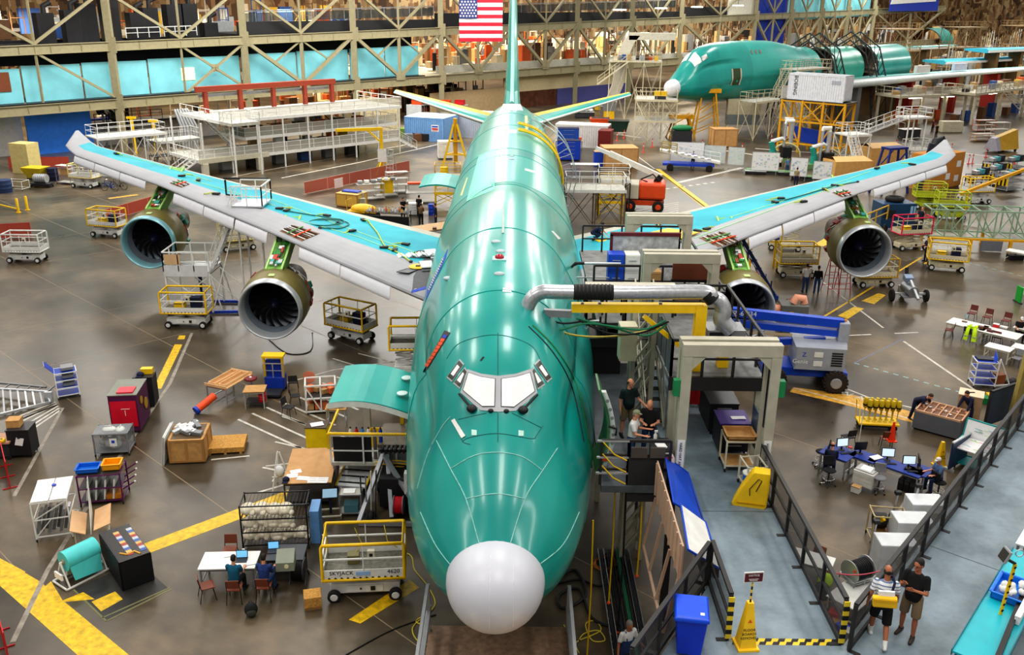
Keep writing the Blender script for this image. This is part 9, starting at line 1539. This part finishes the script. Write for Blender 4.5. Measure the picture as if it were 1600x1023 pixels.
tw=T('tow_dolly','grey three-wheeled towing dolly with drawbar on the open floor','dolly',G(1428,478)+V((0,.8,0)));B().tube([(0,-.5,.75),(0,.8,.8)],.34,14).o('dolly_tank',M('dolly_steel',(150,154,158),.35,.6),tw);b=B();b.bar((0,-1.2,.55),(0,.2,1.3),.14).bar((-1.0,.1,.5),(1.0,.1,.5),.12).bar((-.3,.9,.5),(.3,.9,.5),.5);b.o('drawbar',alu,tw);B().bx(-.6,-.1,-.5,.1,.4,.48).bx(.1,.6,-.5,.1,.4,.48).o('foot_plate',grey,tw);B().box((0,.6,1.35),(.5,.4,.3),rx=.4).o('blue_pad',M('pad_blue',(150,170,200)),tw);B().bar((0,.8,1.2),(0,1.0,1.9),.16).o('dark_post',black,tw);[B().wheel((x,.1,.38),.38,.14).o('wheel',rubber,tw)for x in(-1.05,1.05)];B().wheel((0,1.0,.3),.3,.14).o('wheel',rubber,tw)
gn=T('generator','teal-blue generator with a black tyre lying on top behind the pink lift','generator',G(1405,366)+V((-.2,1.5,0)),.1);B().bx(-1.3,1.5,-.9,.9,.35,2.3).o('generator_case',M('gen_teal',(24,66,100),.4),gn,.05);B().bx(-1.1,-.2,-.93,-.9,1.2,1.8).o('vent_panel',M('gen_black',(30,34,38)),gn);b=B();[b.tube([(.1+.55*cos(a),.1+.5*sin(a),2.5)for a in[2*PI*i/18 for i in range(18)]],.2,8,True)];b.o('loose_tyre',rubber,gn);B().bx(1.0,1.2,-.93,-.9,1.5,2.1).bx(1.28,1.42,-.93,-.9,1.5,2.1).o('case_mark',M('mark_pale',(150,190,220)),gn);[B().wheel((x,y,.3),.3,.2,(0,1,0)).o('wheel',rubber,gn)for x in(-.9,1.1)for y in(-.8,.8)]
bw=T('blue_wing_jack','dark blue lattice wing stand under the wing beside the tall carton','stand',G(1412,312)+V((-.3,3,0)),.4);b=B();[b.bar((x,y,0),(x*.6,y*.6,4.2),.16)for x in(-1.6,1.6)for y in(-.8,.8)];[b.bar((-1.6+.4*f,s*.8,.3+f),(1.6-.4*f,s*.8,1.5+f),.1)for f in(0,1.3,2.4)for s in(-1,1)];b.o('stand_lattice',M('stand_navy',(24,40,120)),bw);B().bx(-1.1,1.1,-.6,.6,4.2,4.4).o('stand_head',M('stand_navy',(24,40,120)),bw)
t=T('dark_strut','dark leaning strut under the far wing tip beside the tall carton','strut',G(1448,304)+V((0,1.5,0)));B().bar((-.2,0,0),(.4,0,4.6),.5,.3).o('strut_beam',M('strut_dark',(40,44,60)),t);B().bx(-.6,.3,-.4,.4,0,.12).o('strut_foot',dgrey,t)
gf=T('green_lattice_frame','pale green welded lattice frame on yellow stands at the far side','frame',G(1548,392)+V((.2,1.2,0)),-.12);sg=M('frame_sage',(150,176,150),.5);b=B();L2=4.6
for y in(-1,1):
 for z in(.9,2.9):b.bar((-L2,y,z),(L2,y,z),.1)
 for k in range(9):x=-L2+L2*2*k/8;b.bar((x,y,.9),(x,y,2.9),.09);(b.bar((x,y,.9),(x+L2/4,y,2.9),.07)if k<8 and k%2==0 else b.bar((x,y,2.9),(x+L2/4,y,.9),.07))if k<8 else 0
for k in range(9):x=-L2+L2*2*k/8;b.bar((x,-1,2.9),(x,1,2.9),.08);b.bar((x,-1,.9),(x,1,.9),.08)
b.o('lattice',sg,gf);b=B();b.bar((-L2,-1.3,.85),(L2,-1.3,.85),.16);[b.bar((x,-1.3,0),(x,-1.3,.85),.2)for x in(-4.4,-1.6,1.2,4)];[b.bar((x,1,0),(x,1,.85),.2)for x in(-4.4,0,4)];b.o('yellow_stand',M('stand_amber',(232,170,30)),gf);B().bx(-.9,.6,-1.45,-1.35,.05,.8).o('grey_panel',M('panel_steel',(120,122,130)),gf)
t=T('yellow_boom','long slanted yellow beam above the green lattice frame','beam',G(1560,340)+V((0,2,0)));B().bar((-2.6,0,1.6),(4,2,3.6),.24).o('beam_bar',M('stand_amber',(232,170,30)),t);B().bar((-2,0,0),(-2,0,1.7),.2).o('beam_post',M('stand_amber',(232,170,30)),t)
for i,(px,m)in enumerate((((1535,298),M('cart_navy',(34,40,66))),((1562,290),grey),((1585,300),M('cart_pale',(190,200,206))),((1590,275),dgrey),((1560,276),black))):
 rk=rack('cart with hazard-striped end in the far row of carts, '+['first','second','third','fourth','fifth'][i]+' from the lime lifts',G(*px)+V((0,1,0)),.5,(2.6,1.2,1.5),m,M('shelf_dark',(50,46,44)),3);b=B();[b.m(k%2).box((-1.32,-.5+k*.2,.9),(.02,.2,.7))for k in range(6)];b.o('hazard_end',[yellow,black],rk)
 for k in range(3):box('cart_load','case loaded on the far row of carts','case',rk.matrix_basis@V((-.7+.7*k,0,1.5)),.5,(.5,.6,.35+.1*k),[alu,M('load_teal',(90,170,180)),dgrey][k],group='cases on the far carts')
t=T('dark_pack','small dark stand under the white bench top below the green frame','stand',G(1585,405));B().bx(-.5,.5,-.3,.3,.0,.35).o('stand_base',black,t);B().bar((0,0,.35),(0,0,.75),.1).o('stand_neck',dgrey,t)
t=T('green_cone_stand','green and white barrier end at the image edge above the white tables','barrier',G(1590,472));B().bx(-.1,.1,-.4,.4,0,.06).o('barrier_foot',dgrey,t);B().bx(-.05,.05,-.3,.3,.06,1.0).o('barrier_post',M('post_green',(30,170,60)),t);B().bx(.05,1.2,-.03,.03,.5,.95).o('barrier_panel',white,t)
def stripes():
 m=bpy.data.materials.new('striped_shirt');N,L,b=nt(m);tc=N.new('ShaderNodeTexCoord');w_=N.new('ShaderNodeTexWave');w_.bands_direction='Z';w_.inputs['Scale'].default_value=4.2;L.new(tc.outputs['Object'],w_.inputs['Vector']);r=N.new('ShaderNodeValToRGB');r.color_ramp.interpolation='CONSTANT';e_=r.color_ramp.elements;e_[0].color=(*lin((110/255,130/255,165/255)),1);e_[1].position=.22;e_[1].color=(.84,.86,.88,1);L.new(w_.outputs['Fac'],r.inputs[0]);L.new(r.outputs[0],b.inputs['Base Color']);b.inputs['Roughness'].default_value=.9;return m
def plaid():
 m=M('plaid_navy',(38,62,120),.9,var=.6,scale=30);return m
blk=M('cloth_black',(16,16,18),.9);khk=M('cloth_khaki',(128,110,84),.9);jean=M('denim',(46,72,116),.9,var=.2,scale=20);wht=M('cloth_white',(226,226,224),.9);dgr=M('cloth_dkgreen',(16,40,38),.9);shoeb=M('shoe_brown',(58,46,38),.6);grt=M('cloth_grey',(150,150,146),.9)
DN=(.12,0,-1);HG=(((.2,.05,-1),(.08,-.2,-1),(-1,0,0)),((-.2,.05,-1),(-.08,-.2,-1),(1,0,0)))
TY=(((.12,-.45,-1),(-.1,-1,.0),(0,0,-1)),((-.12,-.45,-1),(.1,-1,.0),(0,0,-1)))
m1=person('balding man in white striped polo and black shorts walking on the slanting walkway',G(1370,1000,DZ),2.85,1.78,stripes(),blk,SKIN2,HAIRB,.06,None,((.42,.3,.03),(-.2,.35,.03)),(((.25,.1,-1),(.1,-.3,-1),(-1,0,0)),((-.22,-.15,-1),(-.12,-.5,-1),(1,0,0))),(.1,.15),None,M('shoe_white',(214,214,212)),True,belly=.05,bald=True,socks=white)
q=B();q.tube([(-.1,.16,1.28),(-.13,.1,1.48),(-.1,-.03,1.53),(.02,-.16,1.4)],.026,7);q.o('bag_strap',navy,m1);bag=T('shoulder_bag','yellow shoulder bag with white papers on the back of the man in striped polo','bag',m1.location,2.85);B().box((.02,.26,1.12),(.46,.12,.24),ry=.12,rx=-.1).o('bag_body',M('bag_yellow',(246,196,20),.5),bag,.03);B().box((.0,.235,1.24),(.3,.05,.22),ry=.12).o('papers',paper,bag);B().box((.02,.33,1.18),(.44,.015,.05),ry=.12).o('bag_flap',M('bag_gold',(220,170,10)),bag)
m2=person('man in black T-shirt and khaki shorts with arms folded on the slanting walkway',G(1416,992,DZ),-.75,1.82,blk,khk,SKIN2,HAIRB,-.03,None,((.12,.1,.06),(-.05,.06,.08)),(((.25,-.35,-1),(-1,-.6,.25),(0,-1,0)),((-.25,-.35,-1),(.55,-.75,.75),(0,-1,0))),(-.3,.1),None,shoeb,True,belly=.06,glasses=True)
B().box((.245,-.05,1.24),(.02,.1,.1),rz=.2).o('arm_tattoo_patch',M('badge_blue',(150,190,220)),m2)
b_=G(982,967,1.86);person('man in blue bib overalls and white T-shirt on the floor beside the slanted railing',(b_.x,b_.y,0),.5,1.86,wht,jean,SKIN2,HAIRG,.05,None,((.3,.2,.05),(-.2,.15,.05)),(((.35,-.1,-1),(.4,-.5,-.7),(-1,0,0)),((-.35,0,-1),(-.3,-.4,-1),(1,0,0))),(0,.25),bib=jean)
person('man in dark green polo and khaki shorts standing at the fuselage door',(3.75,7.75,DZ),.35,1.86,dgr,khk,SKIN,HAIRBR,.04,None,((.05,.05,.06),(-.05,.05,.06)),(((.35,-.2,-1),(.5,-.8,-.5),(0,0,-1)),((-.25,0,-1),(-.1,-.3,-1),(1,0,0))),(.5,.25),None,black,True,bald=True,belly=.06)
person('bald man in black T-shirt with white print looking at a phone at the door',(4.2,6.4,DZ),-.2,1.84,blk,jean,SKIN,HAIRG,.05,arms=(((.2,-.35,-1),(-.5,-1,.15),(0,0,-1)),((-.2,-.35,-1),(.5,-1,.15),(0,0,-1))),head=(-.2,.6),bald=True,belly=.06)
person('man in white T-shirt and olive cap gesturing at the door',(3.65,5.85,DZ),1.2,1.74,wht,jean,SKIN,HAIRG,.08,arms=(((.15,-.4,-1),(-.1,-1,.1),(0,0,1)),((-.15,-.4,-1),(.1,-1,-.05),(0,0,1))),head=(.1,.2),cap=M('cap_olive',(140,144,116),.9))
def sit(lab,p,rz,hz,**k):return person(lab,p,rz,k.pop('H',1.76),lean=k.pop('lean',.15),hz=hz,legs=((1.45,1.5,.12),(1.4,1.45,.12)),arms=TY,head=k.pop('head',(0,.35)),**k)
sit('man in blue-green T-shirt with headphones seated at the laptop desk, back to us',G(364,938)+V((.02,.22,0)),PI-.05,.56,shirt=M('cloth_bluegreen',(18,92,120),.9),pants=blk,hair=HAIRB)
sit('man in navy plaid shirt with headphones seated at the second laptop, back to us',G(412,936)+V((0,.2,0)),PI-.1,.56,shirt=plaid(),pants=jean,hair=HAIRB,sleeve='long')
for k,px in enumerate(((364,938),(412,936))):pass
sit('man in navy seated with his back to us at the blue desks',G(1296,752)+V((.0,.15,0)),PI-.3,.72,shirt=navy,pants=navy,sleeve='long',bald=True,hair=HAIRB)
sit('man in white cap and blue T-shirt seated at the end of the blue desks',G(1462,772),-1.35,.74,shirt=M('cloth_blue',(92,120,160),.9),pants=M('denim_dark',(24,40,80),.9),cap=wht,hair=HAIRG)
ln=(((.1,-.5,-1),(0,-.7,-1),(0,1,0)),((-.1,-.5,-1),(0,-.7,-1),(0,1,0)))
person('man in dark coveralls bending low over the grey parts bin',pb_.matrix_basis@V((-1.15,.35,0)),1.3+DR,1.8,navy,navy,SKIN,HAIRBR,1.05,None,((.15,.1,.05),(-.1,.1,.05)),(((.1,-.3,-1),(0,-.4,-1),(0,1,0)),((-.1,-.3,-1),(0,-.4,-1),(0,1,0))),(0,.6))
person('man in navy coveralls leaning over the grey parts bin beside the wet-floor cone',pb_.matrix_basis@V((.85,1.1,0)),-.3+DR,1.86,navy,navy,SKIN,HAIRBR,.55,None,((.1,.08,.08),(-.1,.08,.08)),ln,(-.2,.5),sleeve='long')
for lab,px,rz,sh,pa,kw in(('man in white shirt and jeans facing the cream lift',(1257,456),PI,wht,jean,dict(H=1.84)),('man in black jacket and jeans facing the cream lift',(1275,458),PI-.2,blk,jean,dict(sleeve='long')),('man in navy coveralls standing between the pink and yellow lifts',(1446,408),-1.2,navy,navy,dict()),('man in blue shirt at the long white planning board',(1082,262),PI,M('cloth_royal',(30,80,190),.9),navy,dict()),('man in white T-shirt and shorts between planning boards',(1217,268),PI,wht,blk,dict(shorts=True)),('man in grey-blue clothes between planning boards',(1229,272),PI+.3,M('cloth_blue',(92,120,160)),jean,dict()),('man in olive shirt near the wing edge and blue drums',(1243,290),2.6,M('cloth_olive',(150,140,100),.9),navy,dict()),('man in brown jacket behind the wing at the tool rack',(658,352),PI,M('cloth_brown',(120,90,66),.9),blk,dict(sleeve='long')),('man in black behind the brown-jacketed one',(655,338),2.8,blk,blk,dict()),('man in navy standing beside the cargo-door stand',(681,352),-1.2,navy,navy,dict(sleeve='long')),('man in black seated-height behind the skirted bench',(630,342),.6,blk,blk,dict()),('man in navy coveralls in the shadow below the white wing stair',(315,458),2.0,navy,navy,dict(sleeve='long'))):
 q=G(*px);person(lab,(q.x,q.y,0),rz,kw.pop('H',1.78),sh,pa,SKIN,HAIRB,.04,arms=HG if px[0]%2 else TY,head=(0,.2),vox=.016,**kw)
q=G(1424,391);person('man in dark blue aboard the pink-railed lift, arm raised',(q.x+.6,q.y+.6,1.38),-.6,1.76,navy,navy,SKIN,HAIRB,.05,arms=(((.3,-.4,-.6),(-.2,-.5,.9),(0,0,1)),((-.2,-.2,-1),(.1,-.7,-.6),(0,0,-1))),head=(0,-.2),vox=.016)
sit('person in dark top with white cap seated at the far white tables',G(1589,531),-.3,.56,shirt=blk,pants=blk,cap=wht,vox=.016)
h=hit(926,375,WBV[1])or hit(940,372,WBV[1]);h=h[0]if h else V((6.2,32,5.4));person('worker in navy kneeling on the wing root beside the fuselage',h,1.2,1.76,navy,navy,SKIN,HAIRB,.9,.42,((1.5,2.4,.1),(1.4,2.3,.1)),(((.1,-.6,-.7),(0,-.8,-.6),(0,0,-1)),((-.1,-.6,-.7),(0,-.8,-.6),(0,0,-1))),(0,.4),vox=.016);t=T('knee_pad','yellow kneeling pad beside the worker on the wing root','pad',h+V((.5,-.3,.02)),.4);B().bx(-.35,.35,-.25,.25,0,.08).o('pad_foam',yellow,t,.03);B().bx(-.1,.1,-.02,.02,.08,.12).o('pad_handle',black,t)
for lab,s_,sh,pa in(('person in white shirt leaning on the balcony rail by the blue wall',-.4,wht,jean),('person in dark top on the balcony, middle of three',.7,blk,jean),('person in black on the balcony, beside the truss column',1.9,blk,blk)):q=W(s_,2.95,2.95);person(lab,q,TR+.1,1.75,sh,pa,SKIN,HAIRB,.12,arms=TY,head=(0,.2),vox=.02)
for lab,px,sh in(('person in dark clothes near the cream counter, nearer of two',(1462,214),blk),('person in dark clothes near the cream counter, farther of two',(1456,206),M('cloth_maroon',(70,30,30),.9))):q=G(*px);person(lab,(q.x,q.y,0),.4,1.76,sh,blk,SKIN,HAIRB,vox=.02)
w=bpy.data.worlds.new('hall_air');bpy.context.scene.world=w;w.use_nodes=True
w.node_tree.nodes['Background'].inputs[0].default_value=(1.0,.97,.93,1);w.node_tree.nodes['Background'].inputs[1].default_value=.38  # even world glow added as ambient fill light
def area(x,y,z,sx,sy,p,col=(1,.96,.9)):
 l=bpy.data.lights.new('hall_lamp','AREA');l.shape='RECTANGLE';l.size=sx;l.size_y=sy;l.energy=p;l.color=col
 o=bpy.data.objects.new('hall_lamp',l);C.objects.link(o);o.location=(x,y,z)
for i in range(-2,3):
 for j in range(7):area(i*16+3,-8+j*20,27,3,9,1100)
for i in range(4):
 for j in range(3):area(-10+i*45,150+j*50,30,12,20,9000)
for i in range(9):q=W0(-24+i*20,22,15 if i<4 else 17);area(q.x,q.y,q.z,8,8,4500,(1,.85,.6))  # unseen warm fill lamps added behind the truss to brighten the far bay
for i in range(8):q=W0(-20+i*9,-14,24);area(q.x,q.y,q.z,4,6,1800)  # extra unseen fill lamps added to brighten the truss and cyan panels
sc=bpy.context.scene;sc.view_settings.view_transform='Standard';sc.view_settings.exposure=.18;sc.view_settings.look='Medium High Contrast'
sc.cycles.max_bounces=5;sc.cycles.diffuse_bounces=2;sc.cycles.glossy_bounces=3;sc.cycles.transparent_max_bounces=6;sc.cycles.use_denoising=True
sc.cycles.caustics_reflective=False;sc.cycles.caustics_refractive=False
bpy.data.scenes.remove(TS)
